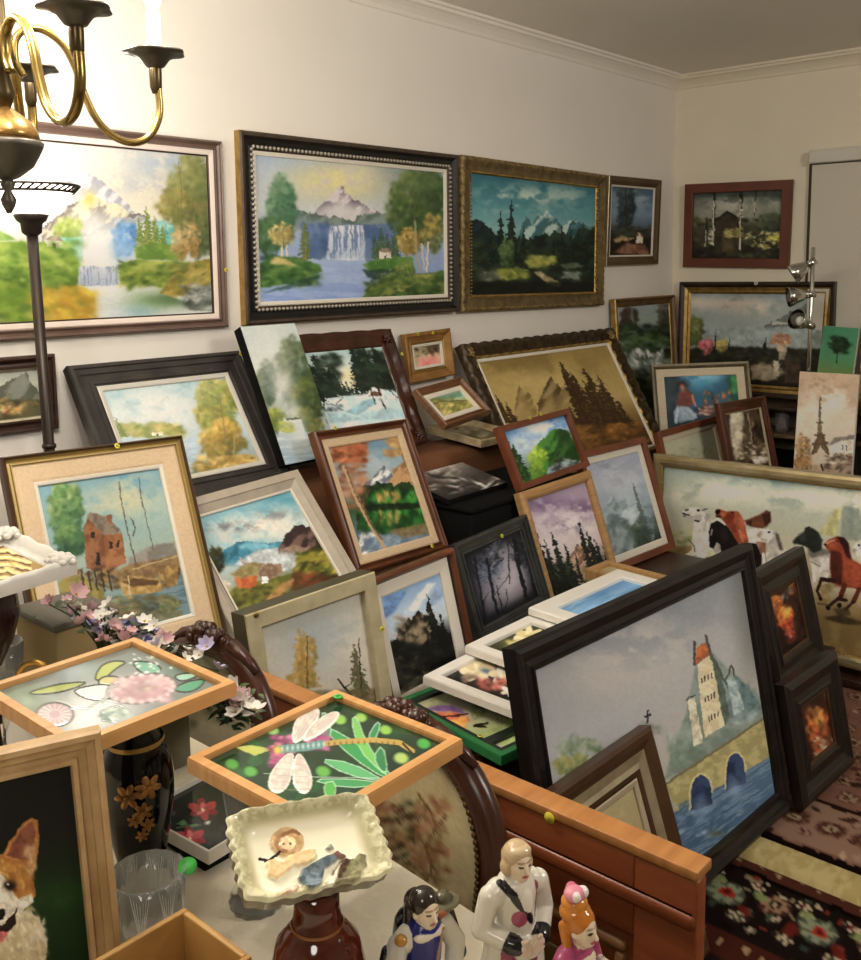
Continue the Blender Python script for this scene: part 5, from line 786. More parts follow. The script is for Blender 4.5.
picture('little painting of women in red dresses in a wide gold frame', (-2.004, -.048, 1.174, .264, .185, .3, 6, 2.2), .046, 'scoop', [mat('gold_brown', '8a6434', .4, .3, 'a87c44', 20), GOLD], p_red_dress, (220, 300, 3.5875), .022, [(.010, IVORY)], mids=two(.7, 0), stick=[(418, 334), (433, 333)], gain=1.25)
# ---- along the sofa back
ROW = 'paintings leaning along the left wall'
picture('golden grove landscape in a wide dark stepped frame leaning on the wall', (-3.191, -.176, 1.068, .568, .448, -.5, 33.2, .3), .068, 'step', [mat('charcoal_wood', '2e2b2a', .35, 0, '3f3b38', 14, bump=.1)], p_golden_grove, ZE, .03, [(.014, mat('silver_white', 'c8c4ba', .5))], stick=[(241, 354)], gain=.95)
canvas_thing('tall narrow unframed canvas of a misty lake with black edges', nearer((-2.829, -.200, 1.130, .218, .449, .1, 25.4, .2), .985), p_mist_lake, ZF, gain=.8, depth=.035)
picture('snowy wood with a cabin in a dark carved brown frame with rounded corners', (-2.474, -.146, 1.092, .481, .435, -.7, 25.1, -.4), .062, 'scoop', [wood('carved_walnut', '32190f', '4c281a', .3, 10)], p_snow_wood, ZF, .03, seg=40, dis=carve(.0014, .11, .003), corners=(wood('carved_walnut', '32190f', '4c281a', .3, 10), .026), stick=[(402, 354)], gain=1.15)
picture('small country lane painting in a brown frame tilted below the red dresses painting', nearer((-2.077, -.226, 1.023, .298, .181, 2.7, 47.5, 4.6), .985), .03, 'scoop', [MIDBR, GOLD], p_country_lane, ZG, .022, [(.018, IVORY)], mids=two(.8, 0), gain=1.2)
picture('small study in a white carved frame lying under the country lane painting', (-1.975, -.235, .902, .235, .26, 0, 84, 0), .03, 'scoop', [mat('cream_gold', 'cfc0a0', .5, 0, 'b49c6c', 30, bump=.5, bscale=60)], p_small_study, ZG, .018, gain=1.1)
picture('large sepia painting of jagged peaks in an ornate black and gold scalloped frame', (-1.288, -.230, .920, 1.091, .666, -1.8, 29.6, .6), .068, 'scoop', [mat('black_gold_carving', '2a1e14', .35, .2, '4a3a24', 30, bump=.7, bscale=50), mat('dark_gold_scroll', '4a3a20', .4, .5, '2c2014', 40, bump=.6, bscale=60), GOLD], p_sepia_peaks, ZG, .035, [(.013, IVORY)], mids=mid3, seg=70, dis=carve(.004, .07, .007), corners=(GOLDW, .03), gain=1.2)
picture('green peaks with bright bushes in a thin red-brown frame, two yellow stickers on top', (-2.020, -.593, .883, .442, .224, 1.7, 23.8, 1.5), .022, 'flat', [wood('cedar_frame', '5f301c', '7a4328', .4, 9)], p_green_peaks, ZG, .02, stick=[(530, 418), (541, 414)], gain=1.15, seed=3)
picture('mauve dusk with dark pines in a light tan wooden frame', (-2.085, -.747, .604, .425, .389, .1, 19.1, .7), .034, 'round', [TANW], p_mauve_dusk, ZJ, .022, stick=[(539, 552)], gain=1.3)
picture('grey misty mountain painting in a red-brown frame with a cream liner', (-1.595, -.675, .622, .458, .450, -1.9, 19.3, -.3), .026, 'flat', [wood('cedar_frame', '5f301c', '7a4328', .4, 9)], p_grey_mist, ZG, .02, [(.026, IVORY)], gain=1.35)
picture('pale marsh painting in a red-brown frame with cream liner behind the galloping horses', (-.861, -.591, .664, .548, .318, -2, 14.8, 1.1), .026, 'flat', [wood('cedar_frame', '5f301c', '7a4328', .4, 9)], p_pale_marsh, ZH, .02, [(.024, CREAM)], gain=1.5)
picture('dark narrow alley painting in a mid-brown frame standing left of the tower canvas', (-.663, -.753, .690, .385, .461, -7.2, 13.5, -.1), .055, 'step', [wood('dark_cedar', '42200f', '5a2f1c', .4, 9), mat('dull_cream_lip', 'a89a80', .5)], p_dark_alley, ZH, .025, mids=lambda n: [0]*(n-3)+[1]*3, gain=1.6)
picture('blue night scene with a seated figure in a grey-gold frame with a wide cream liner', (-.505, -.450, .755, .463, .606, -52.5, 19.9, 2), .024, 'bevelin', [mat('grey_gold', '5f5640', .45, .3, '7a6e52', 20)], p_night_cafe, ZH, .022, [(.036, CREAM)], gain=1.3)
picture('dim garden painting with a white cascade in a gold frame in the room corner', (-.357, -.078, .900, .583, .905, -1.4, 4.2, .6), .044, 'scoop', [GOLD, mat('brown_gold', '5d4526', .45, .3, '755a34', 20)], p_dim_garden, ZD, .025, mids=lambda n: [0, 0]+[1]*(n-4)+[0, 0], gain=1.6)
# ---- standing on the low shelf
ROW = 'pictures standing by the right wall'
picture('wide lake terrace painting with flowers in a dark frame with gold inner edge', (-.050, -.470, 1.133, .808, .578, -89.9, 1.4, .2), .062, 'scoop', [mat('dark_umber', '241a10', .4, .1, '38291a', 15), GOLD], p_lake_terrace, ZD, .03, mids=lambda n: [0]*4+[1]*(n-4), gain=1.4, stick=[(756, 283, IVORY, .010)])
canvas_thing('small green canvas with a single dark tree behind the chrome spot lamp', (-.150, -.922, 1.030, .165, .375, -91.2, 8.9, -2.1), p_green_palm, ZD, IVORY, .02, gain=1.05)
picture('ornate gold framed picture cut by the right edge of the photo above the tower canvas', (-.130, -1.121, 1.040, .199, .390, -90, 3, 1), .04, 'scoop', [GOLDW], p_plain_tan, (600, 200, 3), .025, seg=24, dis=carve(.003, .03, .003), gain=1.3)
canvas_thing('sepia canvas of an iron lattice tower above rooftops', (-.505, -1.007, .741, .252, .590, -89.6, 5.4, .3), p_tower_sepia, ZH, IVORY, .02, gain=1.55)
picture('black framed picture with white liner right of the tower canvas', (-.420, -1.292, .741, .300, .590, -89, 5, 0), .03, 'flat', [BLACK], p_plain_tan, (600, 300, 3), .022, [(.05, IVORY)], gain=1.3)
picture('galloping horses under a cloudy sky in a wide champagne gold frame', (-1.249, -1.103, .404, 1.094, .689, -94.1, 5.1, 1.8), .048, 'round', [mat('champagne_gold', 'b8a678', .26, .6, 'd0bf94', 12), mat('pale_gilt_rim', 'b5a888', .35, .5), GOLD], p_horses, ZQ, .03, mids=lambda n: [1, 1]+[0]*(n-4)+[2, 2], beads=(.046, .012, .0035, GOLD), gain=1.5, res=1.3)
# ---- middle row
ROW = 'paintings leaning along the left wall'
picture('harbour painting with a tall brick mill and masts in a wide tan linen frame', (-3.631, -.544, .872, .439, .500, -4, 22, -.9), .022, 'ogee', [wood('umber_frame', '33200f', '4a3018', .4, 9), mat('soft_gold_slip', 'a8925c', .4, .5)], p_harbour, ZE, .026, [(.042, LINEN), (.009, IVORY)], mids=lambda n: [0]*(n//2)+[1]*(n-n//2), stick=[(117, 446)], gain=.88, sat=.9)
picture('lakeside village with an orange cottage in a wide pale grey-beige flat frame', (-3.196, -.547, .772, .445, .409, .6, 39.8, 2.8), .046, 'bevelin', [mat('grey_beige_frame', 'aa9f90', .5, 0, 'b8ad9e', 30, bump=.1)], p_orange_house, ZI, .03, [(.006, IVORY)], gain=.92)
picture('autumn mountain lake with a leaning trunk in a brown frame with tan liner', (-2.713, -.484, .835, .406, .432, 1.8, 25.2, -1.8), .026, 'ogee', [wood('walnut_step', '4c2a18', '6a3e26', .35, 9)], p_autumn_lake, ZF, .026, [(.026, LINEN)], stick=[(335, 428), (432, 546)], gain=1.1)
# ---- front row
ROW = 'paintings in the front row'
picture('sparse autumn pines in a deep silver-gilt box frame', (-3.395, -.965, .612, .346, .381, -6.8, 7.5, 3.1), .036, 'flat', [mat('old_silver_gilt', 'b0a684', .4, .15, 'c4ba98', 25, bump=.1), mat('olive_silver_side', '4c4732', .5, .3)], p_autumn_pines, ZI, .055, mids=lambda n: [1]+[0]*(n-1), stick=[(256, 615, GOLD), (382, 629)], gain=1.15)
picture('black crag against blue sky with a white mat in a thin brown frame', (-3.018, -.924, .592, .328, .352, -.4, 12.9, 2.2), .016, 'round', [wood('walnut_step', '4c2a18', '6a3e26', .35, 9)], p_black_crag, ZI, .02, [(.004, DKBROWN), (.034, mat('mat_board', 'ddd6c8', .8))], gain=1.25)
picture('dark forest clearing with bare trunks in a black and grey stepped frame', nearer((-2.459, -.752, .563, .394, .302, 2.9, 18.4, 1.5), .975), .042, 'step', [mat('graphite_frame', '2a2c2a', .35, .1, '3f423e', 14)], p_dark_wood, ZJ, .025, stick=[(502, 536)], gain=1.3, seed=5)
# ---- leaning on the low table
ROW = 'paintings standing on the rug'
picture('large painting of a castle tower and stone bridge in a heavy black frame', (-2.752, -1.478, .3835, 1.028, .734, -2.9, 11.1, .1), .064, 'ogee', [BLACK], p_bridge, ZK, .032, gain=1.45, res=1.25, stick=[])
picture('fiery orange scene in a wide black frame, upper of two beside the bridge painting', (-1.771, -1.377, .384, .396, .379, .1, 13.8, -.1), .085, 'ogee', [mat('black_brown', '130e0c', .4, 0, '1f1612', 12)], p_fire_street, (700, 560, 5.35), .035, [(.012, wood('umber_frame', '33200f', '4a3018', .4, 9))], gain=1.0)
picture('dark orange scene in a wide black frame, lower of two, standing on the rug', (-2.052, -1.578, .189, .368, .339, -1.4, 12.2, -1.6), .085, 'ogee', [mat('black_brown', '130e0c', .4, 0, '1f1612', 12)], p_lantern_street, (700, 640, 3), .035, [(.010, wood('umber_frame', '33200f', '4a3018', .4, 9))], gain=1.1)
picture('plain tan picture in a brown frame with a silver scoop leaning against the bridge painting', (-3.115, -1.574, .256, .400, .494, -1.2, 18.1, .5), .085, 'scoop', [wood('umber_frame', '3a2412', '543820', .4, 9), SILVER], p_plain_tan, ZK, .03, [(.014, mat('dull_cream_lip', 'a89a80', .5))], mids=lambda n: [0]*4+[1]*2+[0]*(n-6), gain=1.3)
# ---- lying flat behind the long wooden board
def flat_frame(label, pose, rail, m, fns, zoom, divs=(1,), inner=None, name='flat_framed_picture', depth=.016, stick=(), gain=1.2, cat='picture', glossy=False, style='flat', seed=1, group=None, relief=0, sat=.9, rec=.005):
    x, y, z, w, h = pose[:5]; mw = pose_matrix(*pose); e = thing(name, label, cat, mw=mw, group=group); bpy.context.view_layer.update()
    fo = frame_part(e, 'frame', w, h, rail, depth, style, [m], rec=rec)
    y1 = h-rail
    for k, fn in enumerate(fns):
        y0 = y1-(h-2*rail)*divs[k]; q = 0
        if inner:
            q = inner[0]; mb = MB(); mb.box(-w/2+rail, w/2-rail, y1-q, y1, -.006, .002); mb.box(-w/2+rail, w/2-rail, y0, y0+q, -.006, .002); mb.box(-w/2+rail, -w/2+rail+q, y0+q, y1-q, -.006, .002); mb.box(w/2-rail-q, w/2-rail, y0+q, y1-q, -.006, .002); mb.build('inner_slip', inner[1], e)
        painted_panel('picture_panel', mw, -w/2+rail+q-.001, w/2-rail-q+.001, y0+q-.001, y1-q+.001, -rec-.002, fn, zoom, M_GLOSS if glossy else M_PRINT, e, gain, seed+k, sat, relief)
        y1 = y0
    for st in stick: sticker(fo, mw, st[:2], st[2] if len(st) > 2 else YEL, st[3] if len(st) > 3 else .006, .005)
    return e
flat_frame('bright green framed double picture panel lying under the nearest white framed picture', (-3.128, -1.192, .502, .22, .344, -7.6, 89.3, 0), .017, mat('green_lacquer', '1f6a38', .3, 0, '2a7a44', 10), [p_green_panel, p_green_panel], (380, 680, 6.15), (.83, .17), (.012, mat('black_green', '16241a', .4)), stick=[(480, 736)], gain=1.1)
M_TILEWHITE = mat('white_gloss_frame', 'e6e2da', .35)
flat_frame('white framed cream magnolia picture lying nearest in the fan of three white frames', (-3.033, -1.166, .552, .249, .253, .7, 88, 1.2), .030, M_TILEWHITE, [p_magnolia], (410, 560, 3.444), depth=.014, gain=1.25, group=None)
flat_frame('white framed pale flower picture, middle of the fan of three white frames', (-2.865, -1.150, .576, .27, .225, .7, 88, 0), .032, M_TILEWHITE, [p_magnolia_b], (410, 560, 3.444), depth=.014, gain=1.25)
flat_frame('white framed blue picture, farthest of the fan of three white frames', (-2.520, -1.168, .600, .44, .25, -1, 88, 0), .052, M_TILEWHITE, [p_blue_strip], (410, 560, 3.444), depth=.014, gain=1.25)
flat_frame('light wooden frame edge lying just beyond the three white framed panels', (-2.235, -1.10, .575, .12, .34, -2, 89, 0), .022, TANW, [p_plain_tan], ZK, depth=.03)
canvas_thing('unframed canvas of dark rapids lying on the black case', (-2.355, -.466, .806, .32, .20, 2, 77, 0), lambda p: (p.grad((0, '8a8078'), (.35, '5a5450'), (1, '2a2826')), p.clouds('d0ccc8', 140, 530, 60, 20, .9, 8, .42), p.dabs(60, (90, 540, 340, 600), 9, ['2a2422', 'c8c2bc', '4c4440', 'e0dcd8', '6a5f58'], .75, -.15, 5)), ZG, BLACKEDGE, .018, gain=1.2)
# ------------------------------------------------------------------ the room
WALLM = mat('warm_white_wall', 'e8e3da', .9, 0, 'ece7df', 3, bump=.06, bscale=120)
WALLR = mat('beige_wall', 'e2d9c4', .9, 0, 'e6deca', 3, bump=.06, bscale=120)
CEILM = mat('ceiling_paint', 'ebe6db', .95, 0, 'eee9df', 2)
CARPET = mat('brown_carpet', '4a382a', .95, 0, '5a4634', 60, bump=.4, bscale=200)
XB, YB, ZT = -7.2, -4.8, 2.478
def sbox(name, *a, m=WALLM, bev=0, parent=None, ms=True):
    o = MB().box(*a, 0, bev).build(name, m, parent)
    return struct(o) if parent is None else o
sbox('floor', XB, 0, YB, 0, -.1, 0, m=CARPET); sbox('ceiling', XB, 0, YB, 0, ZT, ZT+.1, m=CEILM)
sbox('wall_left', XB, .1, 0, .1, 0, ZT, m=WALLM); sbox('wall_right', 0, .1, YB, 0, 0, ZT, m=WALLR)
sbox('wall_rear', XB, .1, YB-.1, YB, 0, ZT, m=WALLR); sbox('wall_near', XB-.1, XB, YB, 0, 0, ZT, m=WALLR)
CROWN = [(0, -.066), (.006, -.062), (.012, -.05), (.026, -.036), (.040, -.026), (.052, -.022), (.056, -.012), (.066, -.010), (.068, 0), (0, 0)]
def crown(name, along, L, m):
    mb = MB(); n = len(CROWN); vs = []
    for t in (0, 1):
        for d, z in CROWN:
            q = L*t if t else -d
            vs.append((q, -d, ZT+z) if along == 'x' else (-d, q, ZT+z))
    f = [[k, (k+1) % n, n+(k+1) % n, n+k] for k in range(n)]
    mb.add(vs, f if along == 'y' else [q[::-1] for q in f]); return struct(mb.build(name, m))
crown('trim_1', 'x', XB, CEILM); crown('trim_2', 'y', YB, WALLR)
struct(MB().box(XB, 0, -.014, 0, 0, .09, 0, .004).build('baseboard_left', IVORY)); struct(MB().box(-.014, 0, YB, -.014, 0, .09, 0, .004).build('baseboard_right', IVORY))
w1 = bpy.data.objects.new('window_1', None); COL.objects.link(w1); w1.location = (0, -1.5, 1.4); struct(w1); bpy.context.view_layer.update()
BLIND = mat('pale_blind', 'cdc7b8', .8, 0, 'd1cbbd', 200)
def wch(name, mb, m): o = mb.build(name, m); o.parent = w1; o.matrix_parent_inverse = w1.matrix_world.inverted(); return o
wch('blind_header', MB().box(-.065, -.002, -2.4, -.728, 1.978, 2.040, 0, .006), mat('blind_header_paint', 'd6d2c6', .6))
mb = MB()
for k in range(56):
    z = 1.972-k*.0205; mb.box(-.030-.004, -.026, -2.38, -.735, z-.0207, z, 0)
wch('blind_fabric', mb, BLIND); wch('gap_shade_sheet', MB().box(-.02, -.003, -2.4, -.716, .80, 1.98), mat('gap_shade_paint', '4a4232', .9))  # flat dark sheet, colour stands in for the shaded gap beside the blind

# ---- rugs
def rug(name, label, x0, x1, y0, y1, fn, h=.008, parent=None, res=.0085, z=0, gain=1.0):
    W = int((x1-x0)/res); H = int((y1-y0)/res); U, V = np.meshgrid(np.linspace(0, 1, W), np.linspace(0, 1, H))
    X = x0+(x1-x0)*U; Y = y0+(y1-y0)*V; p = Painter(U, V, X*100, Y*100, (0, 0, 1), seed=9); fn(p)
    edge = np.minimum(np.minimum(U*(x1-x0), (1-U)*(x1-x0)), np.minimum(V*(y1-y0), (1-V)*(y1-y0)))
    Z = z+h*sst(0, .012, edge)+.0012*(fbm(X, Y, .012, 3, 2)-.5)
    o = grid_mesh(name, np.stack([X, Y, Z], -1), p.out(gain), M_WOOL, parent); return o
def motif(p, x, y, r, cols, n=6, seed=0):
    a0 = p.rs.uniform(0, 3)
    p.dab(x, y, r*1.15, r*1.15, 0, cols[0], .9, 3)
    for k in range(n):
        a = a0+6.283*k/n; p.dab(x+r*.72*math.cos(a), y+r*.72*math.sin(a), r*.38, r*.26, a, cols[1], .95, 3)
    p.dab(x, y, r*.45, r*.45, 0, cols[2], .95, 3); p.dab(x, y, r*.2, r*.2, 0, cols[3 % len(cols)], .95, 3)
def p_far_rug(p):
    p.c[:] = hx('6f5347'); n = p.noise(6, 2, 3); p.mix(.5*sst(.45, .6, n), '7d6254'); rs = p.rs
    x0 = -240
    p.mix(((p.X < x0+26) & (p.X > x0+4)).astype(float), '80685a'); p.mix((p.X < x0+3).astype(float), '1c1412'); p.mix((np.abs(p.X-x0-27) < 1.2).astype(float), '2a1c18')
    for k in range(200):
        x = rs.uniform(x0+4, x0+120); y = rs.uniform(-250, -100); p.dab(x, y, rs.uniform(1, 2.4), rs.uniform(.7, 1.4), rs.uniform(0, 3), ['3a241f', '8e7868', '4f3028', '2c2420', 'a08c78'][rs.randint(5)], .85, 3)
    for k in range(16): motif(p, x0+15, -244+k*9.5, 3.4, ['6a4a40', '4a332b', '8f7c68', '3a2a26'], 8); motif(p, x0+9+(k % 2)*12, -239+k*9.5, 1.5, ['5a3c34', '8a7464', '3c2a26', '8a7464'], 5)
    for k in range(16):
        for j in range(10): motif(p, x0+34+j*8.5, -246+k*10+(j % 2)*5, 2.6, ['4f342c', '85705f', '33261f', '6f4438'], 7)
def p_near_rug(p):
    p.c[:] = hx('241c1a'); rs = p.rs; x1 = -250
    p.mix((p.X > x1-6.5).astype(float), '513228'); p.mix((np.abs(p.X-x1+7) < .8).astype(float), '15100e'); p.mix(((p.X < x1-31) & (p.X > x1-40)).astype(float), '4a2a22'); p.mix((p.X < x1-40).astype(float), '2c2220')
    for k in range(26): y = -225+k*5; p.dab(x1-3.2+(k % 2)*.8, y, 1.1, .6, .6, 'a8906c', .9, 3); p.dab(x1-35+(k % 2), y*1, 1.3, .8, .5, 'a48c6c', .9, 3)
    for k in range(240):
        x = rs.uniform(x1-30, x1-8); y = rs.uniform(-230, -100); p.dab(x, y, rs.uniform(.6, 1.4), rs.uniform(.5, 1), rs.uniform(0, 3), ['c0b098', '3f4a40', '7a3a30', '8c8068', '1a1614', '56604c'][rs.randint(6)], .9, 3)
    for k in range(12):
        y = -224+k*11; motif(p, x1-18+(k % 2)*3, y, (3.9, 3.2)[k % 2], (['5a6050', '8a9078', 'a03830', '5a2420'], ['4c332c', '9a7c64', '2c2420', 'b49c80'])[k % 2], 7)
        motif(p, x1-11.5, y+5.4, 1.6, ['3c302a', 'c4b49c', '7a3a30', 'c4b49c'], 5); motif(p, x1-25, y+5, 1.8, ['3c302a', 'bcaa90', '4a5444', 'c4b49c'], 5); p.dab(x1-21.5, y+5, 2.2, 1.3, .5, '6a2c26', .9, 3); p.dab(x1-14, y+3.6, 1.5, 1.5, 0, '8f9868', .9, 3)
    for k in range(160): x = rs.uniform(x1-120, x1-42); y = rs.uniform(-235, -100); p.dab(x, y, rs.uniform(1, 3), rs.uniform(.8, 1.8), rs.uniform(0, 3), ['6a2c26', '8a7a60', '3c463c', 'a8906c'][rs.randint(4)], .85, 3)
r = thing('patterned_rug', 'faded pinkish patterned rug with a beige end band under the galloping horses painting', 'rug', (-1.75, -1.9, 0)); bpy.context.view_layer.update()
o = rug('pile', None, -2.40, -.45, -2.75, -1.26, p_far_rug, .008); o.parent = r; o.matrix_parent_inverse = r.matrix_world.inverted()
def p_band(p): p.c[:] = hx('a89a70'); p.mix(.6*sst(.45, .6, p.noise(3, 5, 3, 1, 3)), '948558'); p.dabs(40, (-252, -270, -238, -100), 1.2, ['b8ac84', '85774e'], .6)
o = rug('end_band', None, -2.515, -2.40, -2.75, -1.26, p_band, .013, res=.006); o.parent = r; o.matrix_parent_inverse = r.matrix_world.inverted()
tag(rug('patterned_rug', None, -4.3, -2.517, -2.6, -1.26, p_near_rug, .007, gain=.72), 'dark floral rug with red and green flowers and a brown border, nearer the camera', 'rug')

# ---- sofa, low furniture behind
BROWNFAB = mat('brown_velvet', '7d5238', .85, 0, '8a5e42', 5, bump=.15, bscale=150, spec=.2)
s = thing('sofa', 'brown upholstered armless sofa along the left wall, buried under leaning paintings', 'sofa', (-2.63, -.36, 0)); bpy.context.view_layer.update()
def child(par, name, mb, m): o = mb.build(name, m); o.parent = par; o.matrix_parent_inverse = par.matrix_world.inverted(); return o
child(s, 'base', MB().box(-3.42, -1.845, -.645, -.06, .08, .42, 0, .03), BROWNFAB)
child(s, 'backrest', MB().box(-3.42, -1.845, -.31, -.06, .42, .857, 0, .05), BROWNFAB)
for k in range(2):
    x0 = -3.42+k*.7875; child(s, 'seat_cushion', MB().box(x0+.005, x0+.782, -.655, -.315, .42, .612, 0, .04), BROWNFAB)
for x in (-3.35, -1.91):
    for y in (-.6, -.12): child(s, 'foot', MB().lathe([(.02, 0), (.025, .08)], (x, y, 0), 12), DKBROWN)
def table(name, label, x0, x1, y0, y1, z, th, lw, m, legs=None, cat='table'):
    t = thing(name, label, cat, ((x0+x1)/2, (y0+y1)/2, 0)); bpy.context.view_layer.update()
    child(t, 'tabletop', MB().box(x0, x1, y0, y1, z-th, z, 0, .006), m)
    for x, y in (legs or [(a, b) for a in (x0+.04, x1-.04) for b in (y0+.04, y1-.04)]): child(t, 'leg', MB().box(x-lw, x+lw, y-lw, y+lw, 0, z-th, 0, .005), m)
    return t
table('side_table', 'small dark side table under the harbour painting', -3.92, -3.44, -.71, -.42, .612, .025, .02, DKBROWN)
table('low_table', 'long low dark table carrying the front row of leaning paintings', -3.50, -1.42, -1.225, -.735, .407, .03, .025, DKBROWN, [(x, y) for x in (-3.45, -2.62) for y in (-1.18, -.77)])
c = thing('black_case', 'flat black case on the sofa seat with an unframed canvas on it', 'case', (-2.1, -.5, .632)); bpy.context.view_layer.update()
child(c, 'case_body', MB().box(-2.50, -1.86, -.652, -.33, .614, .745, 0, .012), BLACKEDGE); child(c, 'case_lid', MB().box(-2.503, -1.857, -.655, -.328, .747, .765, 0, .008), BLACKEDGE)
c = thing('low_chest', 'low dark wooden chest in the corner under the leaning paintings', 'chest', (-.8, -.7, 0)); bpy.context.view_layer.update()
child(c, 'chest_body', MB().box(-1.125, -.395, -1.47, -.20, .069, .40, 0, .008), DKBROWN); child(c, 'chest_lid', MB().box(-1.13, -.39, -1.475, -.195, .40, .44, 0, .012), REDBR)
b2 = thing('blanket_chest', 'dark chest hidden under the sepia peaks painting', 'chest', (-1.5, -.3, 0)); bpy.context.view_layer.update()
child(b2, 'chest_body', MB().box(-1.82, -1.21, -.43, -.07, .0, .58, 0, .008), DKBROWN); child(b2, 'chest_lid', MB().box(-1.825, -1.205, -.435, -.06, .58, .602, 0, .01), REDBR)
for x in (-1.06, -.46):
    for y in (-1.4, -.28): child(c, 'foot', MB().lathe([(.025, 0), (.03, .03), (.02, .06)], (x, y, .0095), 12), DKBROWN)
c = thing('shelf_unit', 'low dark shelf unit standing along the right wall below the lake terrace painting', 'shelf', (-.2, -.8, 0)); bpy.context.view_layer.update()
SHM = wood('shelf_walnut', '2c1d12', '3f2a1a', .4, 9)
for y in (-1.50, -.165): child(c, 'side_panel', MB().box(-.265, -.025, y, y+.022, 0, .815, 0, .003), SHM)
for z, nm in ((.815, 'top_board'), (.685, 'shelf_board'), (.35, 'shelf_board'), (.05, 'shelf_board')): child(c, nm, MB().box(-.275 if nm == 'top_board' else -.26, -.025, -1.51 if nm == 'top_board' else -1.478, -.14 if nm == 'top_board' else -.165, z, z+.02, 0, .004), SHM if nm == 'top_board' else mat('worn_tan_shelf', '7f6848', .5, 0, '8f7856', 9))
child(c, 'back_panel', MB().box(-.03, -.02, -1.5, -.14, .03, .815), mat('shelf_back', '8f8874', .9))
mb = MB(); mb.lathe([(.026, 0), (.030, .02), (.034, .095), (.0315, .095), (.027, .022), (.001, .012)], (-.19, -.695, .7055), 24)
tag(mb.build('glass_tumbler', glass('clear_glass')), 'clear glass tumbler standing on the shelf under the lake terrace painting', 'glass')
tag(MB().box(-.24, -.06, -1.0, -.55, .37, .60, 0, .01).build('storage_box', BLACKEDGE), 'black box on the shelf below the glass tumbler', 'box')
def crate(label, x0, x1, y0, y1, z0, z1, m, name='wooden_crate', cat='crate'):
    t = thing(name, label, cat, ((x0+x1)/2, (y0+y1)/2, z0)); bpy.context.view_layer.update(); n = 3; hh = (z1-z0-.02)/n
    mb = MB()
    for k in range(n):
        a = z0+.01+k*hh
        for b in ((x0, x1, y0, y0+.012), (x0, x1, y1-.012, y1), (x0, x0+.012, y0, y1), (x1-.012, x1, y0, y1)): mb.box(*b, a, a+hh-.006, 0, .002)
    child(t, 'slats', mb, m); child(t, 'lid', MB().box(x0-.004, x1+.004, y0-.004, y1+.004, z1-.012, z1, 0, .003), m); child(t, 'bottom', MB().box(x0, x1, y0, y1, z0, z0+.01), m); return t
crate('low slatted crate behind the two black framed still pictures', -2.02, -1.45, -1.40, -1.235, .0095, .195, DKBROWN)
crate('flat brown carton under the fan of white framed panels', -2.99, -2.16, -1.225, -1.03, .409, .522, mat('carton', '7a5c3c', .85, 0, '866644', 10), 'carton', 'box')
crate('thin brown carton under the green framed picture', -3.22, -3.02, -1.215, -1.03, .409, .480, mat('carton', '7a5c3c', .85), 'carton', 'box')
tag(MB().box(-1.33, -1.19, -1.66, -.55, .0105, .042, 0, .004).build('wooden_plank', DKBROWN), 'dark plank lying under the galloping horses frame', 'plank')

# ---- long panelled board behind the chairs
b = thing('panelled_board', 'long orange-brown wooden board with moulded recessed panels standing on edge behind the chairs', 'wooden board', (-3.73, -1.57, 0)); bpy.context.view_layer.update()
CHERRY = wood('cherry_panel', '743a1e', '8c4a28', .35, 7, (1, 1, 6)); CAPW = wood('pine_cap', 'a06a38', 'b88048', .45, 9, (1, 7, 1))
Y0, Y1 = -2.022, -1.11
mb = MB(); mb.box(-3.742, -3.728, Y0+.01, Y1-.01, .0095, .78); child(b, 'core_panel', mb, CHERRY)
mb = MB(); mb.box(-3.757, -3.733, Y0, Y0+.085, .0095, .775, 0, .003); mb.box(-3.757, -3.733, Y1-.085, Y1, .0095, .775, 0, .003); mb.box(-3.757, -3.733, Y0+.085, Y1-.085, .665, .775, 0, .003); mb.box(-3.757, -3.733, Y0+.085, Y1-.085, .0095, .16, 0, .003); child(b, 'front_rails', mb, CHERRY)
child(b, 'top_cap', MB().box(-3.760, -3.722, Y0-.001, Y1+.002, .777, .79, 0, .0015), CAPW)
child(b, 'top_moulding', MB().box(-3.768, -3.757, Y0, Y1, .715, .735, 0, .005), CHERRY)
mb = MB()
for (ya, yb) in ((Y0+.10, -1.60), (-1.56, Y1-.10)):
    q = .016
    for x in ((ya, yb, .645-q, .645), (ya, yb, .17, .17+q), (ya, ya+q, .17+q, .645-q), (yb-q, yb, .17+q, .645-q)): mb.box(-3.752, -3.733, x[0], x[1], x[2], x[3], 0, .006)
child(b, 'panel_moulding', mb, wood('light_cherry', '7d5636', '94693f', .4, 7))
mb = MB()
for (ya, yb) in ((Y0+.15, -1.65), (-1.51, Y1-.15)): mb.box(-3.745, -3.733, ya, yb, .22, .585, 0, .01)
child(b, 'raised_panel', mb, mat('olive_brown_panel', '5a4527', .4, 0, '6a5230', 6))
mb = MB(); mb.lathe([(.008, 0), (.008, .001)], (0, 0, 0), 18); M = Matrix.Translation((-3.764, -1.815, .780)) @ Matrix.Rotation(-1.57, 4, 'Y'); mb.xf(M); child(b, 'price_sticker', mb, YEL)

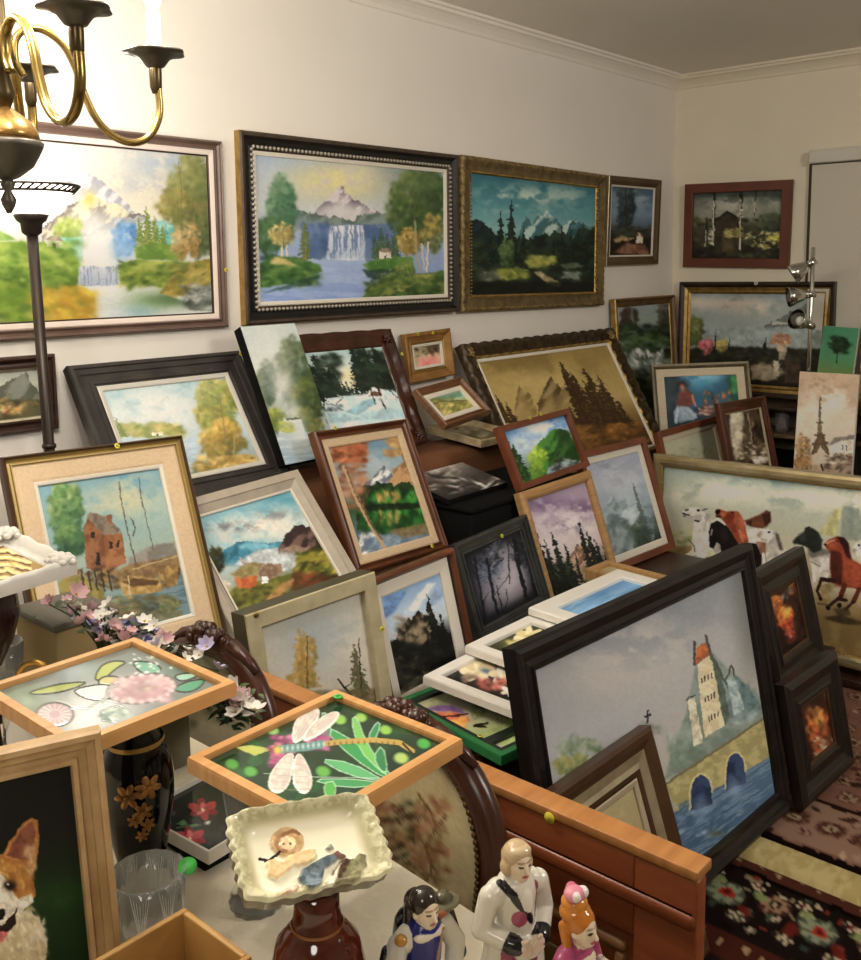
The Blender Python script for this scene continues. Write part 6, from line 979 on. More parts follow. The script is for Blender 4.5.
# ---- dining chairs
TAPN = {'k': 0}
def chair_w(t):
    return .152*math.sqrt(max(.03, 1-((t-.60)/.415)**2)) if t > .60 else .152-.055*((.60-t)/.60)**2
def chair(label, x, y, fn, zoom):
    t = thing('dining_chair', label, 'chair', (x, y, 0), group='upholstered dining chairs'); bpy.context.view_layer.update(); z0, z1 = .50, .882
    bx = lambda z: x+.0+(z-z0)*.10-.02
    WD = wood('chair_walnut', '2c150d', '4a2416', .28, 9)
    pts = []
    N = 22
    for k in range(N+1): q = k/N; z = z0+(z1-z0)*q; pts.append((bx(z), y+chair_w(q), z))
    R = [(a, 2*y-b_, c_) for a, b_, c_ in pts]
    outline = pts+R[::-1]
    mb = MB(); mb.tube(outline, .019, 10, 0, closed=True, flat=(1.15, 1)); mb.tube([(p_[0]-.012, y+(p_[1]-y)*.985, p_[2]) for p_ in outline], .008, 8, 0, closed=True); mb.tube([(p_[0]-.004, y+(p_[1]-y)*1.07, p_[2]+(.008 if p_[2] > .8 else 0)) for p_ in outline], .007, 8, 0, closed=True)
    bf = child(t, 'back_frame', mb, WD)
    # tapestry pad
    H, W = 90, 70; U, V = np.meshgrid(np.linspace(0, 1, W), np.linspace(0, 1, H)); q = 1-V; hw = np.vectorize(chair_w)(q)-.016
    Zp = z0+.014+(z1-z0-.03)*q; Yp = y-(2*U-1)*hw; dome = (1-(2*U-1)**4)*(1-(2*V-1)**4); Xp = x+(Zp-z0)*.10-.02-.004-.020*dome
    PX, PY = project(np.stack([Xp, Yp, Zp], -1)); p = Painter(U, V, PX, PY, zoom, seed=6); fn(p)
    o = tp = grid_mesh('tapestry_pad', np.stack([Xp, Yp, Zp], -1), p.out(1.25), M_PRINT); o.parent = t; o.matrix_parent_inverse = t.matrix_world.inverted()
    Xb = x+(Zp-z0)*.10-.02+.012+.012*dome; o = grid_mesh('back_cover', np.stack([Xb, Yp, Zp], -1), np.full(Zp.shape+(3,), .25)*np.array([1.1, 1, .75]), M_PRINT); o.parent = t; o.matrix_parent_inverse = t.matrix_world.inverted()
    nm = None
    for k in range(len(outline)):
        a, c_ = outline[k], outline[(k+1) % len(outline)]
        for s_ in (0, .5):
            P = [a[i]+(c_[i]-a[i])*s_ for i in range(3)]; Q = (P[0]-.016, y+(P[1]-y)*.9, z0+.02+(P[2]-z0)*.945)
            if nm is None: no = MB().ball((0, 0, 0), .0042, 0, 5).build('nailhead', mat('dark_brass', '5a4426', .4, .7)); nm = no.data
            else: no = bpy.data.objects.new('nailhead', nm); COL.objects.link(no)
            no.parent = tp; no.location = Q
    mb = MB(); rs = random.Random(3); mb.ball((bx(z1)-.004, y, z1+.008), .03, 0, 8, (.7, 1.9, .8))
    for k in range(26): a = rs.uniform(-1, 1); mb.ball((bx(z1)-.012+rs.uniform(-.008, .012), y+a*.06, z1+.012+(1-a*a)*.016+rs.uniform(-.012, .006)), rs.uniform(.007, .012), 0, 5)
    for s_ in (-1, 1): mb.tube([(bx(z1)-.006, y+s_*.05, z1+.014), (bx(z1)-.006, y+s_*.085, z1+.004), (bx(z1)-.006, y+s_*.115, z1-.012)], [.012, .009, .005], 8)
    child(bf, 'crest_carving', mb, WD)
    seat = MB(); seat.box(x-.42, x+.01, y-.195, y+.195, .40, .475, 0, .035); child(t, 'seat', seat, mat('tapestry_plain', '8f8260', .9, 0, '7a6c4c', 12)); child(t, 'seat_rail', MB().box(x-.425, x+.015, y-.2, y+.2, .355, .405, 0, .01), WD)
    for sx, sy in ((-.395, -.17), (-.395, .17)): child(t, 'leg', MB().tube([(x+sx, y+sy, .36), (x+sx-.02, y+sy, .26), (x+sx+.005, y+sy, .10), (x+sx-.015, y+sy, .012)], [.026, .024, .014, .018], 10), WD)
    for sy in (-.15, .15): child(t, 'leg', MB().tube([(x-.012, y+sy*.85, .52), (x-.005, y+sy, .36), (x+.012, y+sy, .16), (x+.035, y+sy, .012)], [.018, .021, .018, .016], 10), WD)
    return t
def p_tapestry(p):
    p.c[:] = hx('a89c7c'); p.mix(.5*sst(.4, .6, p.noise(7, 2, 4)), 'b4a888'); p.dabs(120, (500, 380, 640, 620), 9, ['5f3a30', '7d5848', '34402c', '8c7a58', '3c2c24', 'a08860'], .8); p.dabs(60, (630, 380, 700, 620), 7, ['7d6848', '6a4c3c', '8f7c5a'], .7, .8)
    for pts in ([(640, 360), (670, 400), (690, 450), (660, 500), (680, 560), (650, 620)], [(670, 400), (640, 430)], [(690, 450), (715, 420)], [(660, 500), (700, 520)]): p.line(pts, 4, '6a5038', .9)
    p.dabs(40, (620, 370, 720, 600), 8, ['8a5a48', '7a6a44', 'a07860'], .8, .5); p.brush(.1)
def p_tapestry_l(p): p.c[:] = hx('8f8a78'); p.dabs(90, (600, 500, 830, 760), 16, ['5a4a3c', '77705c', '3c4434', 'a09880'], .7); p.brush(.1)
chair('dining chair with tapestry back and brass nailheads beneath the dragonfly panel', -3.865, -1.648, p_tapestry, ZN)
chair('dining chair with carved crest behind the flower bouquet and lily panel', -3.862, -1.20, p_tapestry_l, ZL)

# ---- dining table and cloth
TZ = .755
outl = [(-3.925, -.94), (-3.925, -1.45), (-3.932, -1.62), (-3.945, -1.78), (-3.955, -1.9), (-3.985, -2.04), (-4.09, -2.2), (-4.3, -2.3), (-4.7, -2.32), (-5.0, -2.2), (-5.05, -1.8), (-5.05, -.94)]
t = thing('dining_table', 'dining table under a cream cloth in the foreground', 'table', (-4.45, -1.6, 0)); bpy.context.view_layer.update()
ins = [(-4.47+(a+4.47)*.97, -1.62+(b_+1.62)*.97) for a, b_ in outl]
child(t, 'tabletop', MB().prism(ins, .71, .748), REDBR)
for x, y in ((-4.2, -1.08), (-4.9, -1.08), (-4.25, -2.1), (-4.88, -2.05)): child(t, 'leg', MB().lathe([(.03, .009), (.022, .1), (.035, .4), (.028, .6), (.045, .71)], (x, y, 0), 16), REDBR)
CLOTH = mat('cream_damask', 'd6ccb2', .8, 0, 'ddd4be', 26, bump=.5, bscale=38)
mb = MB(); n = len(outl); mb.prism(outl, .7485, TZ)
cx_, cy_ = -4.47, -1.62; m_ = []
for k in range(n):
    a, c_ = outl[k], outl[(k+1) % n]
    for s_ in range(8): m_.append((a[0]+(c_[0]-a[0])*s_/8, a[1]+(c_[1]-a[1])*s_/8))
vs = []
for j in range(4):
    for k, (a, b_) in enumerate(m_):
        f = 1+.0015*j*math.sin(k*1.7); vs.append((cx_+(a-cx_)*(1+.0012*j*f), cy_+(b_-cy_)*(1+.0012*j*f), TZ-.012*j-(.001 if j == 0 else 0)))
L_ = len(m_); mb.add(vs, [[j*L_+k, (j+1)*L_+k, (j+1)*L_+(k+1) % L_, j*L_+(k+1) % L_] for j in range(3) for k in range(L_)], 0, True)
tag(mb.build('tablecloth', CLOTH), 'cream embossed tablecloth covering the foreground table', 'tablecloth')
# ------------------------------------------------------------------ things on the dining table
def lathe_thing(name, label, cat, c, prof, m, n=32, wob=None, cap=True):
    return tag(MB().lathe(prof, c, n, 0, wob, True, cap).build(name, m), label, cat)
ORANGEL = wood('honey_pine', 'c08a50', 'd6a468', .4, 8, (1, 9, 1))
flat_frame('wood framed glazed panel of a pink lily and green leaves, propped on the black vase', (-4.184, -1.458, 1.0, .212, .226, 0, 90, 0), .0125, ORANGEL, [p_lily_tile], ZL, depth=.013, glossy=True, relief=.0003, gain=.82, rec=.001, seed=2)
flat_frame('wood framed glazed panel of a white winged dragonfly over green leaves', (-4.055, -1.707, .952, .232, .213, -1, 90, 2), .0135, ORANGEL, [p_dragonfly], ZN, depth=.014, glossy=True, relief=.0015, gain=1.0, rec=.001, stick=[(338, 697, GRN, .006)])
v = thing('black_vase', 'glossy black vase with raised gold flowers under the lily panel', 'vase', (-4.166, -1.484, TZ)); bpy.context.view_layer.update()
VX, VY = -4.166, -1.484
child(v, 'vase_body', MB().lathe([(.022, 0), (.026, .004), (.027, .02), (.036, .06), (.043, .11), (.0435, .135), (.040, .16), (.030, .185), (.022, .197), (.021, .21), (.027, .222), (.024, .222)], (VX, VY, TZ), 36), mat('black_glaze', '060607', .08, 0, spec=.35))
child(v, 'gold_band', MB().lathe([(.0335, .178), (.0345, .181), (.0335, .184)], (VX, VY, TZ), 36, cap=False), GOLD)
mb = MB(); rs = random.Random(5)
for fx, fz, fr in ((-.3, .130, .0125), (.28, .138, .0125), (.1, .110, .009), (-.12, .100, .007), (.22, .092, .007), (.05, .080, .006)):
    an = math.atan2(-2.5-VY, -4.761-VX)+fx; 
    for k in range(6):
        a2 = k*1.047+fx*3; an2 = an+fr*.75*math.cos(a2)/.043; zz = fz+fr*.75*math.sin(a2); N_ = Vector((math.cos(an2), math.sin(an2), 0)); T_ = Vector((-math.sin(an2), math.cos(an2), 0)); pd = T_*math.cos(a2)+Vector((0, 0, 1))*math.sin(a2); sd = N_.cross(pd)
        st = len(mb.v); mb.ball((0, 0, 0), 1, 0, 6); Mx = Matrix(((pd.x*fr*.6, sd.x*fr*.36, N_.x*fr*.2, VX+.0433*N_.x), (pd.y*fr*.6, sd.y*fr*.36, N_.y*fr*.2, VY+.0433*N_.y), (pd.z*fr*.6, sd.z*fr*.36, N_.z*fr*.2, TZ+zz), (0, 0, 0, 1))); mb.xf(Mx, st)
    mb.ball((VX+.045*math.cos(an), VY+.045*math.sin(an), TZ+fz), fr*.25, 0, 5)
child(v, 'gold_flowers', mb, mat('copper_gold', '7a5428', .3, .6, 'b48444', 90))
# cut glass bowl, tumbler
GL = glass('cut_crystal', 'f4f6f4', .03)
def flute(n, a): return lambda an, z: 1+a*math.cos(an*n)
g = thing('cut_glass_bowl', 'round cut glass bowl with a green sticker beside the corgi picture', 'bowl', (-4.232, -1.608, TZ)); bpy.context.view_layer.update()
mb = MB(); mb.lathe([(.026, 0), (.030, .006), (.036, .045), (.041, .095), (.0385, .095), (.033, .045), (.026, .012), (.001, .010)], (-4.232, -1.608, TZ), 64, 0, flute(16, .014)); gb = child(g, 'bowl_body', mb, GL)
mb = MB()
for k in range(8):
    a0 = 6.283*k/8
    for q in range(7):
        a1 = a0+(q-3)*.09; ca, sa_ = math.cos(a1), math.sin(a1); h0 = .05+abs(q-3)*.004; mb.tube([(-4.232+.0365*math.cos(a0), -1.608+.0365*math.sin(a0), TZ+.03), (-4.232+(.034+h0*.085)*ca, -1.608+(.034+h0*.085)*sa_, TZ+.03+h0)], [.0007, .0003], 4)
child(gb, 'cut_star', mb, mat('cut_facets', 'e8ece8', .2))
mb = MB(); mb.lathe([(.0105, 0), (.0105, .0012)], (0, 0, 0), 18); M = Matrix.Translation((-4.232+.036, -1.608-.022, TZ+.092)) @ Matrix.Rotation(.9, 4, 'Z') @ Matrix.Rotation(-.5, 4, 'Y'); mb.xf(M); child(g, 'price_sticker', mb, mat('bright_green_sticker', '58d060', .5))
lathe_thing('crystal_vase', 'ribbed clear crystal vase half hidden under the dragonfly panel', 'vase', (-4.105, -1.632, TZ), [(.03, 0), (.032, .01), (.022, .03), (.026, .08), (.038, .172), (.035, .172), (.023, .08), (.018, .04), (.001, .035)], GL, 64, flute(12, .03))
lathe_thing('crystal_goblet', 'clear crystal goblet at the left photo edge beside the gold ringed jar', 'goblet', (-4.118, -1.018, TZ), [(.030, 0), (.028, .004), (.006, .012), (.005, .07), (.012, .085), (.028, .105), (.033, .17), (.031, .17), (.026, .108), (.001, .09)], GL, 32, flute(10, .02))
# poppy tile, white boxed slab
flat_frame('dark glass tile with red poppies and cream edge beside the black vase', (-4.03, -1.462, .783, .172, .155, 4, 90, 0), .004, IVORY, [p_poppy_tile], (160, 740, 6.15), depth=.009, glossy=True, gain=1.1, rec=.001, name='poppy_tile', cat='tile')
tag(MB().box(-4.11, -3.955, -1.535, -1.395, TZ, .772, 0, .003).build('black_box', BLACKEDGE), 'flat black box under the red poppy tile', 'box')
tag(MB().box(-4.115, -3.945, -1.378, -1.225, TZ, .785, 0, .004).build('cream_box', mat('cream_card', 'cfc6ac', .8)), 'flat cream box on the cloth under the grey-green flower pot', 'box')
# corgi picture and shadow box
picture('corgi portrait on dark green in a wide limed wood frame at the lower left', (-4.376, -1.604, .897, .189, .277, -24.1, 8, 1.8), .034, 'step', [wood('limed_wood', 'a8875c', 'c0a074', .5, 30)], p_corgi, ZM, .018, rec=.01, gain=1.0, res=1.4)
s = thing('shadow_box', 'deep light wooden shadow box lying on the cloth at the bottom photo edge', 'shadow box', (-4.318, -1.742, TZ)); bpy.context.view_layer.update()
x0, x1, y0, y1 = -4.40, -4.238, -1.798, -1.686
mb = MB()
for b_ in ((x0, x1, y0, y0+.007), (x0, x1, y1-.007, y1), (x0, x0+.007, y0+.007, y1-.007), (x1-.007, x1, y0+.007, y1-.007)): mb.box(*b_, TZ, .847, 0, .0015)
child(s, 'box_sides', mb, wood('honey_wood', 'b08648', 'c49a5a', .45, 12)); child(s, 'box_back', MB().box(x0+.007, x1-.007, y0+.007, y1-.007, TZ, TZ+.006), TANW)
child(s, 'inner_frame', MB().box(x0+.022, x1-.022, y0+.022, y1-.022, TZ+.006, TZ+.02, 0, .004), mat('dark_wood_slip', '6a4a28', .5)); child(s, 'pale_ornament', MB().ball((-4.30, -1.735, TZ+.026), .022, 0, 8, (1.2, .8, .5)), mat('pale_blue_porcelain', 'c4ccd0', .3))
# brown vase with the porcelain plate on it
v = thing('brown_vase', 'glossy dark red-brown vase supporting the porcelain plate', 'vase', (-4.2, -1.85, TZ)); bpy.context.view_layer.update()
child(v, 'vase_body', MB().lathe([(.024, 0), (.027, .004), (.034, .03), (.044, .065), (.045, .09), (.040, .112), (.029, .126), (.0235, .132), (.0215, .15), (.0215, .168), (.019, .168)], (-4.2, -1.85, TZ), 40), mat('oxblood_glaze', '3c130c', .08, 0, '54200f', 40, spec=.7)); child(v, 'gold_band', MB().lathe([(.0245, .129), (.0258, .131), (.0245, .133)], (-4.2, -1.85, TZ), 36, cap=False), mat('dull_gold_line', '8a5a34', .3, .5))
def plate():
    pose = (-4.198, -1.836, .951, .151, .093, -8.2, 60.7, -13.9); mw = pose_matrix(*pose); e = thing('porcelain_plate', 'cream porcelain dish with a raised child in a straw hat, propped on the brown vase', 'plate', mw=mw); bpy.context.view_layer.update()
    w, h = pose[3:5]; H, W = 150, 210; U, V = np.meshgrid(np.linspace(-1, 1, W), np.linspace(-1, 1, H)); k = 7
    rr = (np.abs(U)**k+np.abs(V)**k)**(1/k)+1e-9; mx = np.maximum(np.abs(U), np.abs(V)); s_ = mx/rr
    an = np.arctan2(V, U); sc = 1+.018*np.cos(an*26)*sst(.8, 1, mx)
    X = U*s_*w/2*sc; Y = h/2-V*s_*h/2*sc; Zz = .016*sst(.62, .97, mx)-.004*sst(.96, 1, mx)
    PX, PY = local_project(mw, X, Y, Zz); p = Painter((U+1)/2, (V+1)/2, PX, PY, (220, 780, 4.783), seed=4); p_plate(p); Zz = Zz+p.H*.0042
    grid_mesh('dish_face', np.stack([X, Y, Zz], -1), p.out(1.2), M_GLOSS, e)
    grid_mesh('dish_back', np.stack([X*.99, h/2+(Y-h/2)*.99, np.where(mx > .97, Zz-.002, .5*Zz-.012)], -1), np.full(X.shape+(3,), .42)*np.array([1, .97, .82]), M_GLOSS, e, flip=True)
plate()
# left edge: white ornate frame on a dark vase, jar with gold ring, tan box
picture('white ornate frame with corner scrolls and a gilt relief lying on the dark round vase', (-4.172, -1.092, 1.082, .205, .172, 7.6, 81.5, .3), .034, 'scoop', [mat('white_plaster', 'dedcd6', .45)], p_gilt_relief, (0, 520, 7.827), .016, seg=20, dis=carve(.0012, .05, .004), corners=(mat('white_plaster', 'dedcd6', .45), .026), rec=.008, gain=1.0)
lathe_thing('dark_round_vase', 'dark brown round bellied vase under the white ornate frame', 'vase', (-4.188, -1.112, TZ), [(.04, 0), (.042, .006), (.022, .02), (.018, .10), (.022, .17), (.045, .215), (.056, .255), (.052, .29), (.046, .302), (.042, .302)], mat('dark_brown_glaze', '22120e', .2, 0, '301a14', 12))
j = thing('ring_handled_jar', 'white porcelain jar with a gold ring handle at the left edge', 'jar', (-4.165, -1.195, TZ)); bpy.context.view_layer.update()
child(j, 'jar_body', MB().lathe([(.022, 0), (.028, .013), (.034, .065), (.033, .105), (.025, .130), (.016, .142), (.004, .146)], (-4.165, -1.205, TZ), 30), mat('white_porcelain', 'e4e2dc', .12)); 
mb = MB(); mb.tube([(-4.150+.025*math.cos(a)*.66, -1.195-.025*math.cos(a)*.75, .922+.028*math.sin(a)) for a in [6.283*k/28 for k in range(28)]], .0042, 10, 0, closed=True); child(j, 'ring_handle', mb, mat('polished_gold', 'a87a34', .2, .85, 'c49a4c', 30))
b = thing('tan_box', 'tan cardboard box with a dark grey lid behind the flower bouquet', 'box', (-4.01, -1.03, TZ)); bpy.context.view_layer.update()
child(b, 'box_body', MB().box(-4.062, -3.955, -1.085, -.95, TZ, .94, 0, .003), mat('tan_card', '8f7a50', .8, 0, '9a855a', 8)); child(b, 'box_lid', MB().box(-4.066, -3.951, -1.089, -.946, .94, .952, 0, .003), mat('dark_grey_lid', '5c574c', .7))
# bouquets
LEAF = mat('leaf_green', '2c4020', .6, 0, '46602f', 40); STEM = mat('stem_green', '34402a', .7)
def petal_mesh(name, n, r, cup, m, cm):
    mb = MB(); rs = random.Random(n)
    for k in range(n):
        a = 6.283*k/n+rs.uniform(-.15, .15); vs = []
        for i in range(5):
            t = i/4; wd = r*.42*math.sin(math.pi*(.12+.8*t)); d = r*t; z = cup*r*t*t
            for s_ in (-1, 0, 1): vs.append((d*math.cos(a)-s_*wd*math.sin(a), d*math.sin(a)+s_*wd*math.cos(a), z+abs(s_)*wd*.3))
        mb.add(vs, [[i*3+j_, i*3+j_+1, (i+1)*3+j_+1, (i+1)*3+j_] for i in range(4) for j_ in range(2)], 0, True)
    mb.ball((0, 0, r*.08), r*.16, 1, 5)
    me = mb.build(name, [m, cm]); d = me.data; bpy.data.objects.remove(me); return d
CM = mat('flower_heart', 'c0a850', .7)
PET = [petal_mesh('blossom_'+n_, k, .014, c_, mat('petal_'+n_, q, .6, 0, q2, 60), CM) for n_, k, c_, q, q2 in (('white', 6, .5, 'e6e4de', 'd8d4ce'), ('lilac', 7, .7, 'a8a0c8', 'c4bcd4'), ('rose', 8, .8, 'c89aa4', 'dcb8bc'), ('blue', 6, .6, '6a70b0', '9094c4'), ('coral', 7, .9, 'd0707c', 'e09a9c'))]
def bouquet(label, pot, top, spread, nb, kinds, potm, potr, poth, seed, leaves=50, name='flower_bouquet', big=None, bs=.85):
    e = thing(name, label, 'flowers', pot); bpy.context.view_layer.update(); rs = random.Random(seed)
    child(e, 'pot', MB().box(pot[0]-potr, pot[0]+potr, pot[1]-potr, pot[1]+potr, pot[2], pot[2]+poth, 0, .006), potm)
    stems = MB(); lv = MB()
    for k in range(nb):
        c = Vector([top[i]+rs.gauss(0, spread[i]) for i in range(3)]); kk = rs.choice(kinds)
        o = bpy.data.objects.new('blossom', PET[kk]); COL.objects.link(o); o.parent = e; o.matrix_parent_inverse = e.matrix_world.inverted(); o.location = c
        sc = rs.uniform(.65, 1.15)*bs; o.scale = (sc, sc, sc); o.rotation_euler = (rs.uniform(-.3, .8), rs.uniform(-.9, .1), rs.uniform(0, 6))
        b0 = Vector((pot[0]+rs.uniform(-.01, .01), pot[1]+rs.uniform(-.01, .01), pot[2]+poth-.004)); stems.tube([b0, (b0+c)/2+Vector((0, 0, .02)), c-Vector((0, 0, .003))], .0014, 5)
    for k in range(leaves):
        c = Vector([top[i]+rs.gauss(0, spread[i]*1.05) for i in range(3)])-Vector((0, 0, .016)); a = rs.uniform(0, 6.28); L = rs.uniform(.012, .026); d = Vector((math.cos(a), math.sin(a), rs.uniform(-.5, .4))); sd = Vector((-math.sin(a), math.cos(a), 0))*L*.28
        nz = Vector((0, 0, L*.12)); lv.add([c, c+d*L*.3+sd*.9+nz, c+d*L*.65+sd*.75+nz, c+d*L, c+d*L*.65-sd*.75+nz, c+d*L*.3-sd*.9+nz, c+d*L*.5], [(0, 1, 6), (1, 2, 6), (2, 3, 6), (3, 4, 6), (4, 5, 6), (5, 0, 6)], 0, True)
    child(e, 'stems', stems, STEM); o = child(e, 'leaves', lv, LEAF); o['kind'] = 'stuff'
    if big:
        for c in big:
            o = bpy.data.objects.new('rose_bloom', PET[2]); COL.objects.link(o); o.parent = e; o.matrix_parent_inverse = e.matrix_world.inverted(); o.location = c; o.scale = (1.15, 1.15, 1.15); o.rotation_euler = (.5, -.6, 1)
    return e
POTM = mat('grey_green_pot', '5f5c46', .6, 0, '6b6850', 20)
bouquet('long bouquet of white, lilac and pink artificial flowers behind the lily panel', (-4.035, -1.20, TZ), (-4.046, -1.285, .982), (.017, .092, .013), 98, [0, 0, 0, 0, 0, 1, 2, 3], POTM, .022, .16, 11, 80, big=[(-4.05, -1.135, 1.01)])
bouquet('small bouquet of white and pink flowers in a grey-green pot below the lily panel', (-4.02, -1.318, .785), (-3.984, -1.432, .908), (.013, .022, .013), 30, [0, 0, 0, 2], POTM, .026, .09, 21, 60, bs=1.2, big=[(-4.0, -1.385, .905), (-3.985, -1.36, .91)])

# ------------------------------------------------------------------ porcelain figures: fused solids with painted zones
def fuse(name, prims, voxel, parent, mw, m=None, smooth=5):
    mb = MB()
    for q in prims:
        if q[0] == 'c':
            p0, p1, r0, r1 = Vector(q[1]), Vector(q[2]), q[3], q[4]; ax = (p1-p0); L = max(ax.length, 1e-5); st = len(mb.v); pr = []
            for k in range(6): a = -math.pi/2+k*math.pi/10; pr.append((max(1e-4, r0*math.cos(a)), r0*math.sin(a)))
            for k in range(6): a = k*math.pi/10; pr.append((max(1e-4, r1*math.cos(a)), L+r1*math.sin(a)))
            mb.lathe(pr, (0, 0, 0), 16); mb.xf(Matrix.Translation(p0) @ ax.to_track_quat('Z', 'Y').to_matrix().to_4x4(), st)
        elif q[0] == 'e': mb.ball(q[1], 1, 0, 12, q[2])
    me = bpy.data.meshes.new('t'); me.from_pydata(mb.v, [], mb.f); ob = bpy.data.objects.new('t', me); COL.objects.link(ob)
    rm = ob.modifiers.new('r', 'REMESH'); rm.mode = 'VOXEL'; rm.voxel_size = voxel; sm = ob.modifiers.new('s', 'SMOOTH'); sm.iterations = smooth; sm.factor = .5
    dg = bpy.context.evaluated_depsgraph_get(); dg.update(); out = bpy.data.meshes.new_from_object(ob.evaluated_get(dg)); bpy.data.objects.remove(ob)
    n = len(out.vertices); co = np.empty(n*3); out.vertices.foreach_get('co', co); co = co.reshape(-1, 3)
    best = np.full(n, 1e9); col = np.zeros((n, 3))
    for q in prims:
        if q[0] in 'cC':
            a, b_ = np.array(q[1]), np.array(q[2]); t = np.clip(((co-a) @ (b_-a))/((b_-a) @ (b_-a)+1e-12), 0, 1); d = np.linalg.norm(co-a-t[:, None]*(b_-a), axis=1)-(q[3]+(q[4]-q[3])*t); c_ = q[5]
        else:
            r_ = np.array(q[2]); v_ = (co-np.array(q[1]))/r_; k = np.linalg.norm(v_, axis=1); d = (k-1)*r_.min(); c_ = q[3]
        if q[0] in 'CE': d = np.where(d < .0004, d-.02, 1e8)
        w = d < best; best = np.where(w, d, best); col[w] = lin(hx(c_))
    ca = out.color_attributes.new('paint', 'FLOAT_COLOR', 'POINT'); ca.data.foreach_set('color', np.concatenate([col, np.ones((n, 1))], 1).astype(np.float32).ravel())
    out.polygons.foreach_set('use_smooth', np.ones(len(out.polygons), bool)); out.materials.append(m or M_GLOSS); out.name = name
    return link(name, out, parent)
SK, WH = 'e0cdb4', 'd8d4c6'
def head(z, y, hair, kind, sk=SK, f=1.0):
    r = [('c', (0, y*.5+.002, z-.028), (0, y, z-.006), .0068, .0066, sk), ('e', (0, y, z), (.0122, .0138, .0165), sk), ('e', (0, y-.0035, z-.0085), (.0088, .0098, .0085), sk), ('c', (0, y-.0135, z+.001), (0, y-.0158, z-.0035), .0016, .0023, sk)]
    r += [('E', (s*.005, y-.0132, z+.0018), (.0019, .0035, .0009), '3a2c26') for s in (-1, 1)]+[('E', (s*.005, y-.0132, z+.0056), (.0030, .0035, .0006), 'a08a6c') for s in (-1, 1)]+[('E', (0, y-.0125, z-.0085), (.0032, .004, .0013), 'b0605a')]+[('e', (s*.0122, y+.001, z-.002), (.002, .003, .004), sk) for s in (-1, 1)]
    h = [('e', (0, y+.0035, z+.006), (.0148, .0148, .0145), hair)]
    return r, h
def gentleman():
    e = thing('gentleman_figurine', 'porcelain gentleman figurine in a white coat, purple breeches and fair wig', 'figurine', (-4.047, -1.968, TZ), rz=-.35); bpy.context.view_layer.update()
    P = '8a3a56'; B = '1c1a1c'; hd, hr = head(.172, -.008, 'c0a882', 0)
    b = [('c', (s*.011, -.002, .012), (s*.012, -.004, .085), .0085, .0125, P) for s in (-1, 1)]+[('c', (0, -.001, .088), (0, -.003, .142), .0195, .021, WH), ('c', (0, .012, .022), (0, .008, .10), .029, .021, WH)]
    b += [('c', (s*.027, .006, .03), (s*.019, .0, .10), .013, .012, WH) for s in (-1, 1)]+[('c', (s*.018, 0, .143), (s*.027, 0, .138), .013, .0115, WH) for s in (-1, 1)]
    b += [('c', (s*.028, 0, .140), (s*.037, .002, .108), .0112, .0098, WH) for s in (-1, 1)]+[('c', (s*.037, .002, .108), (s*.017, -.022, .100), .0096, .0088, WH) for s in (-1, 1)]
    b += [('c', (s*.019, -.020, .1005), (s*.0145, -.0245, .0995), .0096, .0092, B) for s in (-1, 1)]+[('e', (s*.009, -.029, .100), (.0072, .0058, .0055), SK) for s in (-1, 1)]
    for s in (-1, 1):
        for k in range(4): b.append(('c', (s*(.006+.002*k), -.032, .103-.003*k), (s*(.001+.001*k), -.0335, .100-.0028*k), .0021, .0016, SK))
        b.append(('c', (s*.010, -.031, .105), (s*.006, -.034, .1075), .0021, .0017, SK))
    b += [('e', (0, -.024, .092), (.017, .010, .011), WH), ('e', (0, -.019, .137), (.009, .007, .016), 'e4e0d4'), ('C', (-.016, -.018, .15), (.010, -.024, .112), .0035, .0035, B), ('E', (-.009, -.024, .122), (.010, .008, .009), 'a04a64'), ('C', (.017, -.016, .148), (.016, -.02, .118), .0045, .0045, P), ('C', (-.019, -.005, .155), (-.012, -.018, .146), .004, .004, B), ('C', (-.030, -.006, .068), (-.027, -.010, .052), .0025, .0025, B)]
    b += [('C', (0, -.030, .085), (0, -.030, .02), .003, .002, '5a2038')]
    fuse('body', hd+b, .00095, e, None); hr += [('e', (s*.012, -.004, .168), (.0055, .008, .0085), 'c0a882') for s in (-1, 1)]+[('c', (0, .008, .172), (0, .014, .145), .009, .005, 'b49c76')]+[('e', (0, -.010, .1845), (.0125, .009, .006), 'cdb894')]
    fuse('wig', hr, .0012, e, None); child(e, 'base', MB().lathe([(.030, 0), (.032, .004), (.030, .012), (.028, .014)], (-4.047, -1.968, TZ), 28), M_CHINA); 
    mb = MB(); mb.lathe([(.006, 0), (.006, .001)], (0, 0, 0), 14); mb.xf(Matrix.Translation((-4.047-.036, -1.968-.012, TZ+.045)) @ Matrix.Rotation(.4, 4, 'Z') @ Matrix.Rotation(-1.4, 4, 'Y')); child(e, 'price_sticker', mb, mat('lime_sticker', 'a8d030', .6))
M_CHINA = mat('white_china', 'd8d4c8', .12)
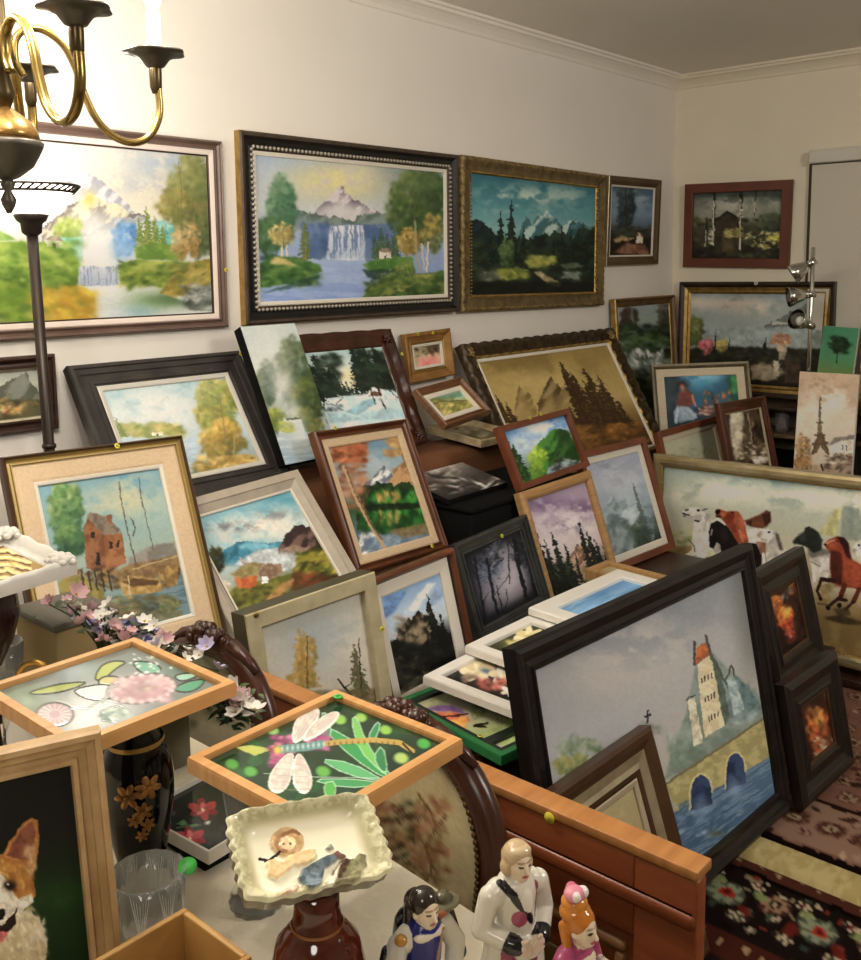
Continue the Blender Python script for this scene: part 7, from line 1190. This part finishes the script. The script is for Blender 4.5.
def lady():
    X, Y = -4.038, -2.034
    e = thing('lady_figurine', 'porcelain lady figurine in a pink gown with orange hair piled under a flower', 'figurine', (X, Y, TZ), rz=-.05); bpy.context.view_layer.update()
    P = 'a84a72'; PL = 'd8a8b8'; O = 'c0762c'; hd, hr = head(.128, -.008, O, 0)
    b = [('c', (0, .002, .012), (0, .0, .07), .029, .016, PL), ('c', (0, .0, .065), (0, -.002, .098), .0145, .0165, P), ('e', (0, -.012, .098), (.0125, .008, .009), SK), ('c', (0, -.004, .1), (0, -.006, .112), .010, .0075, SK)]
    b += [('c', (s*.014, 0, .103), (s*.021, 0, .099), .0105, .0095, P) for s in (-1, 1)]+[('c', (s*.022, 0, .100), (s*.029, -.004, .076), .0088, .0078, P if s < 0 else P) for s in (-1, 1)]+[('c', (.029, -.004, .076), (.014, -.026, .090), .0076, .006, WH), ('c', (-.029, -.004, .076), (-.016, -.024, .066), .0076, .006, P)]
    b += [('e', (.012, -.028, .0925), (.0055, .005, .006), SK), ('e', (-.012, -.027, .0655), (.0055, .005, .0055), SK)]
    for s, z_ in ((1, .0945), (-1, .067)):
        for k in range(4): b.append(('c', (s*(.0115-.0015*k), -.031, z_+.002-.0016*k), (s*(.0085-.0015*k), -.035, z_+.004-.0016*k), .0016, .0013, SK))
    b += [('e', (0, -.020, .05), (.026, .018, .022), P), ('e', (.014, -.022, .083), (.010, .008, .007), WH), ('C', (-.014, -.02, .098), (.0, -.022, .088), .0028, .0028, WH), ('C', (.014, -.02, .098), (0, -.022, .088), .0028, .0028, WH), ('E', (0, -.03, .03), (.02, .02, .012), 'e4d4d4')]
    fuse('body', hd+b, .00095, e, None); hr += [('e', (0, .001, .141), (.016, .015, .010), O), ('e', (0, .002, .150), (.013, .013, .008), 'cc8438'), ('c', (-.010, .006, .128), (-.014, -.002, .104), .006, .004, O)]
    fuse('hair', hr, .0012, e, None); fuse('flower', [('e', (-.003, .0, .160), (.0105, .010, .0075), 'd88a9c'), ('e', (.005, -.004, .160), (.006, .006, .006), 'ece0dc'), ('e', (-.007, -.005, .161), (.005, .005, .005), 'ece0dc'), ('e', (.0, .006, .163), (.006, .005, .005), 'c8607c')], .0013, e, None)
    child(e, 'base', MB().lathe([(.030, 0), (.0315, .004), (.029, .014)], (X, Y, TZ), 28), M_CHINA)
def cavalier():
    X, Y = -4.120, -1.910
    e = thing('cavalier_figurine', 'porcelain cavalier figurine in a blue tunic with dark hair and black cape', 'figurine', (X, Y, TZ), rz=-.2); bpy.context.view_layer.update()
    B = '1c2470'; K = '14141c'; D = '2c2520'; G = 'a87a34'; hd, hr = head(.134, -.008, D, 0)
    b = [('c', (s*.011, 0, .012), (s*.012, 0, .06), .0095, .0115, 'c8c0a8') for s in (-1, 1)]+[('c', (0, 0, .062), (0, -.002, .108), .0175, .0205, B), ('c', (0, .002, .05), (0, 0, .066), .0215, .0185, B)]+[('c', (s*.016, 0, .109), (s*.025, 0, .104), .0115, .0105, WH) for s in (-1, 1)]
    b += [('c', (-.027, 0, .104), (-.037, -.002, .074), .0108, .0098, 'b8b4ac'), ('c', (-.037, -.002, .074), (-.016, -.024, .066), .0094, .0076, 'b8b4ac'), ('c', (.027, 0, .104), (.039, -.004, .082), .0108, .0104, WH), ('c', (.039, -.004, .082), (.030, -.012, .060), .0104, .009, WH)]
    b += [('e', (-.012, -.027, .066), (.0062, .0052, .0052), SK), ('e', (.028, -.014, .056), (.0058, .0052, .006), SK)]
    for k in range(4): b += [('c', (-.010+.0012*k, -.030, .068-.0018*k), (-.006+.0012*k, -.034, .0675-.0018*k), .0017, .0014, SK), ('c', (.0255+.0016*k, -.0165, .053), (.0255+.0014*k, -.018, .0475), .0017, .0013, SK)]
    b += [('c', (-.036, .006, .098), (-.044, .006, .055), .006, .009, K), ('c', (.040, .008, .105), (.050, .004, .060), .006, .008, K), ('c', (0, .016, .105), (0, .020, .04), .018, .024, K), ('e', (-.028, -.006, .113), (.006, .006, .005), G), ('e', (0, -.014, .113), (.018, .008, .006), 'd8d0bc'), ('C', (.012, -.018, .112), (.004, -.022, .068), .0034, .0034, 'a87850'), ('C', (-.018, -.016, .066), (.018, -.016, .066), .004, .004, '6a3a28')]
    b += [('e', (.030, .004, .122), (.020, .015, .0045), '6f6a52'), ('e', (.030, .004, .127), (.010, .009, .007), '5f5a46'), ('e', (.020, -.006, .120), (.010, .005, .004), 'b06a4c')]
    fuse('body', hd+b, .00095, e, None); hr += [('c', (0, .008, .134), (-.002, .013, .108), .0125, .008, D)]+[('c', (s*.011, .003, .134), (s*.012, .004, .114), .006, .005, D) for s in (-1, 1)]
    fuse('hair', hr, .0012, e, None); child(e, 'base', MB().lathe([(.028, 0), (.030, .004), (.027, .013)], (X, Y, TZ), 28), M_CHINA)
gentleman(); lady(); cavalier()

# ------------------------------------------------------------------ lamps
CRG, CFW = Vector((.664, -.7477, 0)), Vector((.7477, .664, 0))
HUB = Vector((-4.116, -1.133, 0))
ZO = -.011
ch = thing('chandelier', 'brass chandelier with scrolled arms and white candle bulbs hanging at the upper left', 'chandelier', (HUB.x, HUB.y, 1.66)); bpy.context.view_layer.update()
H0 = (HUB.x, HUB.y, ZO)
DKB = mat('aged_brass', '6a5a3c', .3, .8, '4a3f2c', 9); PEW = mat('pewter_cup', '5f5a52', .4, .6)
child(ch, 'bowl', MB().lathe([(.006, 1.640), (.018, 1.646), (.036, 1.660), (.044, 1.674), (.050, 1.686), (.052, 1.692), (.046, 1.696)], H0, 36), PEW)
child(ch, 'dome', MB().lathe([(.047, 1.694), (.045, 1.707), (.036, 1.722), (.020, 1.734), (.010, 1.742)], H0, 36), mat('warm_brass', 'b08a50', .25, .8))  # dome in a paler, warmer brass than the stem
child(ch, 'stem', MB().lathe([(.010, 1.738), (.018, 1.760), (.010, 1.790), (.022, 1.806), (.012, 1.83), (.010, 1.9), (.024, 1.93), (.010, 1.96), (.006, 2.0), (.004, 2.4), (.05, 2.44), (.055, ZT-.001-ZO)], H0, 24), DKB)
child(ch, 'finial', MB().lathe([(.003, 1.595), (.009, 1.606), (.011, 1.614), (.005, 1.626), (.010, 1.634), (.006, 1.645)], H0, 20), PEW)
BULB = emis('candle_bulb_glow', 'ffe9c4', 30); SLEEVE = emis('candle_sleeve_lit', 'fff0dc', 1.1, 'f0ece0')
for k in range(5):
    an = (29.7-72*k)*D2R; d = CRG*math.cos(an)+CFW*math.sin(an); R = .214
    cup = HUB+d*R; zc = 1.822
    KP = [(.030, 1.785), (.020, 1.805), (.022, 1.835), (.040, 1.851), (.062, 1.850), (.085, 1.833), (.100, 1.803), (.110, 1.768), (.126, 1.732), (.150, 1.709), (.178, 1.702), (.202, 1.714), (.217, 1.744), (.217, 1.780), (.214, 1.795)]
    pts = []
    for q in range(len(KP)-1):
        a_, b_, c_, e_ = KP[max(q-1, 0)], KP[q], KP[q+1], KP[min(q+2, len(KP)-1)]
        for i_ in range(4):
            u = i_/4; rr, z = [.5*(2*b_[w]+(c_[w]-a_[w])*u+(2*a_[w]-5*b_[w]+4*c_[w]-e_[w])*u*u+(3*b_[w]-a_[w]-3*c_[w]+e_[w])*u**3) for w in (0, 1)]
            P = HUB+d*rr; pts.append((P.x, P.y, z+ZO))
    C0 = (cup.x, cup.y, ZO)
    arm = MB(); arm.tube(pts, .0055, 10, 0, flat=(1, 1.35)); ao = child(ch, 'arm', arm, BRASS)
    child(ao, 'arm_socket', MB().lathe([(.006, 1.776), (.009, 1.785), (.0095, 1.81), (.0075, 1.822)], C0, 16), DKB)
    child(ao, 'drip_pan', MB().lathe([(.008, 1.812), (.014, 1.815), (.022, 1.826), (.032, 1.832), (.045, 1.834), (.044, 1.837), (.030, 1.836), (.012, 1.832)], C0, 40, 0, lambda a, z: 1+.07*math.cos(5*a)*(1 if z > 1.83 else .2)), PEW)
    child(ao, 'candle_sleeve', MB().lathe([(.0105, 1.832), (.0105, 1.893), (.007, 1.897)], C0, 20), SLEEVE)
    b_ = child(ao, 'bulb', MB().lathe([(.007, 1.896), (.012, 1.908), (.0155, 1.922), (.013, 1.938), (.006, 1.955), (.001, 1.966)], C0, 18), BULB)
    l = bpy.data.lights.new('bulb_light', 'POINT'); l.energy = 9; l.color = (1, .91, .80); l.shadow_soft_size = .02; lo = bpy.data.objects.new('bulb_light', l); COL.objects.link(lo); lo.location = (cup.x, cup.y, 1.99)
# torchiere on the left
LX, LY = -3.690, -.335
fl = thing('floor_lamp', 'dark bronze floor lamp with a lit white glass bowl and pierced rim at the left', 'lamp', (LX+.03, LY, 0)); bpy.context.view_layer.update()
BRZ = mat('dark_bronze_metal', '2c2521', .4, .6, '3a302a', 14)
child(fl, 'base', MB().lathe([(.13, 0), (.13, .012), (.10, .022), (.03, .035), (.015, .05)], (LX+.035, LY, 0), 36), BRZ)
child(fl, 'pole', MB().tube([(LX+.035, LY, .04), (LX+.015, LY, .9), (LX+.0145, LY, .902), (LX, LY, 1.60)], [.0125, .0125, .0125, .0125], 16), BRZ); child(fl, 'pole_collar', MB().lathe([(.0125, 1.09), (.016, 1.093), (.016, 1.10), (.0125, 1.103)], (LX+.011, LY, 0), 20), BRZ)
child(fl, 'cup', MB().lathe([(.014, 1.585), (.022, 1.592), (.024, 1.612), (.032, 1.618), (.038, 1.630), (.036, 1.634)], (LX, LY, 0), 28), BRZ)
child(fl, 'glass_bowl', MB().lathe([(.034, 1.632), (.058, 1.642), (.080, 1.660), (.092, 1.684), (.094, 1.694), (.088, 1.692), (.076, 1.664), (.054, 1.646), (.03, 1.638)], (LX, LY, 0), 40), emis('lit_milk_glass', 'fff4e0', 5.5))
mb = MB(); mb.tube([(LX+.108*math.cos(a), LY+.108*math.sin(a), 1.696) for a in [6.283*k/40 for k in range(40)]], .003, 6, 0, closed=True); mb.tube([(LX+.095*math.cos(a), LY+.095*math.sin(a), 1.682) for a in [6.283*k/40 for k in range(40)]], .003, 6, 0, closed=True)
for k in range(36): a = 6.283*k/36; b2 = a+.17; mb.tube([(LX+.095*math.cos(a), LY+.095*math.sin(a), 1.682), (LX+.108*math.cos(b2), LY+.108*math.sin(b2), 1.696)], .0026, 5)
child(fl, 'pierced_rim', mb, BRZ)
l = bpy.data.lights.new('torchiere_light', 'POINT'); l.energy = 10; l.color = (1, .95, .87); l.shadow_soft_size = .06; lo = bpy.data.objects.new('torchiere_light', l); COL.objects.link(lo); lo.location = (LX, LY, 1.76)
# chrome spot lamp near the right wall
SX, SY = -.44, -.905
sl = thing('spot_lamp', 'slim chrome pole lamp with three small swivel spot heads near the right wall', 'lamp', (SX, SY, 0)); bpy.context.view_layer.update()
child(sl, 'base', MB().lathe([(.11, .44), (.11, .452), (.02, .462)], (SX, SY, 0), 32), CHROME); child(sl, 'pole', MB().lathe([(.009, .45), (.009, 1.575), (.004, 1.58)], (SX, SY, 0), 14), CHROME)
for z, dv, up in ((1.515, (-.35, .75), -.55), (1.375, (-.5, .7), -.12), (1.235, (-.75, .25), .28)):
    d = Vector((dv[0], dv[1], up)).normalized(); o_ = Vector((SX, SY, z)); mb = MB(); mb.tube([o_-d*.015, o_+d*.03], [.017, .017], 14); h_ = child(sl, 'swivel', mb, CHROME)
    mb = MB(); mb.tube([o_+d*.022, o_+d*.04, o_+d*.07, o_+d*.098, o_+d*.100], [.012, .026, .036, .046, .043], 20, cap=False); mb.ball(tuple(o_+d*.07), .022, 1, 8); child(sl, 'spot_shade', mb, [CHROME, WHITE])

# ------------------------------------------------------------------ unseen fill lamps added to brighten the room, and world
def area(name, loc, tgt, size, e, col):
    l = bpy.data.lights.new(name, 'AREA'); l.shape = 'DISK'; l.size = size; l.energy = e; l.color = col; o = bpy.data.objects.new(name, l); COL.objects.link(o); o.location = loc
    o.rotation_euler = (Vector(tgt)-Vector(loc)).to_track_quat('-Z', 'Y').to_euler()
area('fill_light', (-2.6, -3.3, 2.44), (-2.0, -1.2, .6), .9, 56, (1, .94, .86))
area('fill_light', (-5.6, -2.8, 2.44), (-4.2, -1.4, .8), .7, 15, (1, .94, .86))
w = bpy.data.worlds.new('world'); SC.world = w; w.use_nodes = True; w.node_tree.nodes['Background'].inputs[0].default_value = (.9, .85, .75, 1); w.node_tree.nodes['Background'].inputs[1].default_value = .15
SC.view_settings.view_transform = 'Standard'; SC.view_settings.look = 'None'; SC.view_settings.exposure = 0
SC.cycles.max_bounces = 8; SC.cycles.use_denoising = True
try: SC.cycles.sample_clamp_indirect = 6
except Exception: pass
bpy.context.view_layer.update()
